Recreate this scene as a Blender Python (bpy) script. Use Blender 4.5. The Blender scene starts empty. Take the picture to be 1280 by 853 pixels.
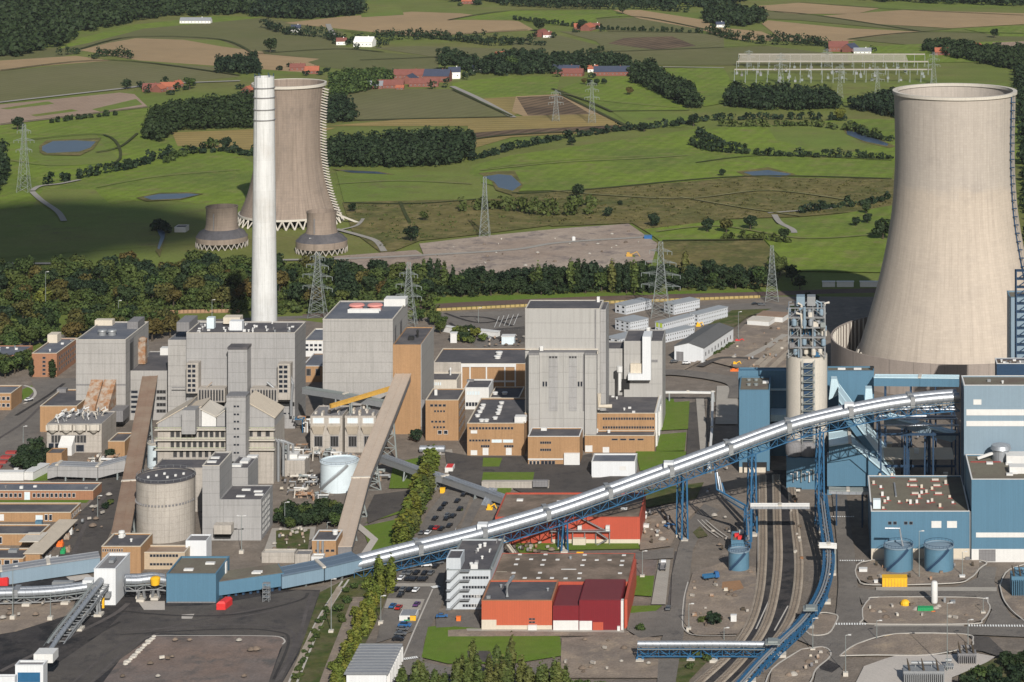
import bpy, math, random
import numpy as np
from mathutils import Vector as V, Matrix
rnd = random.Random(7); npr = np.random.default_rng(5)
C = bpy.context.scene.collection
R = math.radians
# ---- picture geometry: level view camera with a shifted lens, 343 m up
F, H, CX, CY = 2984.0, 343.0, 1010.0, -244.0
def D(r, z=0.0): return F*(H-z)/(r-CY)
def XW(px, Y): return (px-CX)*Y/F
def ZW(py, Y): return H-(py-CY)*Y/F
def G(px, py, z=0.0):
    Y = D(py, z); return V((XW(px, Y), Y, z))
def P(px, py, Y): return V((XW(px, Y), Y, ZW(py, Y)))
def SC(Y): return F/Y                     # pixels per metre at depth Y

# ---- materials
MATS = {}
def srgb(r, g, b):
    f = lambda c: (c/255/12.92 if c <= 10 else ((c/255+.055)/1.055)**2.4)
    return (f(r), f(g), f(b))
class NT:
    def __init__(s, name):
        s.m = bpy.data.materials.new(name); s.m.use_nodes = True
        s.t = s.m.node_tree; s.b = s.t.nodes['Principled BSDF']
    def n(s, typ, **kw):
        o = s.t.nodes.new(typ)
        for k, v in kw.items(): setattr(o, k, v)
        return o
    def l(s, a, b): s.t.links.new(a, b)
    def mixc(s, fac, a, b, mode='MIX'):
        m = s.n('ShaderNodeMix', data_type='RGBA', blend_type=mode)
        for i, x in ((0, fac), (6, a), (7, b)):
            if hasattr(x, 'is_output') or isinstance(x, bpy.types.NodeSocket): s.l(x, m.inputs[i])
            elif i == 0: m.inputs[0].default_value = x
            else: m.inputs[i].default_value = (*x[:3], 1)
        return m.outputs[2]
    def noise(s, vec, scale, det=4, rough=.6):
        o = s.n('ShaderNodeTexNoise'); o.inputs['Scale'].default_value = scale
        o.inputs['Detail'].default_value = det; o.inputs['Roughness'].default_value = rough
        if vec is not None: s.l(vec, o.inputs['Vector'])
        return o.outputs['Fac']
    def ramp(s, fac, a, b):
        o = s.n('ShaderNodeMapRange'); o.inputs[1].default_value = a; o.inputs[2].default_value = b
        s.l(fac, o.inputs[0]); return o.outputs[0]
    def math(s, op, a, b=None):
        o = s.n('ShaderNodeMath', operation=op)
        for i, x in enumerate((a, b)):
            if x is None: continue
            if isinstance(x, bpy.types.NodeSocket): s.l(x, o.inputs[i])
            else: o.inputs[i].default_value = x
        return o.outputs[0]
    def bump(s, h, st, dist=.1):
        o = s.n('ShaderNodeBump'); o.inputs['Strength'].default_value = st; o.inputs['Distance'].default_value = dist
        s.l(h, o.inputs['Height']); s.l(o.outputs[0], s.b.inputs['Normal'])
def k(c, f): return tuple(max(0, min(1, x*f)) for x in c[:3])
def wallvec(N, sx=1., sz=1.):
    g = N.n('ShaderNodeNewGeometry'); sp = N.n('ShaderNodeSeparateXYZ'); N.l(g.outputs['Position'], sp.inputs[0])
    h = N.math('ADD', sp.outputs[0], sp.outputs[1]); cb = N.n('ShaderNodeCombineXYZ')
    N.l(N.math('MULTIPLY', h, sx), cb.inputs[0]); N.l(N.math('MULTIPLY', sp.outputs[2], sz), cb.inputs[1])
    return cb.outputs[0]
def mat(name, col, rough=.85, metal=0., var=.12, scale=.15, fine=1.2, panel=None, seam=.75, corr=0, streak=0., col2=None, mix=(.45, .7), bump=0.):
    """plain weathered surface: two tones of noise, optional panel joints, corrugation and rain streaks"""
    if name in MATS: return MATS[name]
    N = NT(name); g = N.n('ShaderNodeNewGeometry'); pos = g.outputs['Position']
    c = N.mixc(N.noise(pos, scale, 5), k(col, 1-var), k(col, 1+var))
    c = N.mixc(N.ramp(N.noise(pos, fine, 3), .35, .7), c, N.mixc(1., c, (1-var,)*3, 'MULTIPLY'))
    if col2 is not None:
        c = N.mixc(N.ramp(N.noise(pos, scale*.7, 6), *mix), c, col2)
    if streak:
        w = wallvec(N, .9, .035); c = N.mixc(N.ramp(N.noise(w, 1.0, 5, .7), .45, .75), c, N.mixc(1., c, (1-streak, 1-streak, 1-streak*1.05), 'MULTIPLY'))
    if panel:
        bt = N.n('ShaderNodeTexBrick'); N.l(wallvec(N), bt.inputs['Vector'])
        bt.inputs['Scale'].default_value = 1; bt.inputs['Brick Width'].default_value = panel[0]; bt.inputs['Row Height'].default_value = panel[1]
        bt.inputs['Mortar Size'].default_value = panel[2] if len(panel) > 2 else .12; bt.offset = 0
        bt.inputs['Color1'].default_value = (1, 1, 1, 1); bt.inputs['Color2'].default_value = (.955, .955, .955, 1); bt.inputs['Mortar'].default_value = (seam, seam, seam, 1)
        c = N.mixc(1., c, bt.outputs['Color'], 'MULTIPLY')
    if corr:
        w = N.n('ShaderNodeTexWave'); w.inputs['Scale'].default_value = corr; N.l(wallvec(N), w.inputs['Vector'])
        c = N.mixc(N.math('MULTIPLY', w.outputs['Fac'], .16), c, N.mixc(1., c, (.55,)*3, 'MULTIPLY')); N.bump(w.outputs['Fac'], .3, .05)
    elif bump:
        N.bump(N.noise(pos, fine, 4), bump, .3)
    N.l(c, N.b.inputs['Base Color']); N.b.inputs['Roughness'].default_value = rough; N.b.inputs['Metallic'].default_value = metal
    N.b.inputs['Specular IOR Level'].default_value = .3 if rough > .5 else .5
    MATS[name] = N.m; return N.m
def groundmat(name, col, col2, var=.2, s1=.012, s2=.12, s3=1.2, mix=(.4, .65), stripe=None, col3=None, mix3=(.55, .7), bump=.4):
    if name in MATS: return MATS[name]
    N = NT(name); g = N.n('ShaderNodeNewGeometry'); pos = g.outputs['Position']
    c = N.mixc(N.ramp(N.noise(pos, s1, 6), *mix), col, col2)
    if col3 is not None: c = N.mixc(N.ramp(N.noise(pos, s2*.6, 6, .7), *mix3), c, col3)
    c = N.mixc(N.ramp(N.noise(pos, s2, 6), .3, .7), N.mixc(1., c, (1-var,)*3, 'MULTIPLY'), c)
    f = N.ramp(N.noise(pos, s3, 3), .3, .7)
    c = N.mixc(f, N.mixc(1., c, (1-var*.9,)*3, 'MULTIPLY'), c)
    if stripe:
        mp = N.n('ShaderNodeMapping'); mp.inputs['Rotation'].default_value = (0, 0, R(stripe[1])); N.l(pos, mp.inputs[0])
        w = N.n('ShaderNodeTexWave'); w.inputs['Scale'].default_value = stripe[0]; w.inputs['Distortion'].default_value = 1.5; w.inputs['Detail'].default_value = 2
        N.l(mp.outputs[0], w.inputs['Vector']); c = N.mixc(N.math('MULTIPLY', w.outputs['Fac'], stripe[2]), c, N.mixc(1., c, (.45, .45, .45), 'MULTIPLY'))
    if bump: N.bump(f, bump, .4)
    N.l(c, N.b.inputs['Base Color']); N.b.inputs['Roughness'].default_value = .95; N.b.inputs['Specular IOR Level'].default_value = .15
    MATS[name] = N.m; return N.m
def leafmat(name, c1, c2, c3):
    if name in MATS: return MATS[name]
    N = NT(name); g = N.n('ShaderNodeNewGeometry'); oi = N.n('ShaderNodeObjectInfo')
    c = N.mixc(g.outputs['Random Per Island'], c1, c2)
    c = N.mixc(N.ramp(oi.outputs['Random'], .3, 1.), c, c3)
    c = N.mixc(N.ramp(N.noise(g.outputs['Position'], .07, 3), .4, .65), c, N.mixc(1., c, (.62, .7, .7), 'MULTIPLY'))
    N.l(c, N.b.inputs['Base Color']); N.b.inputs['Roughness'].default_value = .7; N.b.inputs['Specular IOR Level'].default_value = .2
    MATS[name] = N.m; return N.m

# ---- mesh builder
class MB:
    def __init__(s): s.v = []; s.f = []; s.mi = []
    def add(s, vs, fs, mi=0):
        b = len(s.v); s.v += [tuple(x) for x in vs]; s.f += [tuple(i+b for i in q) for q in fs]; s.mi += [mi]*len(fs); return s
    def box(s, x0, x1, y0, y1, z0, z1, mi=0):
        return s.add([(x0, y0, z0), (x1, y0, z0), (x1, y1, z0), (x0, y1, z0), (x0, y0, z1), (x1, y0, z1), (x1, y1, z1), (x0, y1, z1)],
                     [(0, 1, 5, 4), (1, 2, 6, 5), (2, 3, 7, 6), (3, 0, 4, 7), (4, 5, 6, 7), (3, 2, 1, 0)], mi)
    def prism(s, poly, z0, z1, mi=0):
        n = len(poly); a = sum(poly[i][0]*poly[(i+1) % n][1]-poly[(i+1) % n][0]*poly[i][1] for i in range(n))
        if a < 0: poly = list(poly)[::-1]
        return s.add([(p[0], p[1], z0) for p in poly]+[(p[0], p[1], z1) for p in poly],
                     [(i, (i+1) % n, n+(i+1) % n, n+i) for i in range(n)]+[tuple(range(n, 2*n)), tuple(range(n-1, -1, -1))], mi)
    def hexa(s, b, t, mi=0):               # four bottom + four top corners, same order (counter clockwise from above)
        return s.add(list(b)+list(t), [(0, 1, 5, 4), (1, 2, 6, 5), (2, 3, 7, 6), (3, 0, 4, 7), (4, 5, 6, 7), (3, 2, 1, 0)], mi)
    def bar(s, p, q, w, h=None, mi=0, up=V((0, 0, 1))):
        p = V(p); q = V(q); h = h or w; d = (q-p).normalized()
        if abs(d.dot(up)) > .98: up = V((0, 1, 0))
        a = d.cross(up).normalized()*w/2; b = a.cross(d).normalized()*h/2
        c = [p-a-b, p+a-b, p+a+b, p-a+b, q-a-b, q+a-b, q+a+b, q-a+b]
        return s.add(c, [(0, 1, 5, 4), (1, 2, 6, 5), (2, 3, 7, 6), (3, 0, 4, 7), (4, 5, 6, 7), (3, 2, 1, 0)], mi)
    def tube(s, pts, r, n=10, mi=0, cap=True):
        pts = [V(p) for p in pts]; m = len(pts); rr = r if isinstance(r, (list, tuple)) else [r]*m; vs = []
        for i, p in enumerate(pts):
            d = (pts[min(i+1, m-1)]-pts[max(i-1, 0)]).normalized(); up = V((0, 0, 1)) if abs(d.z) < .95 else V((0, 1, 0))
            a = d.cross(up).normalized(); b = a.cross(d).normalized()
            vs += [p+a*rr[i]*math.cos(6.2832*j/n)+b*rr[i]*math.sin(6.2832*j/n) for j in range(n)]
        fs = [(i*n+j, i*n+(j+1) % n, (i+1)*n+(j+1) % n, (i+1)*n+j) for i in range(m-1) for j in range(n)]
        if cap: fs += [tuple(range(n-1, -1, -1)), tuple(range((m-1)*n, m*n))]
        return s.add(vs, fs, mi)
    def lathe(s, c, prof, n=32, mi=0, cap=True, ph=0.):
        vs = [(c[0]+r*math.cos(6.28318*j/n+ph), c[1]+r*math.sin(6.28318*j/n+ph), c[2]+z) for r, z in prof for j in range(n)]; m = len(prof)
        fs = [(i*n+j, i*n+(j+1) % n, (i+1)*n+(j+1) % n, (i+1)*n+j) for i in range(m-1) for j in range(n)]
        if cap: fs += [tuple(range((m-1)*n, m*n))]
        return s.add(vs, fs, mi)
    def build(s, name, mats, parent=None, smooth=False):
        o = wl(parent) if parent else V((0, 0, 0))
        me = bpy.data.meshes.new(name); me.from_pydata([(a-o.x, b-o.y, c-o.z) for a, b, c in s.v], [], s.f)
        mats = mats if isinstance(mats, (list, tuple)) else [mats]
        for m in mats: me.materials.append(m)
        if len(mats) > 1: me.polygons.foreach_set('material_index', s.mi)
        if smooth:
            me.shade_smooth()
            if smooth != 2: me.set_sharp_from_angle(angle=R(40))
        return link(name, me, parent)
def wl(o):
    w = V(o.location)
    while o.parent: o = o.parent; w += V(o.location)
    return w
def link(name, me, parent=None):
    o = bpy.data.objects.new(name, me); C.objects.link(o)
    if parent: o.parent = parent
    return o
def tag(o, label=None, cat=None, group=None, kind=None):
    for a, b in (('label', label), ('category', cat), ('group', group), ('kind', kind)):
        if b: o[a] = b
    return o
def E(name, label, cat, loc=(0, 0, 0), group=None):
    o = bpy.data.objects.new(name, None); C.objects.link(o); o.location = loc; o.empty_display_size = 1
    return tag(o, label, cat, group)
def dup(o, parent=None):
    c = o.copy(); C.objects.link(c)
    if parent: c.parent = parent
    for ch in list(o.children): dup(ch, c)
    return c
LAYER = [0]
def sheet(name, m, pts, z, world=False):
    """a flat ground surface given by its outline"""
    pts = [(p[0], p[1]) if world else tuple(G(p[0], p[1]))[:2] for p in pts]
    mb = MB(); n = len(pts)
    a = sum(pts[i][0]*pts[(i+1) % n][1]-pts[(i+1) % n][0]*pts[i][1] for i in range(n))
    if a < 0: pts = pts[::-1]
    mb.add([(p[0], p[1], z) for p in pts], [tuple(range(n))])
    return tag(mb.build(name, m), kind='structure')
def smooth_path(pts, n=6):
    pts = [V(p) for p in pts]; out = []
    for i in range(len(pts)-1):
        p0, p1, p2, p3 = pts[max(i-1, 0)], pts[i], pts[i+1], pts[min(i+2, len(pts)-1)]
        for j in range(n):
            t = j/n; out.append(.5*((2*p1)+(p2-p0)*t+(2*p0-5*p1+4*p2-p3)*t*t+(3*p1-p0-3*p2+p3)*t**3))
    return out+[pts[-1]]
def strip(name, m, px, w, z, world=False, n=6):
    c = smooth_path([V((p[0], p[1], 0)) if world else G(*p) for p in px], n); mb = MB(); vs = []
    for i, p in enumerate(c):
        d = (c[min(i+1, len(c)-1)]-c[max(i-1, 0)]).normalized(); a = V((-d.y, d.x, 0))*w/2
        vs += [p+a+V((0, 0, z)), p-a+V((0, 0, z))]
    mb.add(vs, [(2*i+1, 2*i+3, 2*i+2, 2*i) for i in range(len(c)-1)])
    return tag(mb.build(name, m), kind='structure')
# ---- palette
GREY = mat('grey_panel_wall', (.345, .332, .318), .8, var=.1, scale=.06, panel=(60, 5.6, .22), seam=.78, streak=.24)
GREY2 = mat('grey_sheet_wall', (.315, .308, .305), .7, var=.08, scale=.05, panel=(60, 5.5, .2), seam=.8, streak=.24)
TOWERCLAD = mat('pale_sheet_wall', (.36, .35, .335), .65, var=.06, scale=.05, panel=(60, 8.2, .2), seam=.8, streak=.2)
GREYDK = mat('dark_grey_wall', (.2, .195, .2), .8, var=.12, scale=.1, panel=(1.5, 4, .1), seam=.8, streak=.15)
CONC = mat('weathered_concrete', (.40, .365, .325), .9, var=.13, scale=.08, panel=(4, 3, .1), seam=.8, streak=.32)
CONCW = mat('pale_concrete', (.52, .48, .42), .9, var=.1, scale=.1, streak=.15)
WHITE = mat('white_sheet', (.62, .635, .65), .6, var=.04, scale=.1, panel=(1.2, 40, .05), seam=.88, streak=.05)
WHITEP = mat('white_paint', (.6, .595, .58), .6, var=.06, scale=.2, streak=.08)
CREAM = mat('cream_render', (.55, .49, .4), .85, var=.08, streak=.1)
OCHRE = mat('ochre_brick', (.36, .215, .112), .9, var=.1, scale=.12, panel=(1.2, .6, .05), seam=.85, streak=.2)
RUSTB = mat('red_brown_brick', (.33, .165, .095), .9, var=.12, scale=.15, panel=(1.2, .6, .06), seam=.82, streak=.12)
BEIGE = mat('beige_brick', (.44, .35, .25), .9, var=.1, scale=.15, panel=(1.5, .8, .05), seam=.86, streak=.1)
RED = mat('orange_red_sheet', (.42, .078, .045), .6, var=.07, scale=.1, panel=(1, 50, .06), seam=.84, streak=.08)
RED2 = mat('vermilion_sheet', (.44, .1, .05), .6, var=.06, scale=.1, panel=(1, 50, .06), seam=.85, streak=.08)
WINE = mat('dark_red_sheet', (.17, .013, .02), .6, var=.1, scale=.1, panel=(.9, 50, .06), seam=.8)
WINER = mat('dark_red_roof', (.16, .032, .038), .75, var=.15, scale=.1, panel=(.9, 50, .06), seam=.8)
BLUE = mat('blue_cladding', (.082, .175, .255), .55, var=.06, scale=.04, panel=(1.1, 60, .05), seam=.88, streak=.08)
BLUE2 = mat('grey_blue_cladding', (.20, .27, .33), .55, var=.05, scale=.04, panel=(1.1, 60, .05), seam=.9, streak=.08)
BLUEL = mat('light_blue_sheet', (.46, .60, .66), .5, var=.06, scale=.05, panel=(1.5, 60, .06), seam=.88)
STEELB = mat('blue_steel_paint', (.018, .10, .21), .5, var=.15, scale=.3, streak=.1)
STEELD = mat('dark_blue_steel', (.02, .05, .1), .6, var=.2, scale=.3)
STEELG = mat('grey_steel', (.27, .28, .29), .5, .3, var=.15, scale=.3)
GALV = mat('galvanised_lattice', (.24, .265, .26), .6, .2, var=.1)
SILVER = mat('silver_sheet', (.42, .445, .48), .5, .65, var=.12, scale=.15, panel=(3, 90, .16), seam=.72, streak=.15)
TANKW = mat('pale_blue_tank', (.6, .68, .72), .5, var=.05, scale=.1, panel=(3, 2, .06), seam=.92, streak=.1)
TANKB = mat('blue_tank', (.09, .19, .27), .45, var=.08, scale=.1, panel=(3, 2, .06), seam=.9, streak=.1)
FELT = mat('roof_felt', (.085, .082, .09), .9, var=.2, scale=.12, fine=.5, panel=(7, 7, .1), seam=.85, col2=(.13, .12, .12))
FELTB = mat('blue_grey_felt', (.105, .115, .14), .9, var=.18, scale=.1, fine=.5, col2=(.15, .155, .17))
GRAVR = mat('gravel_roof', (.23, .175, .135), .95, var=.28, scale=.1, fine=.8, col2=(.11, .085, .065), mix=(.42, .6))
GRAVB = mat('olive_gravel_roof', (.16, .145, .11), .95, var=.2, scale=.1, fine=.9, col2=(.12, .09, .075))
CORRG = mat('grey_corrugated_roof', (.24, .25, .27), .7, var=.15, scale=.1, corr=.6, streak=0)
BROWNR = mat('brown_gallery_roof', (.26, .175, .125), .85, var=.14, scale=.08, fine=.6, col2=(.3, .23, .17))
TANR = mat('tan_gallery_roof', (.44, .36, .29), .85, var=.1, scale=.08, fine=.6)
RUST = mat('rusty_steel', (.29, .145, .07), .85, var=.3, scale=.4, fine=1.5, col2=(.33, .28, .23), mix=(.4, .6))
REDK = mat('dull_red_roof_kerb', (.28, .05, .045), .8, var=.2)
GLASS = mat('dark_glass', (.02, .025, .035), .15, var=.3, scale=.2)
BLACK = mat('black_rubber', (.02, .02, .02), .8)
YEL = mat('yellow_paint', (.75, .42, .02), .6, var=.1, scale=.4)
YELC = mat('ochre_yellow_steel', (.5, .29, .06), .7, var=.2, scale=.4)
GREEN = mat('green_paint', (.02, .28, .1), .6, var=.1, scale=.4)
ORANGE = mat('orange_paint', (.7, .16, .03), .6, var=.1, scale=.4)
REDP = mat('red_paint', (.6, .03, .03), .5, var=.1, scale=.4)
TILE = mat('orange_roof_tiles', (.36, .115, .065), .85, var=.2, scale=.2)
TILEB = mat('brown_roof_tiles', (.2, .075, .06), .85, var=.2, scale=.2)
SLATE = mat('slate_roof', (.05, .06, .095), .7, var=.2, scale=.2)
PAVE = mat('pale_paving', (.36, .33, .29), .95, var=.15, scale=.15, panel=(3, 500, .08), seam=.8)
KERB = mat('kerb_stone', (.45, .42, .38), .9, var=.1)
PAINTW = mat('road_paint', (.75, .75, .73), .8, var=.1)
BARK = mat('bark', (.07, .055, .04), .95, var=.25, scale=.6)
# ---- windows: one shared mesh per kind, scaled for each opening
def winmesh(name, fr, gl, bars=0):
    mb = MB(); t = .07
    mb.box(-.5, -.5+t, -.09, 0, -.5, .5).box(.5-t, .5, -.09, 0, -.5, .5).box(-.5+t, .5-t, -.09, 0, -.5, -.5+t).box(-.5+t, .5-t, -.09, 0, .5-t, .5)
    for i in range(bars):
        x = -.5+(i+1)/(bars+1); mb.box(x-.02, x+.02, -.09, 0, -.5+t, .5-t)
    mb.box(-.5+t, .5-t, -.03, 0, -.5+t, .5-t, 1)
    me = bpy.data.meshes.new(name); me.from_pydata(mb.v, [], mb.f)
    me.materials.append(fr); me.materials.append(gl); me.polygons.foreach_set('material_index', mb.mi); return me
WIN = winmesh('window', WHITEP, GLASS); WIND = winmesh('window', GREYDK, GLASS); WIN3 = winmesh('window', WHITEP, GLASS, 2)
DOOR = winmesh('door', WHITEP, WHITEP); GATE = winmesh('gate', GREYDK, GREYDK); PANEL = winmesh('panel', WHITEP, TANKW); OPEN = winmesh('louvre', GREYDK, BLACK, 2); DOORR = winmesh('door', RED, RED)
class Bld:
    """box building: X0..X1 wide, Y0 (front)..Y1 deep, Z0..Z1 high"""
    def __init__(s, name, label, X0, X1, Y0, Y1, Z1, wm, rm, cat='building', Z0=0., par=.7, coping=None, group=None):
        s.X0, s.X1, s.Y0, s.Y1, s.Z0, s.Z1 = X0, X1, Y0, Y1, Z0, Z1
        s.e = E(name, label, cat, ((X0+X1)/2, (Y0+Y1)/2, Z0), group)
        s.block(X0, X1, Y0, Y1, Z0, Z1, wm, rm, par, coping)
    def block(s, X0, X1, Y0, Y1, Z0, Z1, wm, rm, par=.7, coping=None):
        t = .4; mb = MB()
        mb.box(X0, X1, Y0, Y1, Z0, Z1-par)
        if par > .1:
            mb.box(X0, X1, Y0, Y0+t, Z1-par, Z1).box(X0, X1, Y1-t, Y1, Z1-par, Z1).box(X0, X0+t, Y0+t, Y1-t, Z1-par, Z1).box(X1-t, X1, Y0+t, Y1-t, Z1-par, Z1)
        mb.build('wall', wm, s.e)
        r = MB(); r.box(X0+t+.01, X1-t-.01, Y0+t+.01, Y1-t-.01, Z1-par+.01, Z1-par+.18).build('roof', rm, s.e)
        if coping is not None:
            c = MB(); o = .12; c.box(X0-o, X1+o, Y0-o, Y0+t+o, Z1+.003, Z1+.22).box(X0-o, X1+o, Y1-t-o, Y1+o, Z1+.003, Z1+.22).box(X0-o, X0+t+o, Y0+t+o, Y1-t-o, Z1+.003, Z1+.22).box(X1-t-o, X1+o, Y0+t+o, Y1-t-o, Z1+.003, Z1+.22)
            c.build('coping', coping, s.e)
    def wx(s, me, x, z, w, h, Y=None, name=None):
        o = link(name or me.name.split('.')[0], me, s.e); o.location = V((x, (s.Y0 if Y is None else Y)-.01, z))-wl(s.e); o.scale = (w, 1, h); return o
    def win(s, a, b, t, u, n, me=None, gap=.25, Y=None, rows=1):
        """n windows between pixel columns a..b, rows between pixel rows t..u of the front"""
        Y = s.Y0 if Y is None else Y; x0, x1 = XW(a, Y), XW(b, Y); z0, z1 = ZW(u, Y), ZW(t, Y)
        w = (x1-x0)/n; h = (z1-z0)/rows
        for j in range(rows):
            for i in range(n): s.wx(me or WIN, x0+w*(i+.5), z0+h*(j+.5), w*(1-gap), h*(1 if rows == 1 else .55), Y)
    def rwin(s, y0, y1, z0, z1, n, me=None, gap=.3, X=None, rows=1):
        w = (y1-y0)/n; h = (z1-z0)/rows
        for j in range(rows):
            for i in range(n):
                o = link((me or WIN).name.split('.')[0], me or WIN, s.e); o.location = V(((s.X1 if X is None else X)+.01, y0+w*(i+.5), z0+h*(j+.5)))-wl(s.e)
                o.rotation_euler.z = R(90); o.scale = (w*(1-gap), 1, h*(1 if rows == 1 else .55))
    def part(s, name, m, mb, smooth=False): return mb.build(name, m, s.e, smooth)
    def pbox(s, name, m, a, b, t, u, Yf, Yb, mi=0):
        """box part whose front face covers pixels a..b, t..u at depth Yf and reaches back to Yb"""
        return MB().box(XW(a, Yf), XW(b, Yf), Yf, Yb, ZW(u, Yf), ZW(t, Yf)).build(name, m, s.e)
    def rbox(s, name, m, px, py, w, d, h, z=None):
        """box standing on the roof at the pixel of its base centre"""
        z = (s.Z1-.5) if z is None else z; p = G(px, py, z)
        return MB().box(p.x-w/2, p.x+w/2, p.y-d/2, p.y+d/2, z-.05, z+h).build(name, m, s.e)
    def rvent(s, name, m, px, py, r, h, z=None):
        z = (s.Z1-.5) if z is None else z; p = G(px, py, z)
        mb = MB(); mb.lathe(p, [(r, -.05), (r, h*.7), (r*1.25, h*.75), (r*1.1, h), (r*.3, h*1.1)], 12); return mb.build(name, m, s.e, True)
    def ridge_clutter(s, n, seed, z=None, X0=None, X1=None, Y0=None, Y1=None):
        r = random.Random(seed); z = s.Z1-.5 if z is None else z
        X0 = s.X0+2 if X0 is None else X0; X1 = s.X1-2 if X1 is None else X1; Y0 = s.Y0+2 if Y0 is None else Y0; Y1 = s.Y1-2 if Y1 is None else Y1
        for i in range(n):
            x, y = r.uniform(X0, X1), r.uniform(Y0, Y1); q = r.random(); mb = MB()
            if q < .4: mb.box(x-.8, x+.8, y-.6, y+.6, z-.05, z+r.uniform(.5, 1.3)); nm = 'roof_hatch'
            elif q < .75: mb.lathe((x, y, z), [(.45, -.05), (.45, .9), (.7, 1.), (.5, 1.3)], 10); nm = 'roof_vent'
            else: mb.box(x-.3, x+.3, y-2, y+2, z-.05, z+.5).box(x-.2, x+.2, y-2, y-1.6, z+.5, z+1.4); nm = 'roof_duct'
            mb.build(nm, r.choice([WHITEP, STEELG, GREYDK, WHITEP]), s.e)
def bld(name, label, a, b, t, u, r, wm, rm, Yf=None, Yb=None, **kw):
    """front face = pixels a..b, t..u (u on the ground); r = pixel row of the roof's rear edge"""
    Y0 = D(u) if Yf is None else Yf; z = ZW(t, Y0); Y1 = F*(H-z)/(r-CY) if Yb is None else Yb
    return Bld(name, label, XW(a, Y0), XW(b, Y0), Y0, Y1, z, wm, rm, **kw)
# ---- trees
LEAF = dict(
 green=leafmat('leaf_green', (.024, .046, .013), (.075, .108, .026), (.07, .085, .02)),
 dark=leafmat('leaf_dark', (.009, .02, .011), (.027, .046, .018), (.026, .042, .013)),
 warm=leafmat('leaf_autumn', (.05, .052, .014), (.095, .085, .022), (.1, .066, .018)),
 lime=leafmat('leaf_bright', (.06, .088, .012), (.15, .175, .032), (.15, .145, .022)),
 poplar=leafmat('leaf_poplar', (.04, .06, .013), (.10, .125, .032), (.11, .11, .03)))
def cluster(cs, n, size, shell=.55, squash=.8):
    """n leaf-clump faces spread through lobes cs = [(x,y,z,rx,ry,rz)]"""
    cs = np.array(cs); wgt = cs[:, 3]*cs[:, 4]; i = npr.choice(len(cs), n, p=wgt/wgt.sum()); L = cs[i]
    d = npr.normal(size=(n, 3)); d /= np.linalg.norm(d, axis=1)[:, None]
    rr = (shell+(1.06-shell)*npr.random(n)**.6)[:, None]; p = L[:, :3]+d*L[:, 3:]*rr
    nn = d+npr.normal(size=(n, 3))*.36+np.array((0, 0, .25)); nn /= np.linalg.norm(nn, axis=1)[:, None]
    t = np.cross(nn, npr.normal(size=(n, 3))); t /= np.linalg.norm(t, axis=1)[:, None]; b = np.cross(nn, t)
    sz = (size*(.6+.8*npr.random(n)))[:, None]; sb = sz*(.6+.5*npr.random(n))[:, None]
    bend = nn*sz*.2
    return np.stack([p-t*sz-bend, p-b*sb+bend*.3, p+t*sz-bend, p+b*sb+bend*.3], 1).reshape(-1, 3)
def quadmesh(name, v, m):
    me = bpy.data.meshes.new(name); n = len(v)//4
    me.vertices.add(len(v)); me.vertices.foreach_set('co', v.astype(np.float32).ravel())
    me.loops.add(4*n); me.loops.foreach_set('vertex_index', np.arange(4*n, dtype=np.int32))
    me.polygons.add(n); me.polygons.foreach_set('loop_start', np.arange(0, 4*n, 4, dtype=np.int32))
    me.materials.append(m); me.update(); me.validate(); return me
def trunk_mesh(h, r, top, seed):
    q = random.Random(seed); mb = MB(); mb.tube([(0, 0, -.3), (q.uniform(-.2, .2), .1, h*.5), (q.uniform(-.4, .4), 0, h)], [r*1.3, r, r*.6], 7)
    for i in range(5):
        a = q.uniform(0, 6.28); mb.tube([(0, 0, h*q.uniform(.6, .95)), (math.cos(a)*top*.4, math.sin(a)*top*.4, h*1.25), (math.cos(a)*top*.75, math.sin(a)*top*.75, h*1.7)], [r*.5, r*.32, r*.12], 5)
    me = bpy.data.meshes.new('trunk'); me.from_pydata(mb.v, [], mb.f); me.materials.append(BARK); return me
def crown_broad(w, h, seed, m, n=760, size=.6):
    q = random.Random(seed); cs = [(0, 0, h*.58, w*.36, w*.36, h*.34)]
    for i in range(9):
        a = i*2.4+q.random(); rr = w*q.uniform(.2, .36); cs.append((math.cos(a)*rr, math.sin(a)*rr, h*q.uniform(.38, .82), w*q.uniform(.15, .24), w*q.uniform(.15, .24), h*q.uniform(.12, .2)))
    return quadmesh('crown', cluster(cs, n, size), m)
def crown_col(w, h, seed, m, n=420, size=.6):
    q = random.Random(seed); cs = []
    for i in range(9):
        t = (i+.5)/9; ww = w*.5*(math.sin(math.pi*min(1, t*.92+.12))**.6)*q.uniform(.75, 1.05); cs.append((q.uniform(-.3, .3), q.uniform(-.3, .3), h*(.06+.92*t), ww, ww, h*.1))
    return quadmesh('crown', cluster(cs, n, size, .4), m)
TP = {}
def proto(kind, leaf, var):
    key = (kind, leaf, var)
    if key in TP: return TP[key]
    s = hash((var*7+len(kind)*13+len(leaf)*5)) % 1000
    if kind == 'broad': d = (trunk_mesh(4, .4, 4, s), crown_broad(10, 11, s, LEAF[leaf]))
    elif kind == 'bush': d = (trunk_mesh(1, .15, 1.5, s), crown_broad(5, 4, s, LEAF[leaf], 300, .42))
    else: d = (trunk_mesh(8, .25, .8, s), crown_col(4.2, 16, s, LEAF[leaf]))
    TP[key] = d; return d
TREES = [0]
def tree(name, label, loc, kind='broad', leaf='green', s=1., sz=None, group=None, cat='tree', var=None):
    t, c = proto(kind, leaf, rnd.randrange(4) if var is None else var)
    e = E(name, label, cat, loc, group); e.rotation_euler.z = rnd.uniform(0, 6.28); e.scale = (s, s, sz or s)
    link('trunk' if kind != 'bush' else 'stem', t, e); link('crown' if kind != 'bush' else 'foliage', c, e); TREES[0] += 1; return e
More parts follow.
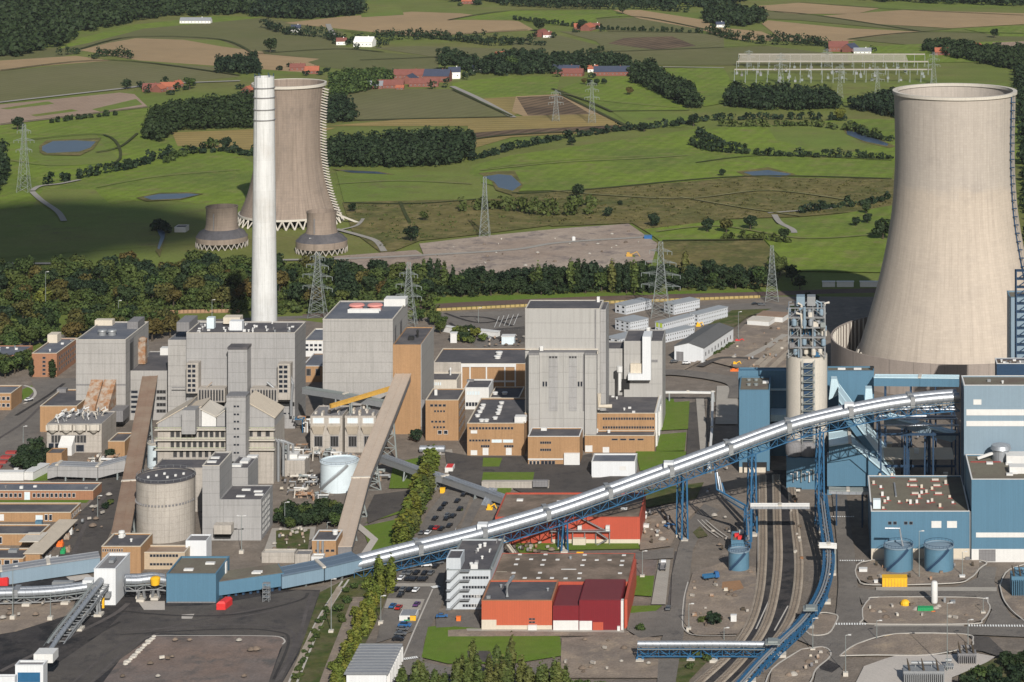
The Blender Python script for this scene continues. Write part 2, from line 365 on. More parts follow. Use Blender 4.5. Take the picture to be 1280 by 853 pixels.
def inpoly(x, y, poly):
    c = False; j = len(poly)-1
    for i in range(len(poly)):
        if (poly[i][1] > y) != (poly[j][1] > y) and x < (poly[j][0]-poly[i][0])*(y-poly[i][1])/(poly[j][1]-poly[i][1])+poly[i][0]: c = not c
        j = i
    return c
def scatter(pxpoly, step, jit=.4, seed=1):
    poly = [tuple(G(*p))[:2] for p in pxpoly]; q = random.Random(seed)
    xs = [p[0] for p in poly]; ys = [p[1] for p in poly]; out = []; y = min(ys); r = 0
    while y < max(ys):
        x = min(xs)+(step/2 if r % 2 else 0)
        while x < max(xs):
            a, b = x+q.uniform(-jit, jit)*step, y+q.uniform(-jit, jit)*step
            if inpoly(a, b, poly): out.append((a, b))
            x += step
        y += step*.85; r += 1
    return out
def along(px, step, wid=0, seed=1):
    q = random.Random(seed); pts = [G(*p) for p in px]; out = []
    for a, b in zip(pts, pts[1:]):
        n = max(1, int((b-a).length/step))
        for i in range(n):
            p = a.lerp(b, (i+q.uniform(.1, .9))/n); out.append((p.x+q.uniform(-wid, wid), p.y+q.uniform(-wid, wid)))
    return out
def wood(name, label, pts, h=12, w=10, leaf='dark', n=70, size=1.3, cat='woodland', kind='stuff', seed=3, hv=.35):
    """a far wood or hedgerow that reads as one mass of foliage"""
    q = random.Random(seed); vs = []
    for x, y in pts:
        hh = h*q.uniform(1-hv, 1+hv*.6); ww = w*q.uniform(.75, 1.15); cs = [(x, y, hh*.5, ww*.5, ww*.5, hh*.48)]
        for i in range(4): cs.append((x+q.uniform(-.35, .35)*ww, y+q.uniform(-.35, .35)*ww, hh*q.uniform(.45, .85), ww*.27, ww*.27, hh*.2))
        vs.append(cluster(cs, n, size, .6))
    o = link(name, quadmesh(name, np.concatenate(vs), LEAF[leaf])); return tag(o, label, cat, None, kind)
# ================= countryside =================
MEADOW = groundmat('meadow_grass', (.195, .27, .034), (.15, .205, .038), .26, .008, .07, .35, col3=(.235, .235, .075), mix3=(.5, .7), stripe=(.025, 12, .18))
PASTURE = groundmat('pasture_grass', (.155, .21, .04), (.19, .2, .055), .2, .006, .04, .4, col3=(.14, .125, .06), mix3=(.55, .75))
ROUGH = groundmat('rough_wetland', (.19, .165, .055), (.105, .125, .034), .4, .012, .08, .3, col3=(.27, .215, .09), mix3=(.45, .65))
OLIVE = groundmat('maize_field', (.14, .145, .055), (.165, .155, .068), .14, .004, .03, .5, stripe=(.02, 80, .22))
OLIVE2 = groundmat('beet_field', (.17, .16, .075), (.15, .15, .06), .14, .004, .03, .5, stripe=(.022, 24, .2))
TAN = groundmat('stubble_field', (.40, .28, .155), (.35, .25, .14), .12, .004, .03, .5, stripe=(.018, 75, .35))
TANG = groundmat('golden_stubble', (.36, .265, .1), (.27, .215, .08), .16, .005, .03, .5, stripe=(.02, 85, .4))
PINK = groundmat('bare_pink_soil', (.34, .245, .18), (.38, .28, .21), .14, .01, .06, .5, stripe=(.05, 10, .25))
PLOUGH = groundmat('ploughed_soil', (.13, .09, .06), (.24, .165, .1), .2, .01, .05, .5, stripe=(.025, 25, .8))
BASE = groundmat('countryside_ground', (.155, .20, .04), (.185, .185, .058), .24, .003, .02, .3, col3=(.2, .18, .07), mix3=(.55, .75))
DIRTLOT = groundmat('demolition_dirt', (.36, .28, .225), (.46, .38, .31), .22, .012, .08, .6, col3=(.22, .18, .165), mix3=(.5, .65))
WATER = mat('pond_water', (.05, .075, .12), .35, var=.2, scale=.02); WATER.node_tree.nodes['Principled BSDF'].inputs['Specular IOR Level'].default_value = .25
LANE = mat('country_lane', (.3, .28, .25), .95, var=.15, scale=.05)
sheet('ground', BASE, [(-9000, 500), (9000, 500), (14000, 14000), (-14000, 14000)], 0, True)
zc = [.02]
def nz():
    zc[0] += .015; return zc[0]
def fields(rows):
    for nm, m, pts in rows: sheet(nm, m, pts, nz())
fields([
 ('field', OLIVE, [(-80, 75), (85, 58), (160, 33), (270, 22), (330, 22), (430, 40), (420, 62), (320, 70), (275, 50), (165, 48), (60, 76)]),
 ('field', MEADOW, [(70, 62), (100, 48), (160, 32), (270, 20), (330, 22), (270, 28), (180, 36), (110, 54)]),
 ('field', TAN, [(100, 63), (135, 54), (170, 48), (230, 50), (275, 58), (320, 64), (400, 72), (395, 92), (290, 84), (175, 76)]),
 ('field', TAN, [(-80, 84), (0, 76), (95, 70), (140, 76), (60, 82), (-80, 98)]),
 ('field', OLIVE2, [(-80, 98), (0, 89), (140, 76), (270, 84), (300, 96), (150, 111), (0, 127), (-80, 136)]),
 ('field', PINK, [(-80, 140), (0, 131), (150, 116), (168, 118), (185, 134), (120, 142), (0, 157), (-80, 166)]),
 ('field', PASTURE, [(0, 136), (60, 127), (68, 130), (10, 137)]),
 ('field', PASTURE, [(115, 137), (170, 124), (178, 131), (125, 140)]),
 ('field', PASTURE, [(38, 144), (90, 137), (98, 139), (45, 146)]),
 ('meadow', MEADOW, [(-80, 172), (0, 157), (185, 135), (200, 170), (300, 195), (318, 205), (318, 262), (200, 250), (0, 262), (-80, 268)]),
 ('meadow', PASTURE, [(35, 176), (120, 168), (128, 180), (150, 200), (60, 210), (30, 190)]),
 ('field', TANG, [(215, 166), (318, 162), (420, 160), (318, 188), (222, 183)]),
 ('meadow', PASTURE, [(55, 236), (118, 237), (140, 258), (300, 255), (315, 250), (315, 300), (0, 322), (-80, 325), (-80, 268), (40, 260)]),
 ('meadow', MEADOW, [(118, 226), (235, 194), (316, 207), (316, 244), (190, 247), (140, 256), (120, 236)]),
 ('field', TAN, [(355, 29), (430, 21), (515, 15), (575, 17), (645, 25), (668, 38), (580, 43), (520, 46), (440, 38)]),
 ('field', OLIVE, [(320, 44), (400, 54), (480, 66), (452, 76), (400, 74), (330, 68)]),
 ('field', OLIVE, [(400, 74), (455, 64), (550, 72), (547, 91), (470, 91), (400, 84), (385, 78)]),
 ('field', OLIVE2, [(465, 60), (520, 58), (660, 62), (660, 72), (560, 78), (545, 72)]),
 ('field', PASTURE, [(448, 4), (500, 8), (505, 19), (452, 22)]),
 ('field', OLIVE2, [(420, 118), (470, 111), (565, 112), (600, 128), (640, 147), (450, 152), (425, 140)]),
 ('field', MEADOW, [(565, 104), (640, 95), (700, 96), (695, 118), (600, 124), (566, 112)]),
 ('field', TANG, [(600, 124), (645, 121), (668, 133), (640, 146)]),
 ('field', TAN, [(645, 121), (700, 118), (745, 139), (790, 160), (765, 163), (660, 148), (640, 140)]),
 ('field', PLOUGH, [(646, 122), (700, 120), (738, 143), (660, 145)]),
 ('field', TANG, [(410, 158), (500, 150), (640, 146), (745, 143), (792, 162), (750, 166), (640, 172), (585, 188), (585, 158)]),
 ('field', PLOUGH, [(588, 167), (640, 163), (770, 157), (790, 162), (640, 170), (588, 175)]),
 ('meadow', MEADOW, [(700, 112), (735, 98), (792, 95), (828, 112), (862, 140), (765, 140), (735, 130)]),
 ('meadow', PASTURE, [(765, 140), (862, 138), (880, 150), (850, 160), (790, 158)]),
 ('field', OLIVE2, [(640, 48), (700, 45), (760, 60), (755, 70), (690, 72), (640, 70)]),
 ('field', MEADOW, [(560, 25), (640, 14), (760, 13), (800, 24), (760, 33), (690, 32), (640, 26)]),
 ('field', OLIVE, [(745, 24), (800, 22), (880, 38), (870, 42), (760, 40)]),
 ('field', TAN, [(766, 13), (800, 13), (884, 26), (890, 34), (952, 40), (980, 52), (920, 50), (870, 36), (800, 24)]),
 ('field', OLIVE2, [(700, 40), (760, 40), (870, 42), (905, 46), (905, 60), (760, 66), (745, 52)]),
 ('field', PLOUGH, [(780, 48), (840, 46), (870, 58), (820, 63), (760, 55)]),
 ('field', OLIVE, [(755, 66), (960, 58), (1075, 72), (1060, 82), (780, 82)]),
 ('field', TAN, [(952, 30), (960, 26), (1060, 36), (1150, 40), (1065, 52), (980, 52)]),
 ('field', OLIVE, [(1060, 50), (1150, 40), (1280, 44), (1280, 54), (1140, 57)]),
 ('field', MEADOW, [(1060, 60), (1180, 54), (1360, 50), (1360, 75), (1140, 80), (1060, 78)]),
 ('field', TAN, [(948, 8), (1000, 4), (1100, 11), (1070, 18), (990, 18), (950, 12)]),
 ('field', TAN, [(1018, 21), (1130, 13), (1370, 20), (1330, 28), (1190, 36), (1100, 31)]),
 ('field', OLIVE, [(950, 14), (1020, 20), (1100, 31), (1190, 37), (1150, 40), (1000, 26), (955, 24)]),
 ('field', MEADOW, [(1205, 37), (1260, 33), (1380, 38), (1380, 48), (1250, 46)]),
 ('field', PINK, [(1240, 54), (1285, 52), (1380, 54), (1380, 62), (1250, 61)]),
 ('meadow', MEADOW, [(828, 86), (905, 86), (915, 105), (905, 130), (880, 134), (862, 118)]),
 ('meadow', PASTURE, [(1040, 106), (1170, 100), (1120, 120), (1118, 132), (1040, 128)]),
 ('meadow', MEADOW, [(640, 195), (760, 178), (870, 162), (960, 158), (1060, 150), (1360, 148), (1360, 205), (1120, 205), (1115, 224), (1000, 224), (930, 222), (740, 238), (640, 240), (585, 224), (590, 208)]),
 ('meadow', PASTURE, [(960, 160), (1060, 152), (1110, 178), (1050, 196), (970, 176)]),
 ('meadow', PASTURE, [(420, 215), (520, 213), (600, 222), (606, 250), (520, 255), (430, 254)]),
 ('wetland', ROUGH, [(640, 245), (740, 238), (930, 222), (1115, 225), (1180, 240), (1115, 262), (1000, 272), (905, 275), (810, 292), (790, 280), (690, 284), (640, 270)]),
 ('wetland', ROUGH, [(428, 254), (600, 250), (680, 250), (695, 282), (600, 294), (525, 302), (480, 320), (440, 290)]),
 ('meadow', MEADOW, [(805, 288), (905, 276), (960, 284), (1115, 258), (1200, 300), (1105, 342), (990, 340), (955, 300), (825, 303)]),
 ('wetland', ROUGH, [(815, 303), (955, 302), (985, 340), (960, 360), (840, 350)]),
 ('waste_ground', DIRTLOT, [(524, 306), (600, 297), (700, 287), (786, 281), (822, 306), (815, 330), (740, 342), (600, 352), (540, 345)]),
 ('waste_ground', DIRTLOT, [(415, 322), (520, 314), (545, 330), (520, 345), (440, 335)]),
])
for pts in ([(52, 184), (65, 178), (95, 177), (119, 178), (112, 186), (98, 191), (60, 193), (53, 189)],
            [(180, 248), (200, 244), (235, 243), (248, 245), (225, 250), (190, 251)],
            [(603, 222), (622, 219), (640, 221), (651, 232), (640, 240), (622, 236), (618, 228)],
            [(930, 217), (960, 214), (990, 219), (975, 223), (940, 221)],
            [(425, 214), (470, 216), (485, 219), (440, 217)],
            [(1058, 165), (1070, 166), (1083, 170), (1110, 181), (1108, 184), (1080, 178), (1060, 170)],
            [(196, 288), (208, 286), (206, 300), (200, 314), (196, 312), (201, 298)]):
    cx_, cy_ = sum(p[0] for p in pts)/len(pts), sum(p[1] for p in pts)/len(pts); jq = random.Random(len(pts)+int(cx_)); big = [(cx_+(x-cx_)*jq.uniform(1.08, 1.4), cy_+(y-cy_)*jq.uniform(1.2, 1.8)) for x, y in pts]
    sheet('bank', ROUGH, big, nz()); sheet('water', WATER, [(x+jq.uniform(-1.2, 1.2), y+jq.uniform(-.4, .4)) for x, y in pts], nz())
for px, w in (([(-60, 137), (0, 129), (150, 112), (200, 106), (300, 102)], 9), ([(-60, 331), (40, 331), (75, 331)], 6), ([(340, 327), (430, 325), (525, 321), (640, 314), (700, 305), (810, 298)], 6),
              ([(40, 240), (50, 234), (75, 231), (100, 226)], 5), ([(40, 241), (52, 252), (72, 266), (80, 278)], 5), ([(420, 288), (450, 296), (470, 303), (480, 316)], 5), ([(420, 290), (445, 284), (454, 275)], 3),
              ([(565, 109), (600, 125), (642, 148)], 7), ([(968, 270), (975, 280), (990, 288), (993, 293)], 5), ([(410, 31), (412, 36), (418, 46)], 8), ([(755, 84), (850, 85), (905, 86)], 6), ([(960, 268), (1000, 265), (1040, 262)], 4)):
    strip('path', LANE, px, w, nz())
DITCH = groundmat('ditch_grass', (.055, .07, .02), (.08, .085, .03), .3, .02, .1, .5)
for px, w in (([(420, 152), (500, 150), (640, 147)], 5), ([(320, 68), (420, 62), (480, 66)], 5), ([(450, 76), (550, 72)], 5), ([(100, 62), (165, 47), (275, 50), (320, 70)], 5), ([(0, 89), (140, 76), (300, 95)], 5), ([(700, 118), (745, 140), (790, 162)], 5), ([(765, 140), (862, 139)], 4), ([(430, 255), (520, 256), (606, 250)], 4), ([(640, 243), (740, 238), (930, 222), (1115, 225)], 5),
              ([(500, 254), (506, 268), (512, 280)], 3), ([(745, 24), (800, 22), (884, 38)], 5), ([(760, 40), (870, 42)], 5), ([(640, 70), (700, 72), (755, 64)], 5), ([(755, 66), (960, 58)], 5), ([(950, 14), (1020, 20), (1150, 40)], 5), ([(1060, 50), (1150, 41), (1280, 43)], 5), ([(1000, 4), (1130, 13), (1280, 20)], 5), ([(690, 112), (735, 128), (765, 141)], 4),
              ([(588, 176), (640, 170), (770, 163)], 5), ([(640, 147), (590, 124), (566, 113)], 4), ([(35, 176), (130, 170), (150, 200), (110, 212)], 3), ([(172, 168), (150, 185), (120, 192)], 3), ([(560, 26), (640, 14), (760, 13)], 5), ([(0, 157), (60, 150), (185, 135)], 4), ([(870, 205), (960, 196), (1115, 202)], 3), ([(828, 303), (955, 301)], 4), ([(430, 40), (520, 46), (660, 38)], 4)): strip('ditch', DITCH, px, w, nz())
for px, w in (([(690, 240), (760, 246), (860, 250), (960, 240), (1060, 252)], 3.5), ([(850, 248), (930, 262), (1000, 272)], 3), ([(600, 215), (700, 205), (800, 200), (860, 196)], 2.5), ([(610, 212), (705, 202), (805, 197)], 1.5), ([(120, 236), (200, 222), (300, 214)], 2), ([(420, 232), (500, 228), (590, 232)], 2.5), ([(700, 118), (760, 128), (850, 136)], 2), ([(820, 292), (900, 285), (1000, 300), (1090, 296)], 2.5), ([(0, 200), (60, 208), (130, 206)], 2)): strip('track', groundmat('worn_track', (.24, .22, .1), (.19, .19, .07), .25, .02, .1, .5), px, w, nz())
# --- far woods and hedgerows: masses of foliage
wood('woodland', 'broad dark forest filling the far upper left corner', scatter([(-120, 2), (0, -12), (250, -14), (452, -10), (452, 18), (380, 25), (300, 19), (200, 22), (150, 32), (95, 46), (70, 62), (40, 70), (-120, 82)], 21, .45, 2), 17, 22, 'dark', 55, 3.0, seed=1)
wood('woodland', 'dark straight-edged wood beyond the pale stubble field, behind the chimney', scatter([(330, 6), (450, 4), (452, 20), (380, 25), (318, 22)], 16, .4, 3), 22, 18, 'dark', 60, 2.6, seed=2)
wood('woodland', 'long strip of dark wood along the farthest edge, centre of the photo', scatter([(500, -6), (950, -8), (925, 4), (860, 12), (750, 10), (600, 7)], 24, .45, 4), 15, 22, 'dark', 45, 3, seed=3)
wood('woodland', 'long dark wood along the farthest edge at the upper right corner', scatter([(1000, -6), (1380, -8), (1380, 12), (1250, 8), (1100, 3)], 24, .4, 5), 17, 22, 'dark', 45, 3, seed=4)
wood('woodland', 'small oval dark copse standing on pale stubble at far right of centre', scatter([(878, 22), (905, 14), (950, 18), (960, 28), (930, 34), (882, 30)], 15, .4, 6), 17, 17, 'dark', 60, 2.4, seed=5)
wood('woodland', 'dark grove with bare trunk line in front of a golden strip, left of chimney', scatter([(180, 176), (190, 150), (215, 140), (320, 128), (330, 150), (318, 161), (222, 164), (200, 178)], 9, .4, 7), 15, 12, 'dark', 75, 1.5, seed=6)
wood('woodland', 'dense dark grove right of the far cooling tower', scatter([(408, 209), (412, 188), (500, 180), (590, 178), (588, 200), (560, 209), (480, 211)], 9, .4, 8), 17, 12, 'dark', 80, 1.5, seed=7)
wood('woodland', 'dark oblong wood in front of the long substation', scatter([(906, 134), (915, 120), (1040, 124), (1052, 138), (960, 139)], 9.5, .4, 9), 17, 13, 'dark', 75, 1.6, seed=8)
wood('woodland', 'ragged band of dark wood running from the farms to the river meadow', scatter([(785, 92), (815, 86), (828, 100), (862, 116), (880, 136), (858, 136), (825, 118), (790, 104)], 10, .4, 10), 15, 13, 'dark', 75, 1.7, seed=9)
wood('woodland', 'tall conifer-dark clump left of the chimney top', scatter([(270, 92), (272, 84), (320, 80), (326, 94)], 8, .4, 11), 17, 8, 'dark', 70, 1.4, seed=10)
wood('woodland', 'dark wood far left edge beside the tall lattice pylon', scatter([(-60, 215), (-60, 185), (5, 190), (12, 225), (-10, 250)], 10, .4, 12), 13, 11, 'dark', 70, 1.4, seed=11)
wood('woodland', 'trees around the red farm yard at the centre of the fields', scatter([(415, 100), (470, 92), (490, 100), (470, 112), (415, 125)], 11, .4, 13), 12, 12, 'green', 70, 1.6, seed=12)
wood('woodland', 'dark trees beside the far cooling tower rim', scatter([(406, 135), (420, 125), (442, 140), (445, 152), (410, 155)], 10, .4, 14), 14, 12, 'dark', 75, 1.6, seed=13)
wood('woodland', 'dark trees between the farms and the slate barn', scatter([(545, 72), (560, 70), (600, 82), (640, 70), (705, 78), (785, 76), (790, 88), (640, 96), (590, 94)], 13, .45, 15), 14, 13, 'dark', 70, 1.8, seed=14)
wood('woodland', 'dark trees around the red roofs at the far right edge', scatter([(1145, 62), (1180, 56), (1240, 64), (1380, 70), (1380, 92), (1290, 92), (1210, 78)], 14, .45, 16), 13, 14, 'dark', 70, 1.9, seed=15)
wood('woodland', 'dark tree mass behind and right of the large cooling tower', scatter([(1270, 90), (1400, 90), (1400, 330), (1290, 330), (1280, 200)], 13, .45, 17), 13, 13, 'dark', 60, 1.9, seed=16)
wood('woodland', 'line of dark trees just left of the large cooling tower rim', scatter([(1058, 136), (1122, 120), (1125, 152), (1090, 142)], 10, .4, 18), 13, 12, 'dark', 70, 1.6, seed=17)
HL = [
 ('dark hedge winding along the river below the golden field', [(585, 202), (640, 188), (700, 175), (770, 165), (830, 160), (875, 152), (940, 150), (1010, 150), (1060, 152)], 8, 8, 'dark'),
 ('second hedge nearer the meadow right of centre', [(862, 182), (890, 190), (960, 196), (1040, 198), (1115, 200)], 8, 9, 'dark'),
 ('bushy thicket on a meadow island beside the stream', [(868, 172), (900, 184), (920, 190)], 12, 10, 'dark'),
 ('hedge of bushes below the long substation wood', [(900, 158), (960, 160), (1000, 158), (1060, 164), (1100, 172)], 8, 8, 'green'),
 ('dark hedge climbing from the pond to the grove, left side', [(60, 232), (110, 222), (160, 212), (215, 195), (280, 190), (318, 196)], 8, 9, 'dark'),
 ('thin hedge along the allotment strips', [(60, 155), (110, 148), (150, 144)], 5, 6, 'dark'),
 ('hedge with houses crossing behind the far cooling tower', [(330, 35), (360, 44), (400, 47), (440, 56), (500, 50), (560, 50), (640, 55), (680, 58)], 12, 14, 'dark'),
 ('dark hedge through the tan field behind the white barn', [(470, 47), (520, 46), (570, 52), (620, 58), (660, 56)], 12, 12, 'dark'),
 ('hedge at the edge of the upper left tan field', [(115, 74), (135, 70), (168, 74)], 14, 14, 'dark'),
 ('tree row near the forest edge on the tan field', [(72, 70), (100, 68)], 12, 13, 'dark'),
 ('row of dark trees by the far red barn', [(885, 42), (920, 50), (960, 56), (1034, 58)], 14, 15, 'dark'),
 ('tree row beside the small far white house', [(960, 50), (1000, 54), (1034, 60)], 14, 13, 'dark'),
 ('long low thicket in the wetland behind the dirt lot', [(572, 266), (620, 262), (660, 268), (700, 272), (745, 268)], 9, 12, 'green'),
 ('second thicket in the wetland nearer the dirt lot', [(590, 262), (640, 258), (700, 262), (750, 258)], 8, 9, 'green'),
 ('small hedge dots along the meadow foot by the cooling tower', [(1000, 268), (1040, 262), (1080, 258), (1110, 250)], 7, 8, 'dark'),
 ('scrubby row between wetland and bright meadow', [(900, 300), (950, 300), (990, 306)], 5, 6, 'green'),
 ('hedge across the far green field', [(640, 8), (700, 11), (760, 12), (800, 12), (860, 16)], 10, 14, 'dark'),
 ('thin hedge line left of the far red house', [(640, 25), (680, 30), (760, 38), (880, 42)], 5, 7, 'dark'),
 ('thin hedge line across the olive field right of centre', [(640, 70), (700, 72), (755, 64)], 5, 7, 'dark'),
 ('hedge of dark bushes beside the concrete flume', [(185, 290), (200, 286), (215, 292)], 9, 9, 'dark'),
 ('dark scrub along the right bank of the stream', [(1062, 160), (1085, 172), (1112, 178)], 7, 9, 'dark'),
 ('scrub at the foot of the left grove', [(205, 205), (230, 195), (270, 184)], 8, 9, 'green'),
 ('bushes edging the far meadow', [(905, 120), (945, 118)], 6, 8, 'dark'),
]
for i, (lb, px, w, h, lf) in enumerate(HL):
    wood('hedgerow', lb, along(px, 6 if w < 11 else 8, w*.35, i), h, w, lf, 42, 1.5, cat='hedge', seed=20+i, hv=.5)
wood('reeds', 'tufted reeds and tall weeds of the wetland above the dirt lot', scatter([(640, 248), (740, 240), (930, 224), (1115, 228), (1115, 260), (1000, 270), (905, 274), (810, 290), (790, 279), (690, 283)], 11, .5, 61), 1.6, 6, 'warm', 9, .8, cat='reeds', seed=61, hv=.6)
wood('reeds', 'dark weeds in patches over the wetland left of the dirt lot', scatter([(430, 258), (600, 254), (690, 254), (690, 280), (600, 292), (525, 300), (480, 312)], 13, .5, 62), 1.6, 6, 'green', 9, .8, cat='reeds', seed=62, hv=.6)
# --- lone trees in the fields
LONE = [((722, 249), 1.25, 'dark', 'round dark tree alone at the wetland edge above the dirt lot'), ((818, 284), 1.15, 'dark', 'round dark tree right of the dirt lot corner'), ((884, 291), 1.15, 'dark', 'dark tree left of a pair in the bright meadow'),
 ((908, 292), 1.2, 'warm', 'brownish tree in the middle of the meadow clump'), ((938, 288), 1.2, 'dark', 'dark tree right end of the meadow clump'), ((514, 303), 1.3, 'dark', 'large dark tree beside the dirt lot left edge'), ((530, 277), .8, 'green', 'small dark tree by the wetland ditch'), ((440, 266), .8, 'dark', 'small dark tree beside the far cooling tower struts'),
 ((158, 112), 1.3, 'dark', 'dark round tree beside the orange-roofed farm and lane'), ((22, 163), 1.4, 'dark', 'dark tree by the pylon at the left edge'), ((237, 112), 1.4, 'green', 'green tree right of the orange-roofed farm'), ((556, 88), 2.2, 'dark', 'tall dark tree beside the slate-roofed farmhouse'), ((338, 66), 2.0, 'dark', 'large dark tree just above the chimney top'),
 ((674, 40), 2.0, 'dark', 'dark tree beside the far white-gabled house'), ((728, 38), 1.6, 'dark', 'round dark tree in front of the far orange house'), ((778, 18), 1.6, 'dark', 'tiny dark tree on the far tan field corner'), ((1243, 48), 1.4, 'dark', 'small lone tree in the far right green field'),
 ((730, 106), .8, 'warm', 'leftmost of four round trees on a bare yard'), ((737, 107), .8, 'dark', 'second of four round trees on a bare yard'), ((746, 107), .8, 'dark', 'third of four round trees on a bare yard'), ((755, 106), .8, 'dark', 'rightmost of four round trees on a bare yard'),
 ((787, 119), 1., 'warm', 'brownish bush tree in the middle of a green pasture'), ((715, 182), .9, 'dark', 'dark tree standing above the river hedge'), ((805, 165), 1., 'dark', 'dark tree at the corner of the golden field'), ((867, 158), 1.3, 'dark', 'large dark tree on the river hedge right of centre'), ((903, 221), .7, 'dark', 'small dark tree beside the little pond on the meadow'), ((1050, 152), 1.4, 'lime', 'pale willow beside the river bend'),
 ((980, 302), 1., 'dark', 'small dark tree beside the curved farm track'), ((1070, 284), .8, 'dark', 'small dark tree in the bright meadow left of the tower'), ((1084, 280), .9, 'dark', 'dark tree in the upper meadow near the tower'), ((1083, 268), .9, 'dark', 'topmost dark tree in the meadow near the tower'), ((1104, 300), 1.7, 'dark', 'large dark tree touching the cooling tower edge'), ((282, 188), 1.3, 'dark', 'dark tree on the hedge in front of the golden strip'), ((160, 212), 1., 'dark', 'dark tree on the hedge above the bright meadow'),
 ((640, 90), 2., 'green', 'pale green tree between the two central farms'), ((760, 272), .9, 'dark', 'small tree at the right of the wetland thicket'), ((775, 258), .5, 'dark', 'tiny lone bush in the wetland')]
for (p, s, lf, lb) in LONE: tree('broadleaf_tree', lb, G(*p), 'broad', lf, s)
# --- belt of trees between the plant and the fields
q = random.Random(4); BELT = 'trees of the belt behind the power station'
bl = scatter([(-60, 345), (200, 340), (345, 338), (520, 350), (545, 358), (545, 384), (420, 388), (230, 386), (-60, 392)], 18.5, .42, 31)
for x, y in bl:
    lf = q.choice(['green', 'green', 'dark', 'dark', 'warm', 'green', 'green', 'dark'])
    lb = {'green': 'green broadleaf tree in the belt behind the grey boiler houses', 'dark': 'dark green broadleaf tree in the belt behind the grey boiler houses', 'warm': 'autumn-tinted broadleaf tree in the belt behind the grey boiler houses'}[lf]
    tree('broadleaf_tree', lb, (x, y, 0), 'broad', lf, q.uniform(1.15, 1.65), group=BELT+', '+lf)
bl2 = scatter([(-60, 402), (100, 398), (215, 402), (232, 408), (225, 428), (190, 430), (100, 434), (40, 440), (-60, 455)], 17, .4, 32)
for x, y in bl2:
    lf = q.choice(['green', 'dark', 'green', 'warm'])
    tree('broadleaf_tree', {'green': 'green broadleaf tree close behind the leftmost grey tower', 'dark': 'dark broadleaf tree close behind the leftmost grey tower', 'warm': 'yellowing broadleaf tree close behind the leftmost grey tower'}[lf], (x, y, 0), 'broad', lf, q.uniform(1.1, 1.5), group='trees close behind the leftmost tower, '+lf)
bl3 = scatter([(520, 362), (600, 352), (700, 350), (840, 345), (965, 350), (965, 362), (800, 366), (640, 371), (540, 374)], 17, .4, 33)
for x, y in bl3:
    lf = q.choice(['dark', 'green', 'dark', 'dark'])
    tree('broadleaf_tree', {'green': 'green broadleaf tree in the belt behind the railway', 'dark': 'dark broadleaf tree in the belt behind the railway'}[lf], (x, y, 0), 'broad', lf, q.uniform(.9, 1.35), group='trees of the belt behind the railway, '+lf)
for i, (px, py, s) in enumerate([(530, 360, 1.1), (538, 362, 1.2), (547, 362, 1.15), (555, 363, 1.1), (566, 364, .9), (666, 362, .9), (673, 363, 1.), (682, 363, 1.), (688, 364, .95), (714, 366, 1.25), (722, 366, 1.3), (730, 366, 1.2), (765, 366, 1.25), (774, 366, 1.15), (783, 367, 1.2), (793, 367, 1.25), (803, 367, 1.2), (814, 367, 1.), (856, 352, 1.2)]):
    tree('poplar_tree', 'slender upright poplar in front of the dirt lot behind the railway', G(px, py), 'col', 'dark' if i % 3 else 'poplar', s*1.35, s*1.3, group='poplars in front of the dirt lot')
tree('broadleaf_tree', 'tall dark tree rising over the dirt lot between the poplars', G(742, 362), 'broad', 'dark', 1.9)
tree('broadleaf_tree', 'second dark tree rising over the dirt lot, smaller', G(752, 364), 'broad', 'green', 1.4)
tree('broadleaf_tree', 'big pale tree standing over the bus stop left of the chimney', G(55, 385), 'broad', 'lime', 1.4)
for i, (px, py, s) in enumerate([(975, 345, 1.3), (990, 352, 1.2), (965, 335, .9), (1000, 362, 1.)]):
    tree('broadleaf_tree', ['dark tree behind the steel-topped silo tower', 'grey-green tree near the tower shadow', 'small tree at the meadow edge behind the pylon', 'small dark tree beside the shaded railway'][i], G(px, py), 'broad', 'dark' if i % 2 else 'green', s)
wood('undergrowth', 'dark scrub and saplings filling the belt under the trees behind the grey boiler houses', scatter([(-60, 342), (200, 338), (345, 336), (520, 346), (545, 352), (545, 390), (420, 394), (230, 392), (-60, 398)], 8.5, .45, 51), 6.5, 9, 'green', 40, 1.0, cat='undergrowth', seed=51, hv=.5)
wood('undergrowth', 'dark scrub filling the belt under the trees behind the railway', scatter([(520, 358), (600, 346), (700, 345), (840, 340), (965, 344), (965, 362), (800, 366), (640, 371), (540, 374)], 8, .45, 52), 6.5, 9, 'dark', 40, 1.0, cat='undergrowth', seed=52, hv=.5)
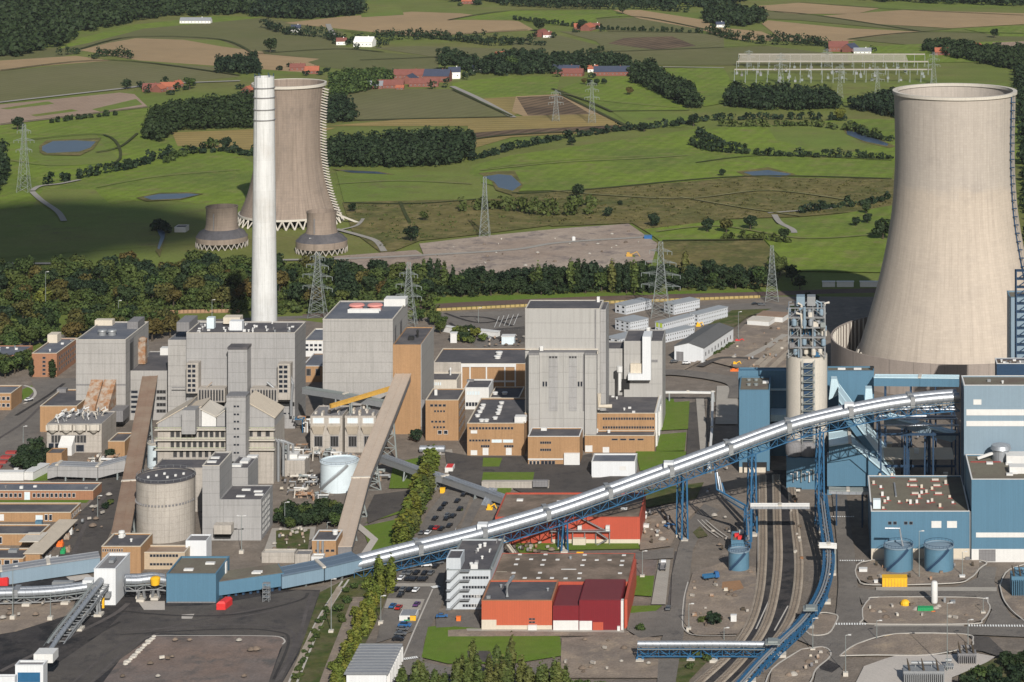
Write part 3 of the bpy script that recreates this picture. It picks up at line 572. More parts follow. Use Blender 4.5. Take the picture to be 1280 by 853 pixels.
# --- farms
WALLB = mat('farm_brick', (.2, .08, .06), .9, var=.15); WALLW = mat('farm_white', (.75, .74, .7), .8, var=.06)
def house(name, label, px, py, w, d, h, rot, wm, rm, rh=None, cat='house', group=None, ch=True):
    """gabled house: walls, roof, chimney and windows"""
    p = G(px, py); e = E(name, label, cat, p, group); rh = rh or d*.36; W, Dp = w/2, d/2
    m = MB(); m.box(-W, W, -Dp, Dp, 0, h); m.add([(-W, -Dp, h), (-W, Dp, h), (-W, 0, h+rh), (W, -Dp, h), (W, Dp, h), (W, 0, h+rh)], [(0, 2, 1), (3, 4, 5)])
    def loc(mb, nm, mt): 
        me = bpy.data.meshes.new(nm); me.from_pydata(mb.v, [], mb.f); me.materials.append(mt); return link(nm, me, e)
    loc(m, 'wall', wm); o = .4; r = MB()
    for s in (-1, 1):
        a, b = (-W-o, s*(Dp+o), h-o*.6), (W+o, s*(Dp+o), h-o*.6); c, dd = (W+o, 0, h+rh+.1), (-W-o, 0, h+rh+.1); up = lambda v: (v[0], v[1], v[2]+.3)
        r.hexa([a, b, c, dd] if s < 0 else [b, a, dd, c], [up(a), up(b), up(c), up(dd)] if s < 0 else [up(b), up(a), up(dd), up(c)])
    ro = loc(r, 'roof', rm)
    if ch:
        c2 = MB().box(W*.4-.5, W*.4+.5, -.5, .5, h+rh*.6, h+rh+1.4); co = loc(c2, 'chimney', wm)
    for i in range(max(2, int(w/5))):
        x = -W+(i+.5)*w/max(2, int(w/5)); wo = link('window', WIN, e); wo.location = (x, -Dp-.02, h*.5); wo.scale = (1.4, 1, 1.4)
    e.rotation_euler.z = R(rot); return e
HS = [
 (190, 114, 26, 16, 5, 8, WALLB, TILEB, 'brown-roofed long barn of the farm beside the lane'), (199, 115, 14, 15, 5, 70, WALLB, TILE, 'bright orange-roofed farmhouse beside the lane'), (210, 112, 22, 14, 5, 8, WALLB, TILE, 'red-roofed shed right of the orange farmhouse'), (222, 109, 12, 12, 5, 60, WALLB, TILE, 'small orange-roofed house behind the lane farm'),
 (312, 118, 18, 16, 6, 70, WALLB, TILE, 'orange-roofed house just left of the chimney top'), (370, 40, 18, 15, 7, 10, WALLW, SLATE, 'small white house behind the hedge over the far tower'), (427, 56, 18, 15, 6, 8, WALLW, TILEB, 'low white-walled cottage beside the big white barn'), (456, 58, 34, 22, 8, -8, WALLW, WALLW, 'long white barn in front of the hedge'), (390, 92, 22, 16, 5, 8, WALLB, TILE, 'orange-roofed house just above the far cooling tower rim'), (372, 88, 24, 14, 5, 8, WALLB, TILEB, 'grey-brown shed beside the orange house above the tower'),
 (512, 98, 48, 20, 6, 6, WALLB, TILEB, 'long brown-roofed barn at the back of the red farm'), (488, 110, 40, 18, 5, 4, WALLB, TILEB, 'low brown-roofed stable at the front of the red farm'), (468, 111, 26, 16, 5, 4, WALLB, CORRG, 'grey-roofed shed at the left of the red farm'), (512, 104, 34, 18, 6, 85, WALLB, SLATE, 'slate-roofed cross wing in the red farm yard'), (530, 108, 44, 18, 5, 5, WALLB, TILEB, 'red-brick stable range at the right front of the red farm'), (547, 102, 40, 24, 9, -4, WALLB, SLATE, 'big dark slate-roofed barn of the red farm'), (568, 98, 18, 18, 10, 10, WALLW, SLATE, 'tall white farmhouse at the right of the slate barn'), (500, 112, 12, 8, 3, 0, WALLB, TILE, 'tiny orange-roofed shed at the front of the red farm'),
 (627, 74, 22, 16, 6, 30, WALLB, TILE, 'red house among the trees above the pale tree'), (600, 90, 24, 14, 5, 5, WALLW, CORRG, 'white shed behind the trees right of the farm'), (677, 46, 26, 18, 6, 70, WALLB, TILEB, 'brown-roofed gabled house beside the dark tree, far centre'), (684, 47, 16, 14, 5, 10, WALLW, TILEB, 'white annex of the far gabled house'), (735, 38, 30, 18, 6, 75, WALLB, TILE, 'bright orange-roofed far house'), (724, 37, 20, 16, 5, 10, WALLB, TILE, 'red shed left of the far orange house'), (745, 36, 14, 14, 5, 10, WALLW, TILEB, 'white-walled small house right of the far orange house'),
 (708, 92, 44, 18, 6, -12, WALLB, SLATE, 'dark-roofed barn with red front, left of the yard'), (716, 95, 34, 16, 5, -6, WALLB, TILEB, 'red-roofed stable in front of the dark barn'), (766, 94, 60, 20, 6, 4, WALLB, SLATE, 'long slate-roofed stable beside the dark wood'), (741, 90, 16, 14, 5, 4, WALLW, TILE, 'small cream house between the two slate barns'),
 (1048, 64, 34, 22, 8, 0, WALLB, TILEB, 'far red barn right of the tree row'), (1063, 65, 26, 18, 7, 60, WALLB, SLATE, 'blue-roofed shed beside the far red barn'), (1078, 67, 30, 14, 4, 0, WALLW, CORRG, 'low white shed in front of the far barn'), (1178, 69, 26, 16, 6, 0, WALLB, TILE, 'red-roofed barn beyond the substation'), (1215, 61, 20, 14, 5, 0, WALLB, TILE, 'orange roof among the trees at the upper right'), (1224, 62, 14, 14, 5, 80, WALLB, TILE, 'second orange roof among the trees at the upper right'), (585, 5, 26, 16, 6, 0, WALLB, TILE, 'farthest red roofs on the tan field'), (900, 34, 16, 12, 5, 10, WALLW, SLATE, 'small white house at the edge of the far oval copse'), (245, 29, 60, 14, 5, 0, WALLW, CORRG, 'long low grey shed at the forest edge')]
for a in HS: house('farmhouse' if 'house' in a[8] else 'barn', a[8], a[0], a[1], a[2]*.8, a[3]*.85, a[4]*.85, a[5], a[6], a[7], cat='house' if 'house' in a[8] else 'barn')
# --- substation
wood('farm_trees', 'scattered garden trees around the far farmyards', [tuple(G(*p))[:2] for p in [(181, 112), (184, 117), (214, 119), (222, 115), (231, 113), (239, 108), (206, 106), (176, 110), (300, 112), (306, 120), (322, 104), (362, 42), (376, 44), (386, 40), (418, 55), (436, 57), (474, 60), (482, 57), (446, 62), (382, 95), (400, 94), (408, 90), (362, 84), (350, 88), (478, 104), (462, 108), (494, 96), (540, 112), (556, 110), (582, 100), (590, 95), (618, 78), (636, 76), (668, 50), (692, 48), (720, 41), (752, 40), (690, 90), (698, 97), (740, 98), (793, 96), (800, 93), (1036, 62), (1090, 66), (1166, 68), (1190, 70), (1205, 62), (1234, 64), (892, 36), (908, 38), (575, 8), (596, 7)]], 10, 11, 'dark', 60, 1.3, seed=71, hv=.5)
def substation():
    e = E('substation', 'long pale open substation with gantry rows in the far green field', 'substation', G(1035, 104)); Y0, Y1 = D(104), D(84)
    pz = 16
    xs = [XW(918, Y0)+i*(XW(1165, Y0)-XW(918, Y0))/18 for i in range(19)]
    for Y in (Y0, (Y0+Y1)/2, Y1):
        for x in xs: MB().bar((x, Y, 0), (x, Y, pz), .6).bar((x-1.5, Y, 0), (x, Y, 6), .3).build('post', GALV, e)
        MB().box(xs[0], xs[-1], Y-.8, Y+.8, pz, pz+1.5).build('gantry_beam', PAVE, e)
    mb = MB(); [mb.box(xs[0]+2, xs[-1]-25, y-.35, y+.35, 15.6, 16.3) for y in np.linspace((Y0+Y1)/2+8, Y1-8, 7)]; mb.build('busbars', PAVE, e)
    for i in range(40):
        x = rnd.uniform(xs[0], xs[-1]); y = rnd.uniform(Y0+5, Y1-5); MB().box(x-1.5, x+1.5, y-1, y+1, 0, 3).bar((x, y, 3), (x, y, 7), .5).build('transformer', rnd.choice([GALV, STEELG, GREYDK]), e)
substation()
# --- pylons
def pylon(label, px, py, h, w, arms, bw, rot=0, m=GALV, th=.22):
    p = G(px, py); e = E('lattice_pylon', label, 'pylon', p); e.rotation_euler.z = 0
    b = MB(); wid = lambda t: bw*(1-t)**1.4*.5+w*.06
    lv = [0, .09, .2, .3, .4, .49, .57, .64, .71, .78, .85, .92, 1.]
    cs = lambda t: [V((p.x+s*wid(t), p.y+u*wid(t), h*t)) for s, u in ((-1, -1), (1, -1), (1, 1), (-1, 1))]
    for t0, t1 in zip(lv, lv[1:]):
        a, c = cs(t0), cs(t1)
        for i in range(4):
            j = (i+1) % 4; b.bar(a[i], c[i], th); b.bar(a[i], c[j], th*.6); b.bar(a[j], c[i], th*.6); b.bar(c[i], c[j], th*.5)
    b.build('mast', m, e); ca, sa = math.cos(R(rot)), math.sin(R(rot))
    for t, L in arms:
        ar = MB(); z = h*t
        for s in (-1, 1):
            tip = V((p.x+s*L*ca, p.y+s*L*sa, z)); 
            for u in (-1, 1):
                r0 = V((p.x+s*wid(t)*.8, p.y+u*wid(t), z)); r1 = r0+V((0, 0, h*.035)); ar.bar(r0, tip, th*.8); ar.bar(r1, tip, th*.6)
                ar.bar(r1, r0.lerp(tip, .4), th*.5); ar.bar(r1.lerp(tip, .45), r0.lerp(tip, .7), th*.4)
            ar.bar(tip, tip-V((0, 0, 2.4)), .3).bar(r0.lerp(tip, .5), r0.lerp(tip, .5)-V((0, 0, 2.4)), .3)
        ar.build('cross_arm', m, e)
    return e
pylon('tall narrow lattice pylon in the meadow at the left edge', 30, 240, 60, 20, [(.62, 7), (.76, 9), (.9, 6)], 8)
pylon('slim lattice pylon at the edge of the dirt lot', 606, 297, 48, 18, [(.75, 3), (.88, 3)], 6, 80)
pylon('lattice pylon with wide arms right of the chimney foot', 397, 396, 43, 20, [(.46, 12), (.64, 12), (.8, 9), (.93, 6)], 9, -25)
pylon('lattice pylon partly behind the grey tower with pink roof vents', 511, 408, 42, 18, [(.48, 10), (.64, 10), (.82, 7)], 8, -25)
pylon('large green-grey lattice pylon between the white offices', 826, 396, 50, 22, [(.42, 14), (.57, 14), (.73, 11), (.88, 8)], 10, -18)
pylon('lattice pylon beyond the railway left of the silo tower', 965, 376, 38, 18, [(.6, 5), (.8, 4)], 7, 70)
for i, (px, py, h) in enumerate([(695, 152, 34), (740, 154, 46), (1050, 124, 40), (1097, 124, 38), (976, 105, 38), (1167, 106, 40), (936, 84, 22), (1034, 84, 24)]):
    pylon(['thin pylon standing on the ploughed strip', 'taller thin pylon on the golden field', 'pylon in front of the substation, left of a pair', 'pylon in front of the substation, right of a pair', 'pylon rising over the left part of the substation', 'pylon at the right end of the substation', 'small pylon behind the left end of the substation', 'small mast behind the middle of the substation'][i], px, py, h, 16, [(.6, 8), (.78, 7), (.92, 5)], 6, 0, th=.17)
# ================= cooling towers and chimney =================
def towermat(name, col, cx, cy, rad, rib, lift, ribd, streak, blotch, var=.1, hi=122):
    """board-marked concrete shell: vertical formwork ribs, lift joints, rain streaks and blotches in the tower's own polar coordinates"""
    N = NT(name); g = N.n('ShaderNodeNewGeometry'); sp = N.n('ShaderNodeSeparateXYZ'); N.l(g.outputs['Position'], sp.inputs[0])
    a = N.math('MULTIPLY', N.math('ARCTAN2', N.math('SUBTRACT', sp.outputs[0], cx), N.math('SUBTRACT', sp.outputs[1], cy)), rad)
    def vec(u, v):
        c = N.n('ShaderNodeCombineXYZ'); N.l(N.math('MULTIPLY', a, u), c.inputs[0]); N.l(N.math('MULTIPLY', sp.outputs[2], v), c.inputs[1]); return c.outputs[0]
    c = N.mixc(N.noise(vec(.02, .02), 1, 6, .65), k(col, 1-var), k(col, 1+var))
    c = N.mixc(N.ramp(N.noise(vec(.35, .012), 1, 6, .75), .45, .72), c, N.mixc(1., c, (1-streak,)*3, 'MULTIPLY'))
    c = N.mixc(N.ramp(N.noise(vec(1.1, .03), 1, 4, .7), .5, .75), c, N.mixc(1., c, (1-streak*.8,)*3, 'MULTIPLY'))
    c = N.mixc(N.ramp(N.noise(vec(.035, .05), 1, 7, .7), .52, .75), c, N.mixc(1., c, (1-blotch, 1-blotch*.95, 1-blotch*.85), 'MULTIPLY'))
    bt = N.n('ShaderNodeTexBrick'); N.l(vec(1, 1), bt.inputs['Vector']); bt.inputs['Scale'].default_value = 1; bt.offset = 0
    bt.inputs['Brick Width'].default_value = rib; bt.inputs['Row Height'].default_value = lift; bt.inputs['Mortar Size'].default_value = .13; bt.inputs['Mortar Smooth'].default_value = .6
    for s_, v in (('Color1', 1), ('Color2', .93), ('Mortar', ribd)): bt.inputs[s_].default_value = (v, v, v, 1)
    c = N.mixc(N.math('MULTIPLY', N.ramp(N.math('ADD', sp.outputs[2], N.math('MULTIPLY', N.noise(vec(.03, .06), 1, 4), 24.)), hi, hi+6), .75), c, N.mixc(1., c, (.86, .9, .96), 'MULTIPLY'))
    c = N.mixc(1., c, bt.outputs['Color'], 'MULTIPLY'); N.l(c, N.b.inputs['Base Color']); N.b.inputs['Roughness'].default_value = .9; N.b.inputs['Specular IOR Level'].default_value = .2
    return N.m
YT = 1451.8; XT = (1193.5-CX)*YT/F; YO = D(277); XO = (361.5-CX)*YO/F
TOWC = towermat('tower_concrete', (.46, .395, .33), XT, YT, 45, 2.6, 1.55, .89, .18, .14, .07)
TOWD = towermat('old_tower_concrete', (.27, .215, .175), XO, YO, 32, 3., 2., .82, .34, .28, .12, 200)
RINGC = mat('ring_wall_concrete', (.3, .255, .225), .9, var=.1, scale=.04, panel=(6.5, 60, .15), seam=.75, streak=.2)
CHIM = mat('chimney_concrete', (.6, .6, .59), .85, var=.06, scale=.05, fine=.5, streak=.3, panel=(100, 9, .1), seam=.9, col2=(.5, .48, .45), mix=(.55, .75))
def hyper(prof_px, cx, Y, ground_row, base_z):
    s = SC(Y); return [((hw)/s, max(base_z, H-(row-CY)/s)) for row, hw in prof_px]
def shell(e, nm, m, cx, cy, prof, th, n=96):
    pr = sorted(prof, key=lambda a: a[1]); out = []; zs = [p[1] for p in pr]; rs = [p[0] for p in pr]
    for i in range(33):
        z = zs[0]+(zs[-1]-zs[0])*i/32; out.append((float(np.interp(z, zs, rs)), z))
    for _ in range(6):
        out = [out[0]]+[((out[i-1][0]+2*out[i][0]+out[i+1][0])/4, out[i][1]) for i in range(1, 32)]+[out[-1]]
    full = out+[(out[-1][0]-th, out[-1][1])]+[(r-th, z) for r, z in out[::-1]]
    mb = MB(); mb.lathe((cx, cy, 0), full, n, cap=False); return mb.build(nm, m, e, True), out
# large tower at the right
YT = 1451.8; XT = (1193.5-CX)*YT/F
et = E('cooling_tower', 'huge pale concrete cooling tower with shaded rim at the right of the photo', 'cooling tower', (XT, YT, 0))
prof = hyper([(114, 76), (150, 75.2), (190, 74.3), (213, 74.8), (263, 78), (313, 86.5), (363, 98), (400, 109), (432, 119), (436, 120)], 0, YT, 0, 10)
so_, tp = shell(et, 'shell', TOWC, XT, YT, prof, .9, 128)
z1 = tp[-1][1]; rt = tp[-1][0]
MB().lathe((XT, YT, 0), [(rt-1.6, z1-1.2), (rt+.9, z1-1.2), (rt+.9, z1+.5), (rt-1.6, z1+.5), (rt-1.6, z1-1.2)], 96, cap=False).build('rim', CONCW, et)
mb = MB()
for i in range(44):
    a = 6.2832*i/44; r0 = tp[0][0]; 
    for sgn in (-1, 1): mb.bar((XT+(r0+4)*math.cos(a), YT+(r0+4)*math.sin(a), 0), (XT+r0*math.cos(a+sgn*.07), YT+r0*math.sin(a+sgn*.07), tp[0][1]+.3), 1.2)
mb.build('support_columns', CONCW, et)
mb = MB(); a0 = R(-28)
for (r0, za), (r1, zb) in zip(tp, tp[1:]):
    pa, pb = [V((XT+(r+.5)*math.cos(a0), YT+(r+.5)*math.sin(a0), z)) for r, z in ((r0, za), (r1, zb))]; mb.bar(pa, pb, .7)
    mb.bar(pa+V((1.3, 0, 0)), pb+V((1.3, 0, 0)), .2); mb.box(pa.x-.6, pa.x+2.2, pa.y-1.4, pa.y+.6, pa.z, pa.z+.4)
mb.build('ladder', STEELD, et)
rw = E('ring_wall', 'round brown concrete screen wall around the foot of the big cooling tower', 'wall', (XT, YT, 0)); RR = 75.4
MB().lathe((XT, YT, 0), [(RR, 0), (RR, 20), (RR-.8, 20), (RR-.8, 0)], 96, cap=False).build('wall', RINGC, rw, True)
mb = MB()
for i in range(110):
    a = 6.2832*i/110; mb.bar((XT+(RR-1.4)*math.cos(a), YT+(RR-1.4)*math.sin(a), 0), (XT+(RR-1.4)*math.cos(a), YT+(RR-1.4)*math.sin(a), 19.5), .8, 1.4)
mb.build('inner_rib', CONCW, rw)
# far old tower
YO = D(277); XO = (361.5-CX)*YO/F
eo = E('cooling_tower', 'old brownish cooling tower with white fins, standing behind the chimney', 'cooling tower', (XO, YO, 0))
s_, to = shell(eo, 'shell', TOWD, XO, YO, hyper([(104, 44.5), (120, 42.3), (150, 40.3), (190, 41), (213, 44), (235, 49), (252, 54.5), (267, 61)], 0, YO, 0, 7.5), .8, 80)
r1, zt = to[-1]
MB().lathe((XO, YO, 0), [(r1-.6, zt-1.8), (r1+1.1, zt-1.8), (r1+1.1, zt+.4), (r1-.6, zt+.4), (r1-.6, zt-1.8)], 80, cap=False).build('rim', CONCW, eo)
r0, zb = to[0]; n = 40
MB().lathe((XO, YO, 0), [(r0-.5, zb-1), (r0+.9, zb-1), (r0+.9, zb+.6), (r0-.5, zb+.6), (r0-.5, zb-1)], 80, cap=False).build('base_ring', CONCW, eo)
mb = MB()
for i in range(n):
    a = 6.2832*i/n
    for sgn in (-1, 1): mb.bar((XO+(r0+4)*math.cos(a), YO+(r0+4)*math.sin(a), 0), (XO+r0*math.cos(a+sgn*3.1416/n), YO+r0*math.sin(a+sgn*3.1416/n), zb-.6), .9)
mb.build('support_columns', CONCW, eo)
mb = MB(); a0 = R(-8); u = V((math.cos(a0), math.sin(a0), 0))
for i in range(46):
    t = (i+.5)/46; z = zb+(zt-zb)*t*.97; r = float(np.interp(z, [p[1] for p in to], [p[0] for p in to])); c = V((XO, YO, z))+u*r
    mb.bar(c+u*.0+V((0, 0, .7)), c+u*5.2-V((0, 0, .8)), 2.2, .55)
mb.bar(V((XO, YO, zb))+u*(r0-1), V((XO, YO, 0))+u*(r0+20), 1.4, 1.2)
mb.build('fin', CONCW, eo)
# two squat coolers
for cx, top, hn, flare, hb, bot, lb in ((277.3, 258, 20, 286, 31.8, 305, 'squat old cooler with flared skirt, left of the far cooling tower'), (402, 264, 18.8, 291, 31.8, 312, 'squat old cooler with flared skirt in front of the far cooling tower')):
    Y = D(bot+3); s = SC(Y); x = (cx-CX)/s; e = E('small_cooling_tower', lb, 'cooling tower', (x, Y, 0)); zz = lambda r: H-(r-CY)/s
    a, b = hn/s, hb/s; zt_, zf = zz(top), zz(flare)
    MB().lathe((x, Y, 0), [(a*1.06, zf), (a*.97, zf+4), (a*.96, zt_-3), (a, zt_), (a-.6, zt_), (a-.8, zf)], 48, cap=False).build('neck', TOWD, e, True)
    MB().lathe((x, Y, 0), [(b, zf-5.5), (b*.96, zf-5), (a*1.4, zf-2.2), (a*1.05, zf+.3)], 48, cap=False).build('roof', FELT, e, True)
    zk = 4.2; MB().lathe((x, Y, 0), [(b-.6, zk), (b, zk), (b, zf-5.5), (b-.6, zf-5.5)], 48, cap=False).build('skirt', TOWD, e, True)
    mb = MB()
    for i in range(26):
        for sg in (-1, 1):
            t = 6.2832*i/26; mb.bar((x+b*math.cos(t), y_ := Y+b*math.sin(t), 0), (x+b*math.cos(t+sg*.12), Y+b*math.sin(t+sg*.12), zk), .6)
    mb.lathe((x, Y, 0), [(b*.6, 0), (b*.6, zk+.5)], 24, cap=False, mi=0); mb.build('support_columns', CONC, e)
    MB().box(x-6.5, x-4, Y-b*.7-.8, Y-b*.7+2, zf-4.4, zf-1.6).build('hatch', WHITEP, e)
    MB().box(x-3.6, x-2.9, Y-a-.5, Y-a+.3, zf+1, zt_-4).build('ladder', GREYDK, e)
# small waterworks beside the left cooler
bld('pump_house', 'little white-walled pump house beside the dark flume', 218, 232, 284, 291, 281, WHITEP, FELT)
# chimney
YC = 1400.; xc = (330.3-CX)*YC/F; s = SC(YC); zt = H-(96-CY)/s
ec = E('chimney', 'tall slim white concrete chimney, the highest thing on the left', 'chimney', (xc, YC, 0))
MB().lathe((xc, YC, 0), [(16.9/s, 0), (16/s, ZW(401, YC)), (14/s, ZW(250, YC)), (12.3/s, zt), (12.3/s-.5, zt), (12.3/s-.5, zt-8), (.1, zt-8)], 48, cap=False).build('shaft', CHIM, ec, True)
for i, r in enumerate((110, 122, 137, 150)):
    z = ZW(r, YC); q0 = 12.4/s+.004*(r-96); MB().lathe((xc, YC, z), [(q0, 0), (q0+.5, 0), (q0+.5, .5), (q0, .5)], 40, cap=False).build('band', GREYDK, ec)
mb = MB(); mb.bar((xc-4.2, YC-5.6, 2), (xc-3.2, YC-4.9, zt+1), .45).bar((xc-3.3, YC-5.8, 2), (xc-2.4, YC-5.1, zt+1), .2); mb.build('ladder', STEELG, ec)
mb = MB()
for i in range(6): a = i*1.047+.3; mb.bar((xc+5.4*math.cos(a), YC+5.4*math.sin(a), zt-6), (xc+5.4*math.cos(a), YC+5.4*math.sin(a), zt+1.8), .35)
mb.build('lightning_rod', STEELD, ec)
# ================= left group of buildings =================
b = bld('brick_house', 'red-brown brick building with narrow window strip and flat roof, by the trees at far left', 40, 71, 442, 471.5, 423, RUSTB, FELTB, coping=CREAM)
b.win(53, 57, 445, 470, 1, WIND, 0, rows=5); b.rbox('penthouse', CREAM, 68, 427, 6, 8, 5); b.rwin(b.Y0+3, b.Y1-3, 2, b.Z1-2, 8, WIND, .5, rows=3); b.ridge_clutter(3, 2)
b = bld('brick_house', 'low dark-roofed brick house half hidden by trees at the left edge', -25, 24, 444, 456, 432, RUSTB, FELTB); b.ridge_clutter(5, 3)
b = bld('brick_office', 'small yellow brick office with two rows of windows at the left edge', -40, 14, 492, 513, 482, OCHRE, FELTB, coping=CREAM); b.win(-38, 13, 494, 511, 9, WIN, .25, rows=2)
b = bld('boiler_house', 'leftmost tall grey boiler tower with two roof vents', 95, 157, 425, 531, 402.5, GREY, FELTB, coping=CONCW); BL2 = b
b.rvent('roof_vent', STEELG, 128, 419, 2.2, 3); b.rvent('roof_vent', STEELG, 140, 419, 2.2, 3); b.rbox('roof_hatch', CREAM, 131, 406, 10, 5, 3); b.rbox('stair_head', GREYDK, 170, 408, 6, 14, 4)
b.rwin(b.Y0+7, b.Y0+16, 16, 45, 1, OPEN, .1); b.part('service_duct', RUST, MB().box(b.X1, b.X1+4, b.Y0+25, b.Y0+29, 27.6, 40).lathe((b.X1+2, b.Y0+27, 40), [(2.2, 0), (2.6, 1.5), (1, 2.5)], 12))
MB().box(b.X0-.02, b.X1+.1, b.Y0-.12, b.Y0-.02, ZW(482, b.Y0), ZW(480.6, b.Y0)).build('ledge', GREYDK, b.e)
hx0, hx1 = XW(106, 1310), XW(139, 1310); mz = ZW(515, 1310); tz = ZW(493, 1312)
ho_ = E('coal_hopper', 'rusty orange two-bay hopper on the front of the leftmost grey tower', 'hopper', ((hx0+hx1)/2, 1310, mz))
for i in range(2):
    xa, xb = hx0+(hx1-hx0)*(i*.5+.02), hx0+(hx1-hx0)*(i*.5+.48); MB().hexa([(xa, 1306, mz), (xb, 1306, mz), (xb, b.Y0-.05, mz), (xa, b.Y0-.05, mz)], [(xa, 1306, mz+4), (xb, 1306, mz+4), (xb, b.Y0-.05, tz+6), (xa, b.Y0-.05, tz+6)]).build('bay', [RUST], ho_)
MB().box(hx0-6, hx1+7, 1308, b.Y0-.1, mz-5, mz+1).build('platform', GREYDK, ho_)
b = bld('link_building', 'lower grey block joining the two left boiler houses', 157.5, 209.5, 463.6, 520, 439, GREY, FELT, Yf=1330)
b.win(163, 173, 487, 518, 1, WIND, .1, rows=5); b.win(195, 208, 486, 518, 1, OPEN, .05, rows=4); b.rbox('roof_box', WHITEP, 207, 443, 5, 5, 4)
# big boiler house
b = bld('boiler_house', 'widest grey boiler house with stair towers on its front, below the chimney', 233, 368.6, 416.5, 536, 402.5, GREY2, FELT, coping=CONCW); B4 = b
b.block(XW(210, b.Y0+4), b.X0-.05, b.Y0+4, b.Y1+25, 0, ZW(425, b.Y0+4), GREY, FELTB)
b.pbox('roof_house', CREAM, 279, 300, 397, 405, b.Y1-9, b.Y1-2); b.rbox('stair_head', GREYDK, 234, 410, 7, 18, 5)
b.ridge_clutter(34, 7); b.rbox('roof_unit', WHITE, 296, 412, 7, 5, 5); b.rbox('roof_unit', TANKW, 264, 410, 4, 4, 6)
z = ZW(485, b.Y0); MB().box(b.X0-8, b.X1+.1, b.Y0-.15, b.Y0-.02, z, z+.5).build('ledge', GREYDK, b.e)
for a, c, t, u, d in ((285, 309, 437, 500, 9), (233, 248, 454, 492, 6), (347, 363, 455, 500, 6)):
    Yf = b.Y0-d; b.pbox('stair_tower', GREY2 if d == 9 else CONC, a, c, t, u, Yf, b.Y0-.02); 
    if d < 9:
        for r in range(6): b.win(a+1, c-3, t+2+r*6, t+6+r*6, 2, WIND, .2, Y=Yf)
    else: MB().box(XW(a, Yf)-.3, XW(c, Yf)+.3, Yf-.3, b.Y0, ZW(t, Yf)+.01, ZW(t, Yf)+1.2).build('cap', FELT, b.e)
for a, c, t, u in ((247, 281, 486, 503), (313, 347, 486, 503)): b.pbox('ventilation_box', CREAM if 0 else CONC, a, c, t, u, b.Y0-7, b.Y0-.02); b.win(a+1, c-1, t+1, u-1, 9, OPEN, .3, Y=b.Y0-7)
b.pbox('louvre_and_shade_band', BLACK, 315, 368, 503, 508, b.Y0-.2, b.Y0+.1); b.pbox('louvre_and_shade_band', BLACK, 262, 280, 503, 508, b.Y0-.2, b.Y0+.1)  # black strips stand in for the shadow below the ventilation boxes
b.win(352, 366, 516, 518, 2, WIND, .3)
for i in range(9): MB().bar(P(242+i*.1, 500, b.Y0-3), P(265, 478, b.Y0-4), .5).build('pipe', RUST, b.e) if i == 0 else None
MB().tube([P(334, 478, b.Y0-4), P(346, 488, b.Y0-4), P(347, 500, b.Y0-4)], .7).build('pipe', STEELG, b.e); MB().tube([P(363, 470, b.Y0-3), P(366, 480, b.Y0-4), P(364, 500, b.Y0-4), P(364, 520, b.Y0-4)], .8).build('pipe', STEELG, b.e)
# tower six: grey with brick annexe
b = bld('boiler_house', 'tall grey tower with two pink round roof vents and a brick annexe', 403.5, 491, 399.5, 543, 376.5, GREY, FELTB, coping=CONCW); B6 = b
PINKV = mat('pink_vent', (.6, .25, .22), .7); b.rvent('roof_vent', PINKV, 446, 387, 3.6, 3); b.rvent('roof_vent', PINKV, 469, 387, 3.6, 3)
p0, p1 = G(435, 391, b.Z1-.5), G(474, 391, b.Z1-.5); MB().box(p0.x, p1.x, p0.y-1, p0.y, b.Z1-.5, b.Z1+1.5).box(p0.x, p1.x, p0.y+4, p0.y+4.4, b.Z1-.5, b.Z1+.9).build('roof_duct', WHITEP, b.e)
q = b.rbox('roof_house', WHITEP, 495, 381, 12, 9, 4); b.rwin(b.Y0+5, b.Y0+11, b.Z1-22, b.Z1-5, 1, OPEN, .1); b.rwin(b.Y0+22, b.Y0+30, b.Z1-18, b.Z1-6, 1, OPEN, .1)
b.block(b.X1+.05, XW(526, b.Y0), b.Y0, D(409, ZW(431, b.Y0)), 0, ZW(431, b.Y0), OCHRE, FELT); b.part('annexe_wall', TOWERCLAD, MB().box(XW(526, b.Y0)+.01, XW(526, b.Y0)+.3, b.Y0+.2, D(409, ZW(431, b.Y0)), 4, ZW(431, b.Y0)+.05))
b.rvent('roof_vent', BLACK, 522, 422, .6, 4, ZW(431, b.Y0)-.5); b.rbox('roof_box', BLACK, 514, 425, 3, 3, 2, ZW(431, b.Y0)-.5); b.pbox('louvre_strip', GREYDK, 526.5, 531, 500, 542, b.Y0+.5, b.Y0+2)
# brick block with flue house (left)
b = bld('brick_block', 'flat-roofed ochre brick block in front of the leftmost tower', 50, 96, 508, 540, 487, OCHRE, FELT, coping=CREAM); b.rbox('roof_hatch', GREYDK, 78, 490, 5, 4, 2)
b = bld('filter_house', 'grey filter house with four rounded pale hoppers along its roof, at left', 58.5, 127, 530, 566, 514, CONC, GREYDK, coping=None)
for i in range(4):
    x0, x1 = XW(59+i*17.2, b.Y0), XW(74+i*17.2, b.Y0); mb = MB(); z = b.Z1
    mb.tube([((x0+x1)/2, b.Y0-1.2, z-4.6), ((x0+x1)/2, b.Y0-.9, z-3), ((x0+x1)/2, b.Y0-.5, z)], [1, (x1-x0)*.42, (x1-x0)*.5], 14); mb.box(x0, x1, b.Y0-2.4, b.Y0-.05, z-3, z-.2); mb.build('hopper', CONCW, b.e)
for i in range(28):
    x, y = rnd.uniform(b.X0+2, b.X1-2), rnd.uniform(b.Y0+2, b.Y1-2); mb = MB(); mb.tube([(x, y, b.Z1-.6), (x, y, b.Z1+1.6), (x+rnd.uniform(-2, 2), y+2, b.Z1+2.2)], rnd.uniform(.35, .8), 8); mb.build('pipe', rnd.choice([WHITEP, CONCW, GREEN if 0 else STEELG]), b.e, True)
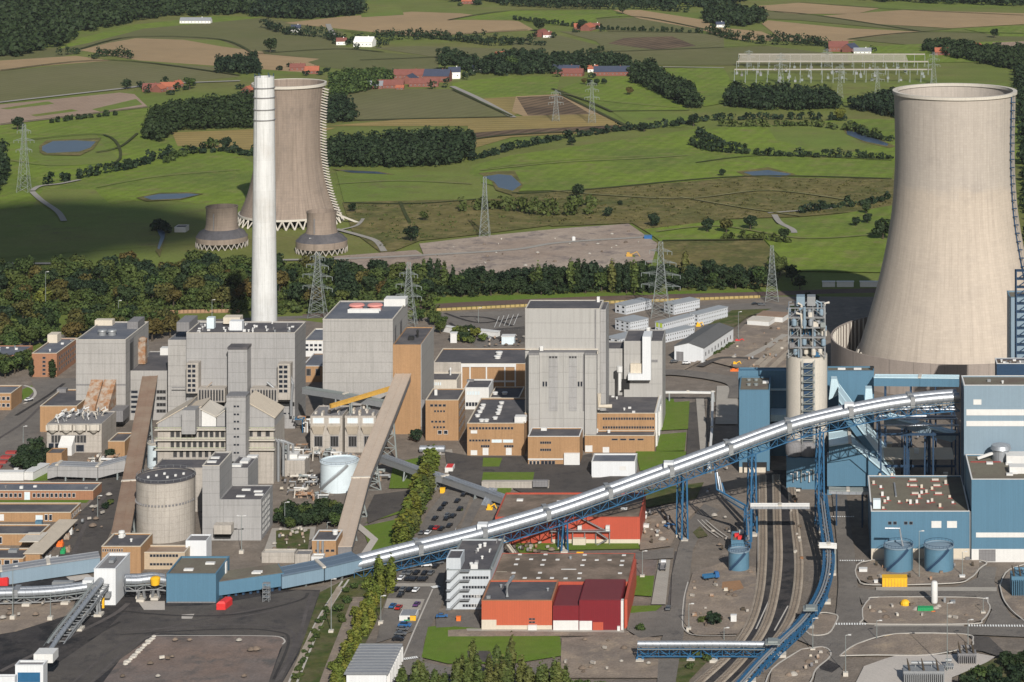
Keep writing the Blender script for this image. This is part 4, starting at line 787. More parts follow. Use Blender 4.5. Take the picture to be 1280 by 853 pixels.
b.win(64, 108, 544, 554, 11, OPEN, .12); b.win(60, 76, 554, 563, 2, WIND, .15); b.win(94, 106, 556, 565, 1, WIND, .1)
xa, xb = XW(77, b.Y0), XW(94, b.Y0); b.part('chute', WHITEP, MB().hexa([(xa, b.Y0-6, 0), (xb, b.Y0-6, 0), (xb, b.Y0-.02, 0), (xa, b.Y0-.02, 0)], [(xa, b.Y0-6, 5), (xb, b.Y0-6, 5), (xb, b.Y0-.02, 9), (xa, b.Y0-.02, 9)]))
bld('brick_shed', 'low ochre brick annexe at the foot of the filter house', 58, 77, 566.5, 584, 560, OCHRE, FELT); b = bld('brick_shed', 'small ochre brick shed beside the brown conveyor, behind a bush', 135, 156, 552, 571, 541, OCHRE, FELT, coping=CREAM)
# conveyor gallery helper: inclined boxes between points with roof and walls as parts
def gallery(name, label, pts, w, h, wm, rm, cat='conveyor', legs=(), legm=None, ribs=True, group=None):
    """pts run along the roof centre line, front to back"""
    pts = [V(p) for p in pts]; e = E(name, label, cat, (pts[0].x, pts[0].y, 0), group)
    mb = MB(); rb = MB()
    for a, b_ in zip(pts, pts[1:]):
        d = (b_-a); hz = V((d.x, d.y, 0)).normalized(); n = V((hz.y, -hz.x, 0))*w/2; dn = V((0, 0, -h))
        mb.hexa([a-n+dn, a+n+dn, b_+n+dn, b_-n+dn], [a-n, a+n, b_+n, b_-n]); m2 = n*1.08; t = V((0, 0, .35)); u = V((0, 0, .01))
        rb.hexa([a-m2+u, a+m2+u, b_+m2+u, b_-m2+u], [a-m2+t, a+m2+t, b_+m2+t, b_-m2+t])
        if ribs:
            for s in (-1, 1): rb.bar(a+n*s*.99+t*1.3, b_+n*s*.99+t*1.3, .3); 
            rb.bar(a+t*1.4, b_+t*1.4, .5, .2)
    mb.build('gallery', wm, e); rb.build('roof', rm, e)
    for a in pts[1:-1]:
        hz = V((pts[1].x-pts[0].x, pts[1].y-pts[0].y, 0)).normalized(); n = V((hz.y, -hz.x, 0)); MB().bar(a-n*w*.57+V((0, 0, .5)), a+n*w*.57+V((0, 0, .5)), 1.6, .7).build('expansion_joint', CONCW, e)
    for t, sp in legs:
        i = min(int(t*(len(pts)-1)), len(pts)-2); f = t*(len(pts)-1)-i; c = pts[i].lerp(pts[i+1], f); d = pts[i+1]-pts[i]; hz = V((d.x, d.y, 0)).normalized(); n = V((hz.y, -hz.x, 0)); mb = MB(); top = c-V((0, 0, h))
        for s in (-1, 1): mb.bar(top+n*s*w*.4, V((c.x, c.y, 0))+n*s*sp, .7)
        k_ = 3 if c.z > 10 else 1
        for j in range(k_):
            f0, f1 = j/k_, (j+1)/k_; L = lambda s, f: (top+n*s*w*.4).lerp(V((c.x, c.y, 0))+n*s*sp, f); mb.bar(L(-1, f0), L(1, f1), .35).bar(L(1, f0), L(-1, f1), .35).bar(L(-1, f1), L(1, f1), .35)
        mb.build('leg', legm or GALV, e)
    return e
gallery('inclined_conveyor', 'long brown-roofed inclined conveyor rising to the left boiler houses', [P(151, 667, 1086), P(163.5, 602, 1163), P(187.5, 471, 1329)], 7.8, 4, GREYDK, BROWNR, legs=((.25, 4), (.6, 4.5), (.85, 4)))
gallery('inclined_conveyor', 'long tan-roofed inclined conveyor climbing to the brick annexe tower', [P(428, 684, 1088), P(451, 598, 1168), P(504, 468, 1300)], 8.2, 4, GREYDK, TANR, legs=((.15, 4), (.38, 5), (.6, 5.5), (.8, 5)))
gallery('conveyor_gallery', 'grey rounded conveyor gallery on posts, low at the left', [P(62, 583, 1213), P(74, 580, 1213), P(124, 582, 1214), P(158, 573, 1216)], 7, 5.5, GREY2, CORRG, legs=((.4, 3), (.55, 3), (.66, 3), (.9, 3)))
gallery('yellow_conveyor', 'narrow ochre-yellow lattice conveyor leaning on the tan conveyor', [P(413, 507, 1262), P(497, 482, 1290)], 1.7, 1.5, YELC, YELC, legs=((.3, 2),))
gallery('pipe_gallery', 'grey slim pipe gallery between the grey boiler houses', [P(380, 485, 1300), P(432, 493, 1285), P(480, 502, 1275)], 3, 3, STEELG, GALV, legs=((.4, 2), (.8, 2)))
gallery('conveyor_gallery', 'silver slim conveyor passing behind the tall hedge to the red hall', [P(478, 570, 1225), P(530, 589, 1200), P(556, 596, 1195), P(632, 622, 1166)], 4, 3, STEELG, SILVER, legs=((.2, 2.5), (.55, 2.5), (.85, 2.5)))
gallery('conveyor_gallery', 'short silver conveyor stub dropping towards the red hall', [P(606, 633, 1168), P(617, 611, 1176)], 4, 3, STEELG, SILVER, legs=((.5, 2),))
# filter building in front of the wide boiler house
b = bld('filter_building', 'stepped grey filter building with gabled hoppers and stair shaft below the wide boiler house', 197, 342, 535, 605, 519, CONC, GREYDK, par=.2); B9 = b
for r in (536, 549, 561):
    z = ZW(r, b.Y0); MB().box(b.X0-1, b.X1+1, b.Y0-2.2, b.Y0-.02, z-.4, z).build('walkway', CONCW, b.e)
    mb = MB(); mb.bar((b.X0-1, b.Y0-2.1, z+1.1), (b.X1+1, b.Y0-2.1, z+1.1), .14); [mb.bar((x, b.Y0-2.1, z), (x, b.Y0-2.1, z+1.1), .12) for x in np.arange(b.X0, b.X1, 3)]; mb.build('handrail', mat('pale_green_rail', (.42, .47, .3), .7), b.e)
b.win(212, 282, 539, 547, 10, OPEN, .3); b.win(212, 282, 551, 560, 10, OPEN, .35); b.win(215, 270, 563, 572, 7, OPEN, .4); b.win(308, 340, 538, 546, 3, PANEL if 0 else OPEN, .5)
def shed(e, nm, m, rm, px0, px1, lo, hi, Yf, Yb, left=True):
    """lean-to hopper: front outline rises from lo to hi"""
    x0, x1 = XW(px0, Yf), XW(px1, Yf); zl, zh = ZW(lo, Yf), ZW(hi, Yf); zb_ = ZW(536, Yf)+.3; za, zc_ = (zl, zh) if left else (zh, zl)
    MB().hexa([(x0, Yf, zb_), (x1, Yf, zb_), (x1, Yb, zb_), (x0, Yb, zb_)], [(x0, Yf, za), (x1, Yf, zc_), (x1, Yb, zc_), (x0, Yb, za)]).build(nm, m, e)
    MB().hexa([(x0-.5, Yf-.6, za+.02), (x1+.5, Yf-.6, zc_+.02), (x1+.5, Yb, zc_+.02), (x0-.5, Yb, za+.02)], [(x0-.5, Yf-.6, za+.5), (x1+.5, Yf-.6, zc_+.5), (x1+.5, Yb, zc_+.5), (x0-.5, Yb, za+.5)]).build('hopper_roof', rm, e)
PALER = mat('pale_roof', (.52, .45, .36), .85, var=.12, streak=.1)
shed(b.e, 'hopper', GREY2, PALER, 197, 233, 530, 508, b.Y0+2, b.Y1-2, True); shed(b.e, 'hopper', GREY2, PALER, 308, 343, 523, 502, b.Y0+2, b.Y1-2, False)
shed(b.e, 'hopper', WHITEP, CONCW, 252, 270, 522, 512, b.Y0+3, b.Y1-4, False); shed(b.e, 'hopper', GREY2, PALER, 234, 251, 514, 509, b.Y0+3, b.Y1-4, True); shed(b.e, 'hopper', GREY2, CONCW, 271, 282, 522, 512, b.Y0+3, b.Y1-4, True)
b.pbox('stair_shaft', GREY2, 283, 307, 497, 577, b.Y0-9, b.Y0-.03)
MB().box(XW(283, b.Y0-9)-.2, XW(307, b.Y0-9)+.2, b.Y0-9.2, b.Y0-.05, ZW(497, b.Y0-9)+.01, ZW(497, b.Y0-9)+.8).build('shaft_cap', GREYDK, b.e)
for r in (507, 517, 526, 535, 545, 555, 565): b.win(291.5, 299.5, r, r+2.4, 2, WIND, .25, Y=b.Y0-9)
b.pbox('duct', GREY2, 227, 244, 513, 543, b.Y0-5, b.Y0+4); b.ridge_clutter(6, 5)
mb = MB(); [mb.tube([(b.X1+1.5+i*1.2, b.Y0+4+i*6, 0), (b.X1+1.5+i*1.2, b.Y0+4+i*6, 20-i*2), (b.X1-1, b.Y0+5+i*6, 22-i*2)], .7, 8) for i in range(4)]; mb.build('pipe', STEELG, b.e)
# silo pair and low blocks
def tank(name, label, cx, top, bot, hw, m, roofm=None, cat='tank', dome=.0, stair=True, group=None, ladder=STEELG, z0=0):
    """upright cylinder; bot = lowest visible pixel row of its foot"""
    Y = D(bot); 
    for _ in range(6): Y = D(bot)+hw*Y/F
    s = SC(Y); x = (cx-CX)/s; r = hw/s; z = H-(top-CY)/s; e = E(name, label, cat, (x, Y, 0), group)
    MB().lathe((x, Y, 0), [(r, z0), (r, z), (r-.2, z)], 48, cap=False).build('shell', m, e, True)
    MB().lathe((x, Y, 0), [(r-.01, z-.4), (r*.6, z-.3+r*dome*.6), (.05, z-.3+r*dome)], 48, cap=False).build('roof', roofm or m, e, True)
    MB().lathe((x, Y, z), [(r+.02, -.1), (r+.3, -.1), (r+.3, .35), (r-.25, .35), (r-.25, -.1)], 48, cap=False).build('rim', roofm or m, e)
    mb = MB(); [mb.bar((x+(r-.1)*math.cos(i*.2618), Y+(r-.1)*math.sin(i*.2618), z), (x+(r-.1)*math.cos(i*.2618), Y+(r-.1)*math.sin(i*.2618), z+1.5), .12) for i in range(24)]
    mb.lathe((x, Y, z+1.4), [(r-.15, 0), (r, 0), (r, .12), (r-.15, .12)], 48, cap=False); mb.build('handrail', ladder, e)
    if stair:
        mb = MB(); pr = None
        for i in range(19):
            a = R(-150)+R(95)*i/18; p = V((x+(r+.6)*math.cos(a), Y+(r+.6)*math.sin(a), z*i/18)); 
            if pr: mb.bar(pr, p, .25, 1.1).bar(pr+V((0, 0, 1.2)), p+V((0, 0, 1.2)), .1)
            pr = p
        mb.build('stair', ladder, e)
    return e, V((x, Y, z)), r
e, c, r = tank('silo', 'short pale blue silo with rusty clutter on top, beside the brown conveyor', 200, 553, 587, 15.2, TANKW, CONCW, 'silo', .1, False)
for i in range(9): a = i*.7; MB().box(c.x+math.cos(a)*r*.6-.6, c.x+math.cos(a)*r*.6+.6, c.y+math.sin(a)*r*.6-.5, c.y+math.sin(a)*r*.6+.5, c.z-.3, c.z+.6+(i % 3)*.7).build('roof_fitting', [CONCW, RUST, STEELG][i % 3], e)
b = bld('low_block', 'low concrete block with recessed roof between the silo and the grey offices', 191, 254, 585, 640, 573, CONC, FELT)
e, c, r = tank('silo', 'big round weathered concrete silo with dark flat roof, in front of the grey filter building', 207.3, 595, 680, 35.8, CONC, FELT, 'silo', 0, False)
mb = MB(); [mb.box(c.x+(r+.0)*math.cos(a)-.4, c.x+(r)*math.cos(a)+.4, c.y+(r)*math.sin(a)-.4, c.y+r*math.sin(a)+.4, 17, 17.8) for a in np.arange(3.3, 6.2, .12)]; mb.build('anchor_row', GREYDK, e)
for i in range(6): MB().box(c.x-8+i*3, c.x-7+i*3, c.y-3+(i % 3)*3, c.y-2+(i % 3)*3, c.z-.3, c.z+.6).build('roof_hatch', WHITEP, e)
e, c, r = tank('storage_tank', 'pale blue-white storage tank beside the tan conveyor', 424.5, 576, 617.4, 23.6, TANKW, None, 'tank', .06)
# grey office block
b = bld('grey_block', 'tall narrow grey block with lower wing, right of the round silo', 253, 274.5, 582.5, 676, 565, GREY2, FELT, coping=CONCW); Yq = b.Y0
b.rbox('skylight', WHITEP, 264, 578, 5, 2, .6); b.rbox('skylight', WHITEP, 268, 573, 5, 2, .6)
b.block(b.X1+.05, XW(326.5, Yq), Yq, 1136.5, 0, ZW(624.5, Yq), GREY2, FELT)
zz = ZW(624.5, Yq)-.5
for px, py in ((308, 613), (301, 621), (323, 615), (324, 619)): b.rbox('skylight', WHITEP, px, py, 4, 1.6, .6, zz)
b.pbox('bay', CONC, 267, 289, 657, 668, Yq-5, Yq-.02); b.pbox('bay_opening', BLACK, 268, 288, 668.5, 673, Yq-1, Yq-.03)
b.rwin(Yq+2, Yq+18, 1.5, zz-1, 3, WIN3, .35, X=XW(326.5, Yq), rows=6); b.pbox('base_wall', OCHRE, 289, 327, 678, 691, Yq-.4, Yq+.2)
b = bld('grey_block', 'small grey block with white skylights behind the grey wing', 286, 310, 585, 660, 570, GREY2, FELT, Yf=1139); b.rbox('skylight', WHITEP, 293, 583, 7, 3, 1); b.rbox('skylight', WHITEP, 307, 577, 4, 7, 1); b.rbox('skylight', WHITEP, 316, 572, 5, 3, 1)
b = bld('white_hut', 'small white hut with grille roof behind the blue building', 232, 258, 676, 704, 668, WHITE, GREYDK)
b = bld('beige_building', 'long beige brick building with window bands behind the white transfer tower', 176.5, 231, 691, 712, 682, BEIGE, BROWNR, coping=CREAM); b.win(187, 223, 693, 696.5, 9, WIND, .15); b.win(187, 216, 704, 707, 7, WIND, .15)
b = bld('brick_office', 'ochre brick office with dark flat roof at the foot of the brown conveyor', 127, 176, 683.5, 717, 667, OCHRE, FELT, coping=CREAM); b.win(127.5, 154, 686, 690, 9, WIN, .4); b.win(127.5, 152, 697, 701, 6, WIN, .3); b.rvent('roof_vent', WHITEP, 152, 672, 1.2, 3); b.ridge_clutter(3, 8)
b = bld('pump_house', 'small ochre brick house with dark roof at the foot of the tan conveyor', 390, 420, 676, 701, 663, OCHRE, FELT, coping=WHITEP); b.win(393, 419, 687, 690, 4, WIND, .3); [b.pbox('flue', STEELG, a, a+2.5, 677, 692, b.Y0-1, b.Y0-.02) for a in (396, 402)]; b.rvent('roof_vent', WHITEP, 419, 668, 1.2, 2)
b = bld('white_hut', 'white gabled hut just behind the blue conveyor tail', 389, 404, 696, 712, 692, WHITEP, CONCW)
bld('concrete_wall', 'long low pale concrete bunker wall behind the blue extension', 327, 368, 691, 704, 686, CONC, CONCW); bld('concrete_wall', 'second pale concrete bunker wall beside the little brick house', 368.5, 388, 693, 706, 687, CONC, GREYDK)
# long brick workshops at the left edge
b = bld('brick_workshop', 'long low brick workshop with white windows and dark roof at left, farthest of the row', -60, 116.5, 613.7, 625, 603.5, RUSTB, FELTB, coping=CREAM); b.win(-58, 28, 616.5, 622, 15, WIN, .3); b.win(30, 38, 615, 625, 1, PANEL, .1); b.win(40, 95, 616.5, 622, 10, WIN, .3); b.ridge_clutter(4, 9)
b = bld('brick_workshop', 'long low brick workshop with ochre panels at left, second of the row', -60, 88.5, 641, 652.5, 629, OCHRE, FELT, coping=CREAM); b.win(-40, 8, 643, 651, 4, DOOR, .5); b.win(44, 54, 644, 652, 1, PANEL, .1); b.win(55, 66, 643, 651, 2, WIN, .3); b.rwin(b.Y0+1, b.Y1-1, 1, b.Z1-1.2, 4, WIN, .4)
b = bld('brick_workshop', 'low brick workshop partly hidden by the beige shed, third of the row', -60, 50, 668, 682, 656, OCHRE, FELT, coping=CREAM); b.win(-30, 4, 671, 680, 4, WIN, .3); b.rbox('side_roof', CONCW, 42, 672, 9, 14, .3)
b = bld('brick_workshop', 'lowest dark-roofed brick workshop in the left corner, nearest of the row', -60, 29, 698.5, 707, 686, OCHRE, FELT, coping=CREAM); b.rbox('roof_frame', STEELG, 17, 690, 4, 3, 1.2); b.win(-40, 25, 700, 706, 6, WIN, .3)
b = bld('long_shed', 'long shed with beige pitched roof and open right side, at left', 31, 50, 693, 704, 651, OCHRE, PALER, par=0); b.part('canopy', PALER, MB().box(b.X0-.6, b.X1+1.6, b.Y0-.6, b.Y1+.5, b.Z1+.2, b.Z1+.5)); b.rwin(b.Y0+3, b.Y1-3, .3, b.Z1-.8, 8, OPEN, .06)
for i, (px, py, m, w_) in enumerate([(75, 683, ORANGE, 3), (84, 674, RUST, 2.5), (88, 668, WHITEP, 2), (60, 702, WHITEP, 3), (68, 703, WHITEP, 4), (84, 690, RUST, 3), (79, 692, GREEN, 2), (90, 660, CONCW, 2.5)]):
    p = G(px, py); o = MB().box(p.x-w_/2, p.x+w_/2, p.y-1.2, p.y+1.2, 0, 1.6).box(p.x-w_*.3, p.x+w_*.2, p.y-.8, p.y+.8, 1.6, 2.4).box(p.x+w_*.25, p.x+w_*.45, p.y-.5, p.y+.5, 1.6, 3).build('machinery', m)
    tag(o, ['orange machine parked beside the beige shed', 'rusty machine part behind the orange one', 'white crate beside the shed far end', 'white crate at the near end of the beige shed', 'longer white crate at the near end of the beige shed', 'rusty scrap pile unit on the yard', 'green small machine on the yard beside the scrap', 'pale skip on the yard by the brick corner'][i], 'machine')
# precipitators beside the tan conveyor
for i, (a, c_) in enumerate(((388, 428), (431, 470))):
    b = bld('dust_filter', ['left of two brown dust filters with pale hopper faces', 'right of two brown dust filters, touching the tan conveyor'][i], a, c_, 520, 566, 507, CONC, GREYDK)
    n = 2 if i == 0 else 2; w_ = (c_-a)/n
    for j in range(n):
        x0, x1 = XW(a+w_*(j+.1), b.Y0), XW(a+w_*(j+.9), b.Y0); zt_, zm, zb_ = ZW(532, b.Y0), ZW(538, b.Y0), ZW(543, b.Y0); xm = (x0+x1)/2
        MB().hexa([(xm-2.4, b.Y0-.3, zb_), (xm+2.4, b.Y0-.3, zb_), (xm+2.4, b.Y0-.02, zb_), (xm-2.4, b.Y0-.02, zb_)], [(x0, b.Y0-2.6, zt_), (x1, b.Y0-2.6, zt_), (x1, b.Y0-.02, zt_), (x0, b.Y0-.02, zt_)]).build('hopper', PALER, b.e)
        b.wx(OPEN, xm, ZW(552, b.Y0), 4.5, 6); b.wx(PANEL, xm, ZW(526, b.Y0), (x1-x0)*.9, 3)
    for k_ in range(12):
        x, y = rnd.uniform(b.X0+1, b.X1-1), rnd.uniform(b.Y0+1, b.Y1-1); MB().box(x-.5, x+.5, y-1.5, y+1.5, b.Z1-.6, b.Z1+rnd.uniform(.4, 1.4)).build('roof_fitting', rnd.choice([CONCW, STEELG, PALER]), b.e)
b = bld('grey_shed', 'grey-brown machine shed with white covers beside the pale tank', 356, 381, 576, 596, 568, CONC, WHITEP); b.rbox('cover', WHITEP, 366, 571, 6, 7, 2); b.rbox('cover', WHITEP, 380, 572, 5, 3, 1)
for i, (px, py, lb) in enumerate([(395, 520, 'tangle of grey pipes between the filters and the wide boiler house'), (372, 560, 'tangle of pipes at the corner of the filter building'), (385, 604, 'heap of pipes in front of the grey machine shed'), (352, 545, 'vertical pipe bundle at the right wall of the filter building'), (404, 552, 'pipes in front of the left brown dust filter'), (446, 556, 'pipes in front of the right brown dust filter'), (462, 580, 'grey steel pipes under the tan conveyor'), (388, 586, 'white pipes left of the pale storage tank'), (200, 500, 'pipes and ducts between brown conveyor and filter building'), (176, 500, 'low pipes at the foot of the link building'), (128, 560, 'pipes right of the grey filter house')]):
    p = G(px, py+20); e = E('pipework', lb, 'pipes', p)
    for j in range(13):
        a = V((p.x+rnd.uniform(-8, 8), p.y+rnd.uniform(-7, 7), 0)); hh = rnd.uniform(2, 9 if i < 2 else 4); b_ = a+V((rnd.uniform(-6, 6), rnd.uniform(-4, 4), hh)); MB().tube([a, V((a.x, a.y, hh)), V((b_.x, a.y, hh)), b_+V((0, 0, .2))], rnd.uniform(.3, .8), 8).build('pipe', rnd.choice([STEELG, WHITEP, RUST, STEELB if i == 0 else CONCW, GALV]), e, True)
# ================= centre =================
b = bld('steel_tower', 'tall pale sheet-clad boiler tower with lower front block, at the centre', 661, 745.5, 441, 561, 437, TOWERCLAD, GREYDK, Yf=1270, par=.3); bx = b
for a, c_ in ((661, 674), (731, 745.5)):
    b.pbox('corner_shaft', TOWERCLAD, a, c_, 444, 545, b.Y0-2.2, b.Y0-.02); MB().box(XW(a, b.Y0), XW(c_, b.Y0), b.Y0-2.4, b.Y0+3, ZW(444, b.Y0-2.2)+.01, ZW(441, b.Y0-2.2)).build('cap', GREYDK, b.e)
b.pbox('recess', GREYDK, 728.6, 730.8, 446, 514, b.Y0-.2, b.Y0+.2)
for a, c_ in ((686, 697), (711, 721)): b.pbox('louvre_and_shade_band', GREY2, a, c_, 445, 514, b.Y0-.25, b.Y0-.02); b.win(a, c_, 445.5, 448, 3, OPEN, .2, Y=b.Y0-.25)
for a in (678, 681.5, 722, 725.5): b.win(a, a+2.6, 477, 483.5, 1, WIND, .1)
Yu = b.Y1+.05; zu = ZW(386.5, Yu)
b.block(XW(656.5, Yu), XW(750, Yu), Yu, F*(H-zu)/(375.6-CY), 0, zu, TOWERCLAD, FELT, .4, CONCW)
b.block(XW(750, Yu)+.05, XW(757, Yu), Yu+1.5, F*(H-zu)/(375.6-CY)-1, 0, zu-.6, GREY2, FELT, .3)
MB().box(XW(657, Yu), XW(748, Yu), Yu-1.2, Yu-.03, ZW(437, Yu), ZW(435.6, Yu)).build('gutter', CONCW, b.e)
for a in (665, 740): MB().box(XW(a, Yu), XW(a+14 if a < 700 else a+8, Yu), Yu-3, Yu-.05, ZW(441, Yu), ZW(438, Yu)).build('walkway', CONCW, b.e)
MB().box(XW(744, Yu)-.2, XW(744, Yu)+.4, Yu-.35, Yu-.03, 30, zu).build('downpipe', GREYDK, b.e); b.rbox('roof_hatch', WHITEP, 748, 378, 1.5, 1.5, 3, zu-.4); MB().box(XW(678, Yu)-1, XW(678, Yu)+.8, Yu-3.5, Yu-2, b.Z1, b.Z1+2.4).build('roof_hatch', WHITEP, b.e)
MB().tube([P(749, 492, Yu-8), P(749, 508, Yu-8), P(765, 508, Yu-8)], 1.1).build('pipe', CREAM, b.e)
# annexe at its right with white duct
b = bld('grey_annexe', 'grey sheet annexe with big white L-shaped duct, right of the central boiler tower', 780, 828, 426.5, 540, 412, TOWERCLAD, FELT, Yf=1312)
b.block(XW(757.2, 1316), b.X0-.05, 1316, 1334, 0, ZW(436, 1316), TOWERCLAD, FELT)
d = E('air_duct', 'white L-shaped flue duct on the front of the grey annexe', 'duct', P(807, 476, 1306)); Yf = 1307.5
MB().box(XW(803, Yf), XW(813.5, Yf), Yf, 1311.9, ZW(475.5, Yf), ZW(421, Yf)).build('riser', WHITE, d); MB().box(XW(785, Yf), XW(803, Yf)-.02, Yf, 1311.9, ZW(475.5, Yf), ZW(468, Yf)).build('elbow', WHITE, d)
MB().box(XW(803, Yf), XW(813.5, Yf), 1312.2, 1322, ZW(421, Yf)-3, ZW(421, Yf)-.1).build('head', WHITE, d)
b.pbox('bay', CREAM, 788, 802, 455, 467, b.Y0-2, b.Y0-.02); b.pbox('recess', BLACK, 777, 787, 474, 487, b.Y0-.2, b.Y0+.1)
MB().tube([P(774.5, 488, 1308), P(774.5, 458, 1308)], .9).build('pipe', WHITEP, b.e); MB().tube([P(774.5, 465, 1307.8), P(774.5, 458, 1307.8)], 1.6).build('silencer', WHITEP, b.e); b.rvent('roof_vent', WHITEP, 810, 414, 1.2, 2)
b.pbox('louvre_and_shade_band', GREYDK, 813, 822, 450, 453, b.Y0-.3, b.Y0-.02)
# ochre brick administration buildings
b = bld('brick_hall', 'long ochre brick hall with window bands around the foot of the central tower', 656, 819, 517, 559, 489, OCHRE, FELT, coping=CREAM)
b.win(662, 743, 520, 524, 7, DOOR, .25); b.win(753, 818, 522, 525, 20, WIND, .25); b.win(753, 818, 533, 536, 20, WIND, .25)
b.part('end_wall', WHITEP, MB().box(b.X1+.01, b.X1+1.2, b.Y0-.3, b.Y1+.2, 0, b.Z1+.3).box(b.X1+1.21, b.X1+2, b.Y0+8, b.Y0+12, 4, b.Z1-1).box(b.X1+1.21, b.X1+2, b.Y0+20, b.Y0+24, 4, b.Z1-1))
b.ridge_clutter(9, 21, None, XW(755, b.Y0), None); b.rbox('canopy', WHITEP, 681, 523, 20, 3, .8, 12)
b = bld('brick_block', 'low ochre brick front block below the long window bands', 731, 818, 545, 566, 538.5, OCHRE, FELT, coping=CREAM); b.win(763, 806, 548.5, 550.5, 4, WIND, .25); b.win(731, 741, 557, 565, 1, DOOR, .1); b.win(753, 762, 559, 566, 1, DOOR, .1); b.rvent('roof_vent', WHITEP, 745, 541, 1.1, 2); b.rvent('roof_vent', WHITEP, 761, 541, .8, 1.4)
b = bld('brick_block', 'ochre brick block with two short window strips and white ground floor doors', 660, 724.5, 546, 582, 535, OCHRE, FELT, coping=WHITEP); b.win(675, 689, 552, 555, 5, WIND, .15); b.win(675, 689, 561, 564, 5, WIND, .15); b.pbox('entrance', WHITEP, 705, 724.5, 567, 581.8, b.Y0-1.5, b.Y0-.02); b.win(661, 675, 576, 581, 3, WIN, .2); b.win(676, 694, 576, 581, 4, WIND, .1); b.rbox('roof_hatch', WHITEP, 680, 538, 3, 2, 1.4); b.pbox('plinth', WHITEP, 660, 704, 573.5, 575, b.Y0-.3, b.Y0-.01)
b = bld('brick_office', 'ochre brick office with rows of white roof domes and white garage doors', 584, 655, 529.5, 569.6, 498, OCHRE, FELT, coping=CREAM)
b.win(586, 642, 534, 537, 14, WIND, .25); b.win(586, 613, 549.5, 552, 7, WIND, .25); b.win(614, 642, 549.5, 553.5, 2, PANEL, .08); b.win(588, 597, 538, 542, 1, DOOR, .1); b.win(601, 612, 556.5, 559.5, 4, WIND, .1); b.win(630, 642, 556.5, 559.5, 4, WIND, .1); b.win(603, 611, 560, 569, 1, DOOR, .1); b.win(632, 640, 560, 569, 1, DOOR, .1); b.win(588, 597, 563, 569, 1, DOOR, .1)
for px, py in ((604, 508), (602.5, 511.5), (600, 516), (597, 521), (627, 505), (625, 510), (624, 514), (622.5, 518), (619, 524), (602, 527), (608, 527)): b.rvent('roof_dome', WHITEP, px, py, 1.25, 1.2)
b.rbox('penthouse', WHITEP, 651, 527, 6, 5, 3)
b = bld('brick_office', 'ochre brick block with small window rows beside the tan conveyor', 532, 573, 500.5, 551, 486, OCHRE, FELT, coping=CREAM); b.win(537, 558, 505.5, 508.5, 4, WIND, .25); b.win(542, 557, 513, 515.5, 4, WIND, .4); b.win(538, 557, 526, 528.5, 4, WIND, .35); b.win(541, 557, 533, 535.5, 4, WIND, .35); b.win(546, 561, 538, 543, 2, WIN, .3); b.rwin(b.Y0+2, b.Y1-2, 3, b.Z1-2, 5, WIND, .4, rows=4); b.rbox('stair_head', WHITEP, 545, 494, 1.5, 1.2, 3)
b = bld('grey_block', 'small grey block with flat roof behind the ochre office', 536, 571, 475.5, 498, 466, CONCW, FELT, coping=CREAM); b.win(538, 552, 478, 482, 5, PANEL, .4); b.rvent('roof_vent', WHITEP, 563, 469, .5, 4)
b = bld('brick_hall', 'ochre brick hall with white wall frames in the shadow of the central tower', 541, 657, 455, 488, 436, OCHRE, FELT, coping=CREAM)
for a in (577, 587.5, 608, 631, 644): b.pbox('pilaster', WHITEP, a-.8, a+.8, 455, 487.9, b.Y0-.5, b.Y0-.02)
b.pbox('fascia', WHITEP, 577, 645, 455, 459, b.Y0-.55, b.Y0-.03); b.pbox('fascia', WHITEP, 609, 645, 476, 478, b.Y0-.55, b.Y0-.03); b.pbox('grey_front', CONC, 541, 576, 453, 488, b.Y0-.4, b.Y0-.02)
for px, py in ((624, 443), (622, 448)): b.rvent('roof_dome', WHITEP, px, py, 1.8, 1.6)
b = bld('white_block', 'white fronted stepped block among the brick offices', 581, 611, 485, 512, 474.5, WHITEP, FELT, coping=WHITEP); b.win(583, 600, 489, 494, 5, PANEL, .1); b.win(582, 601, 503, 508, 5, WIND, .15); b.rbox('roof_hatch', GREYDK, 588, 477, 4, 2, 1)
b = bld('flat_block', 'dark-roofed flat block with two white roof domes', 612, 649, 497.5, 514, 484, OCHRE, FELT, coping=CREAM); b.rvent('roof_dome', WHITEP, 619, 493, 1.4, 1.3); b.rvent('roof_dome', WHITEP, 631, 493, 1.4, 1.3)
b = bld('grey_hall', 'dark-roofed low hall between the wide boiler house and the pink-vented tower', 380, 404, 426, 446, 411, WHITEP, FELTB, coping=CREAM); b.win(381, 403, 429, 440, 4, WIND, .3, rows=2)
b = bld('brick_hall', 'second dark-roofed hall in the gap between the two grey towers', 378, 404, 458, 478, 442, OCHRE, FELTB, coping=WHITEP); b.win(380, 403, 461, 470, 2, OPEN, .5)
b = bld('white_shed', 'white flat shed with grey roof in front of the ochre offices', 739.5, 794, 577.5, 597, 567.5, WHITE, FELTB, coping=WHITEP); b.win(774, 783, 583, 588, 1, DOOR, .1)
e = E('pipe_tank', 'silver horizontal pressure tank beside the hedge top', 'tank', G(540, 567)); y = D(567); MB().tube([(XW(524, y), y, 2.4), (XW(525, y), y, 2.4), (XW(556, y), y, 2.4), (XW(557, y), y, 2.4)], [.6, 1.9, 1.9, .6], 16).build('vessel', SILVER, e, True); [MB().box(XW(a, y)-.4, XW(a, y)+.4, y-1.4, y+1.4, 0, 1.2).build('saddle', CONC, e) for a in (530, 551)]
o = sheet('pavement', PAVE, [(529, 566), (565, 562), (566, 568), (530, 572)], .2); bld('bus_shelter', 'little red-roofed shelter by the parking lot', 556, 566, 585, 591, 580, WHITEP, REDP, par=0)
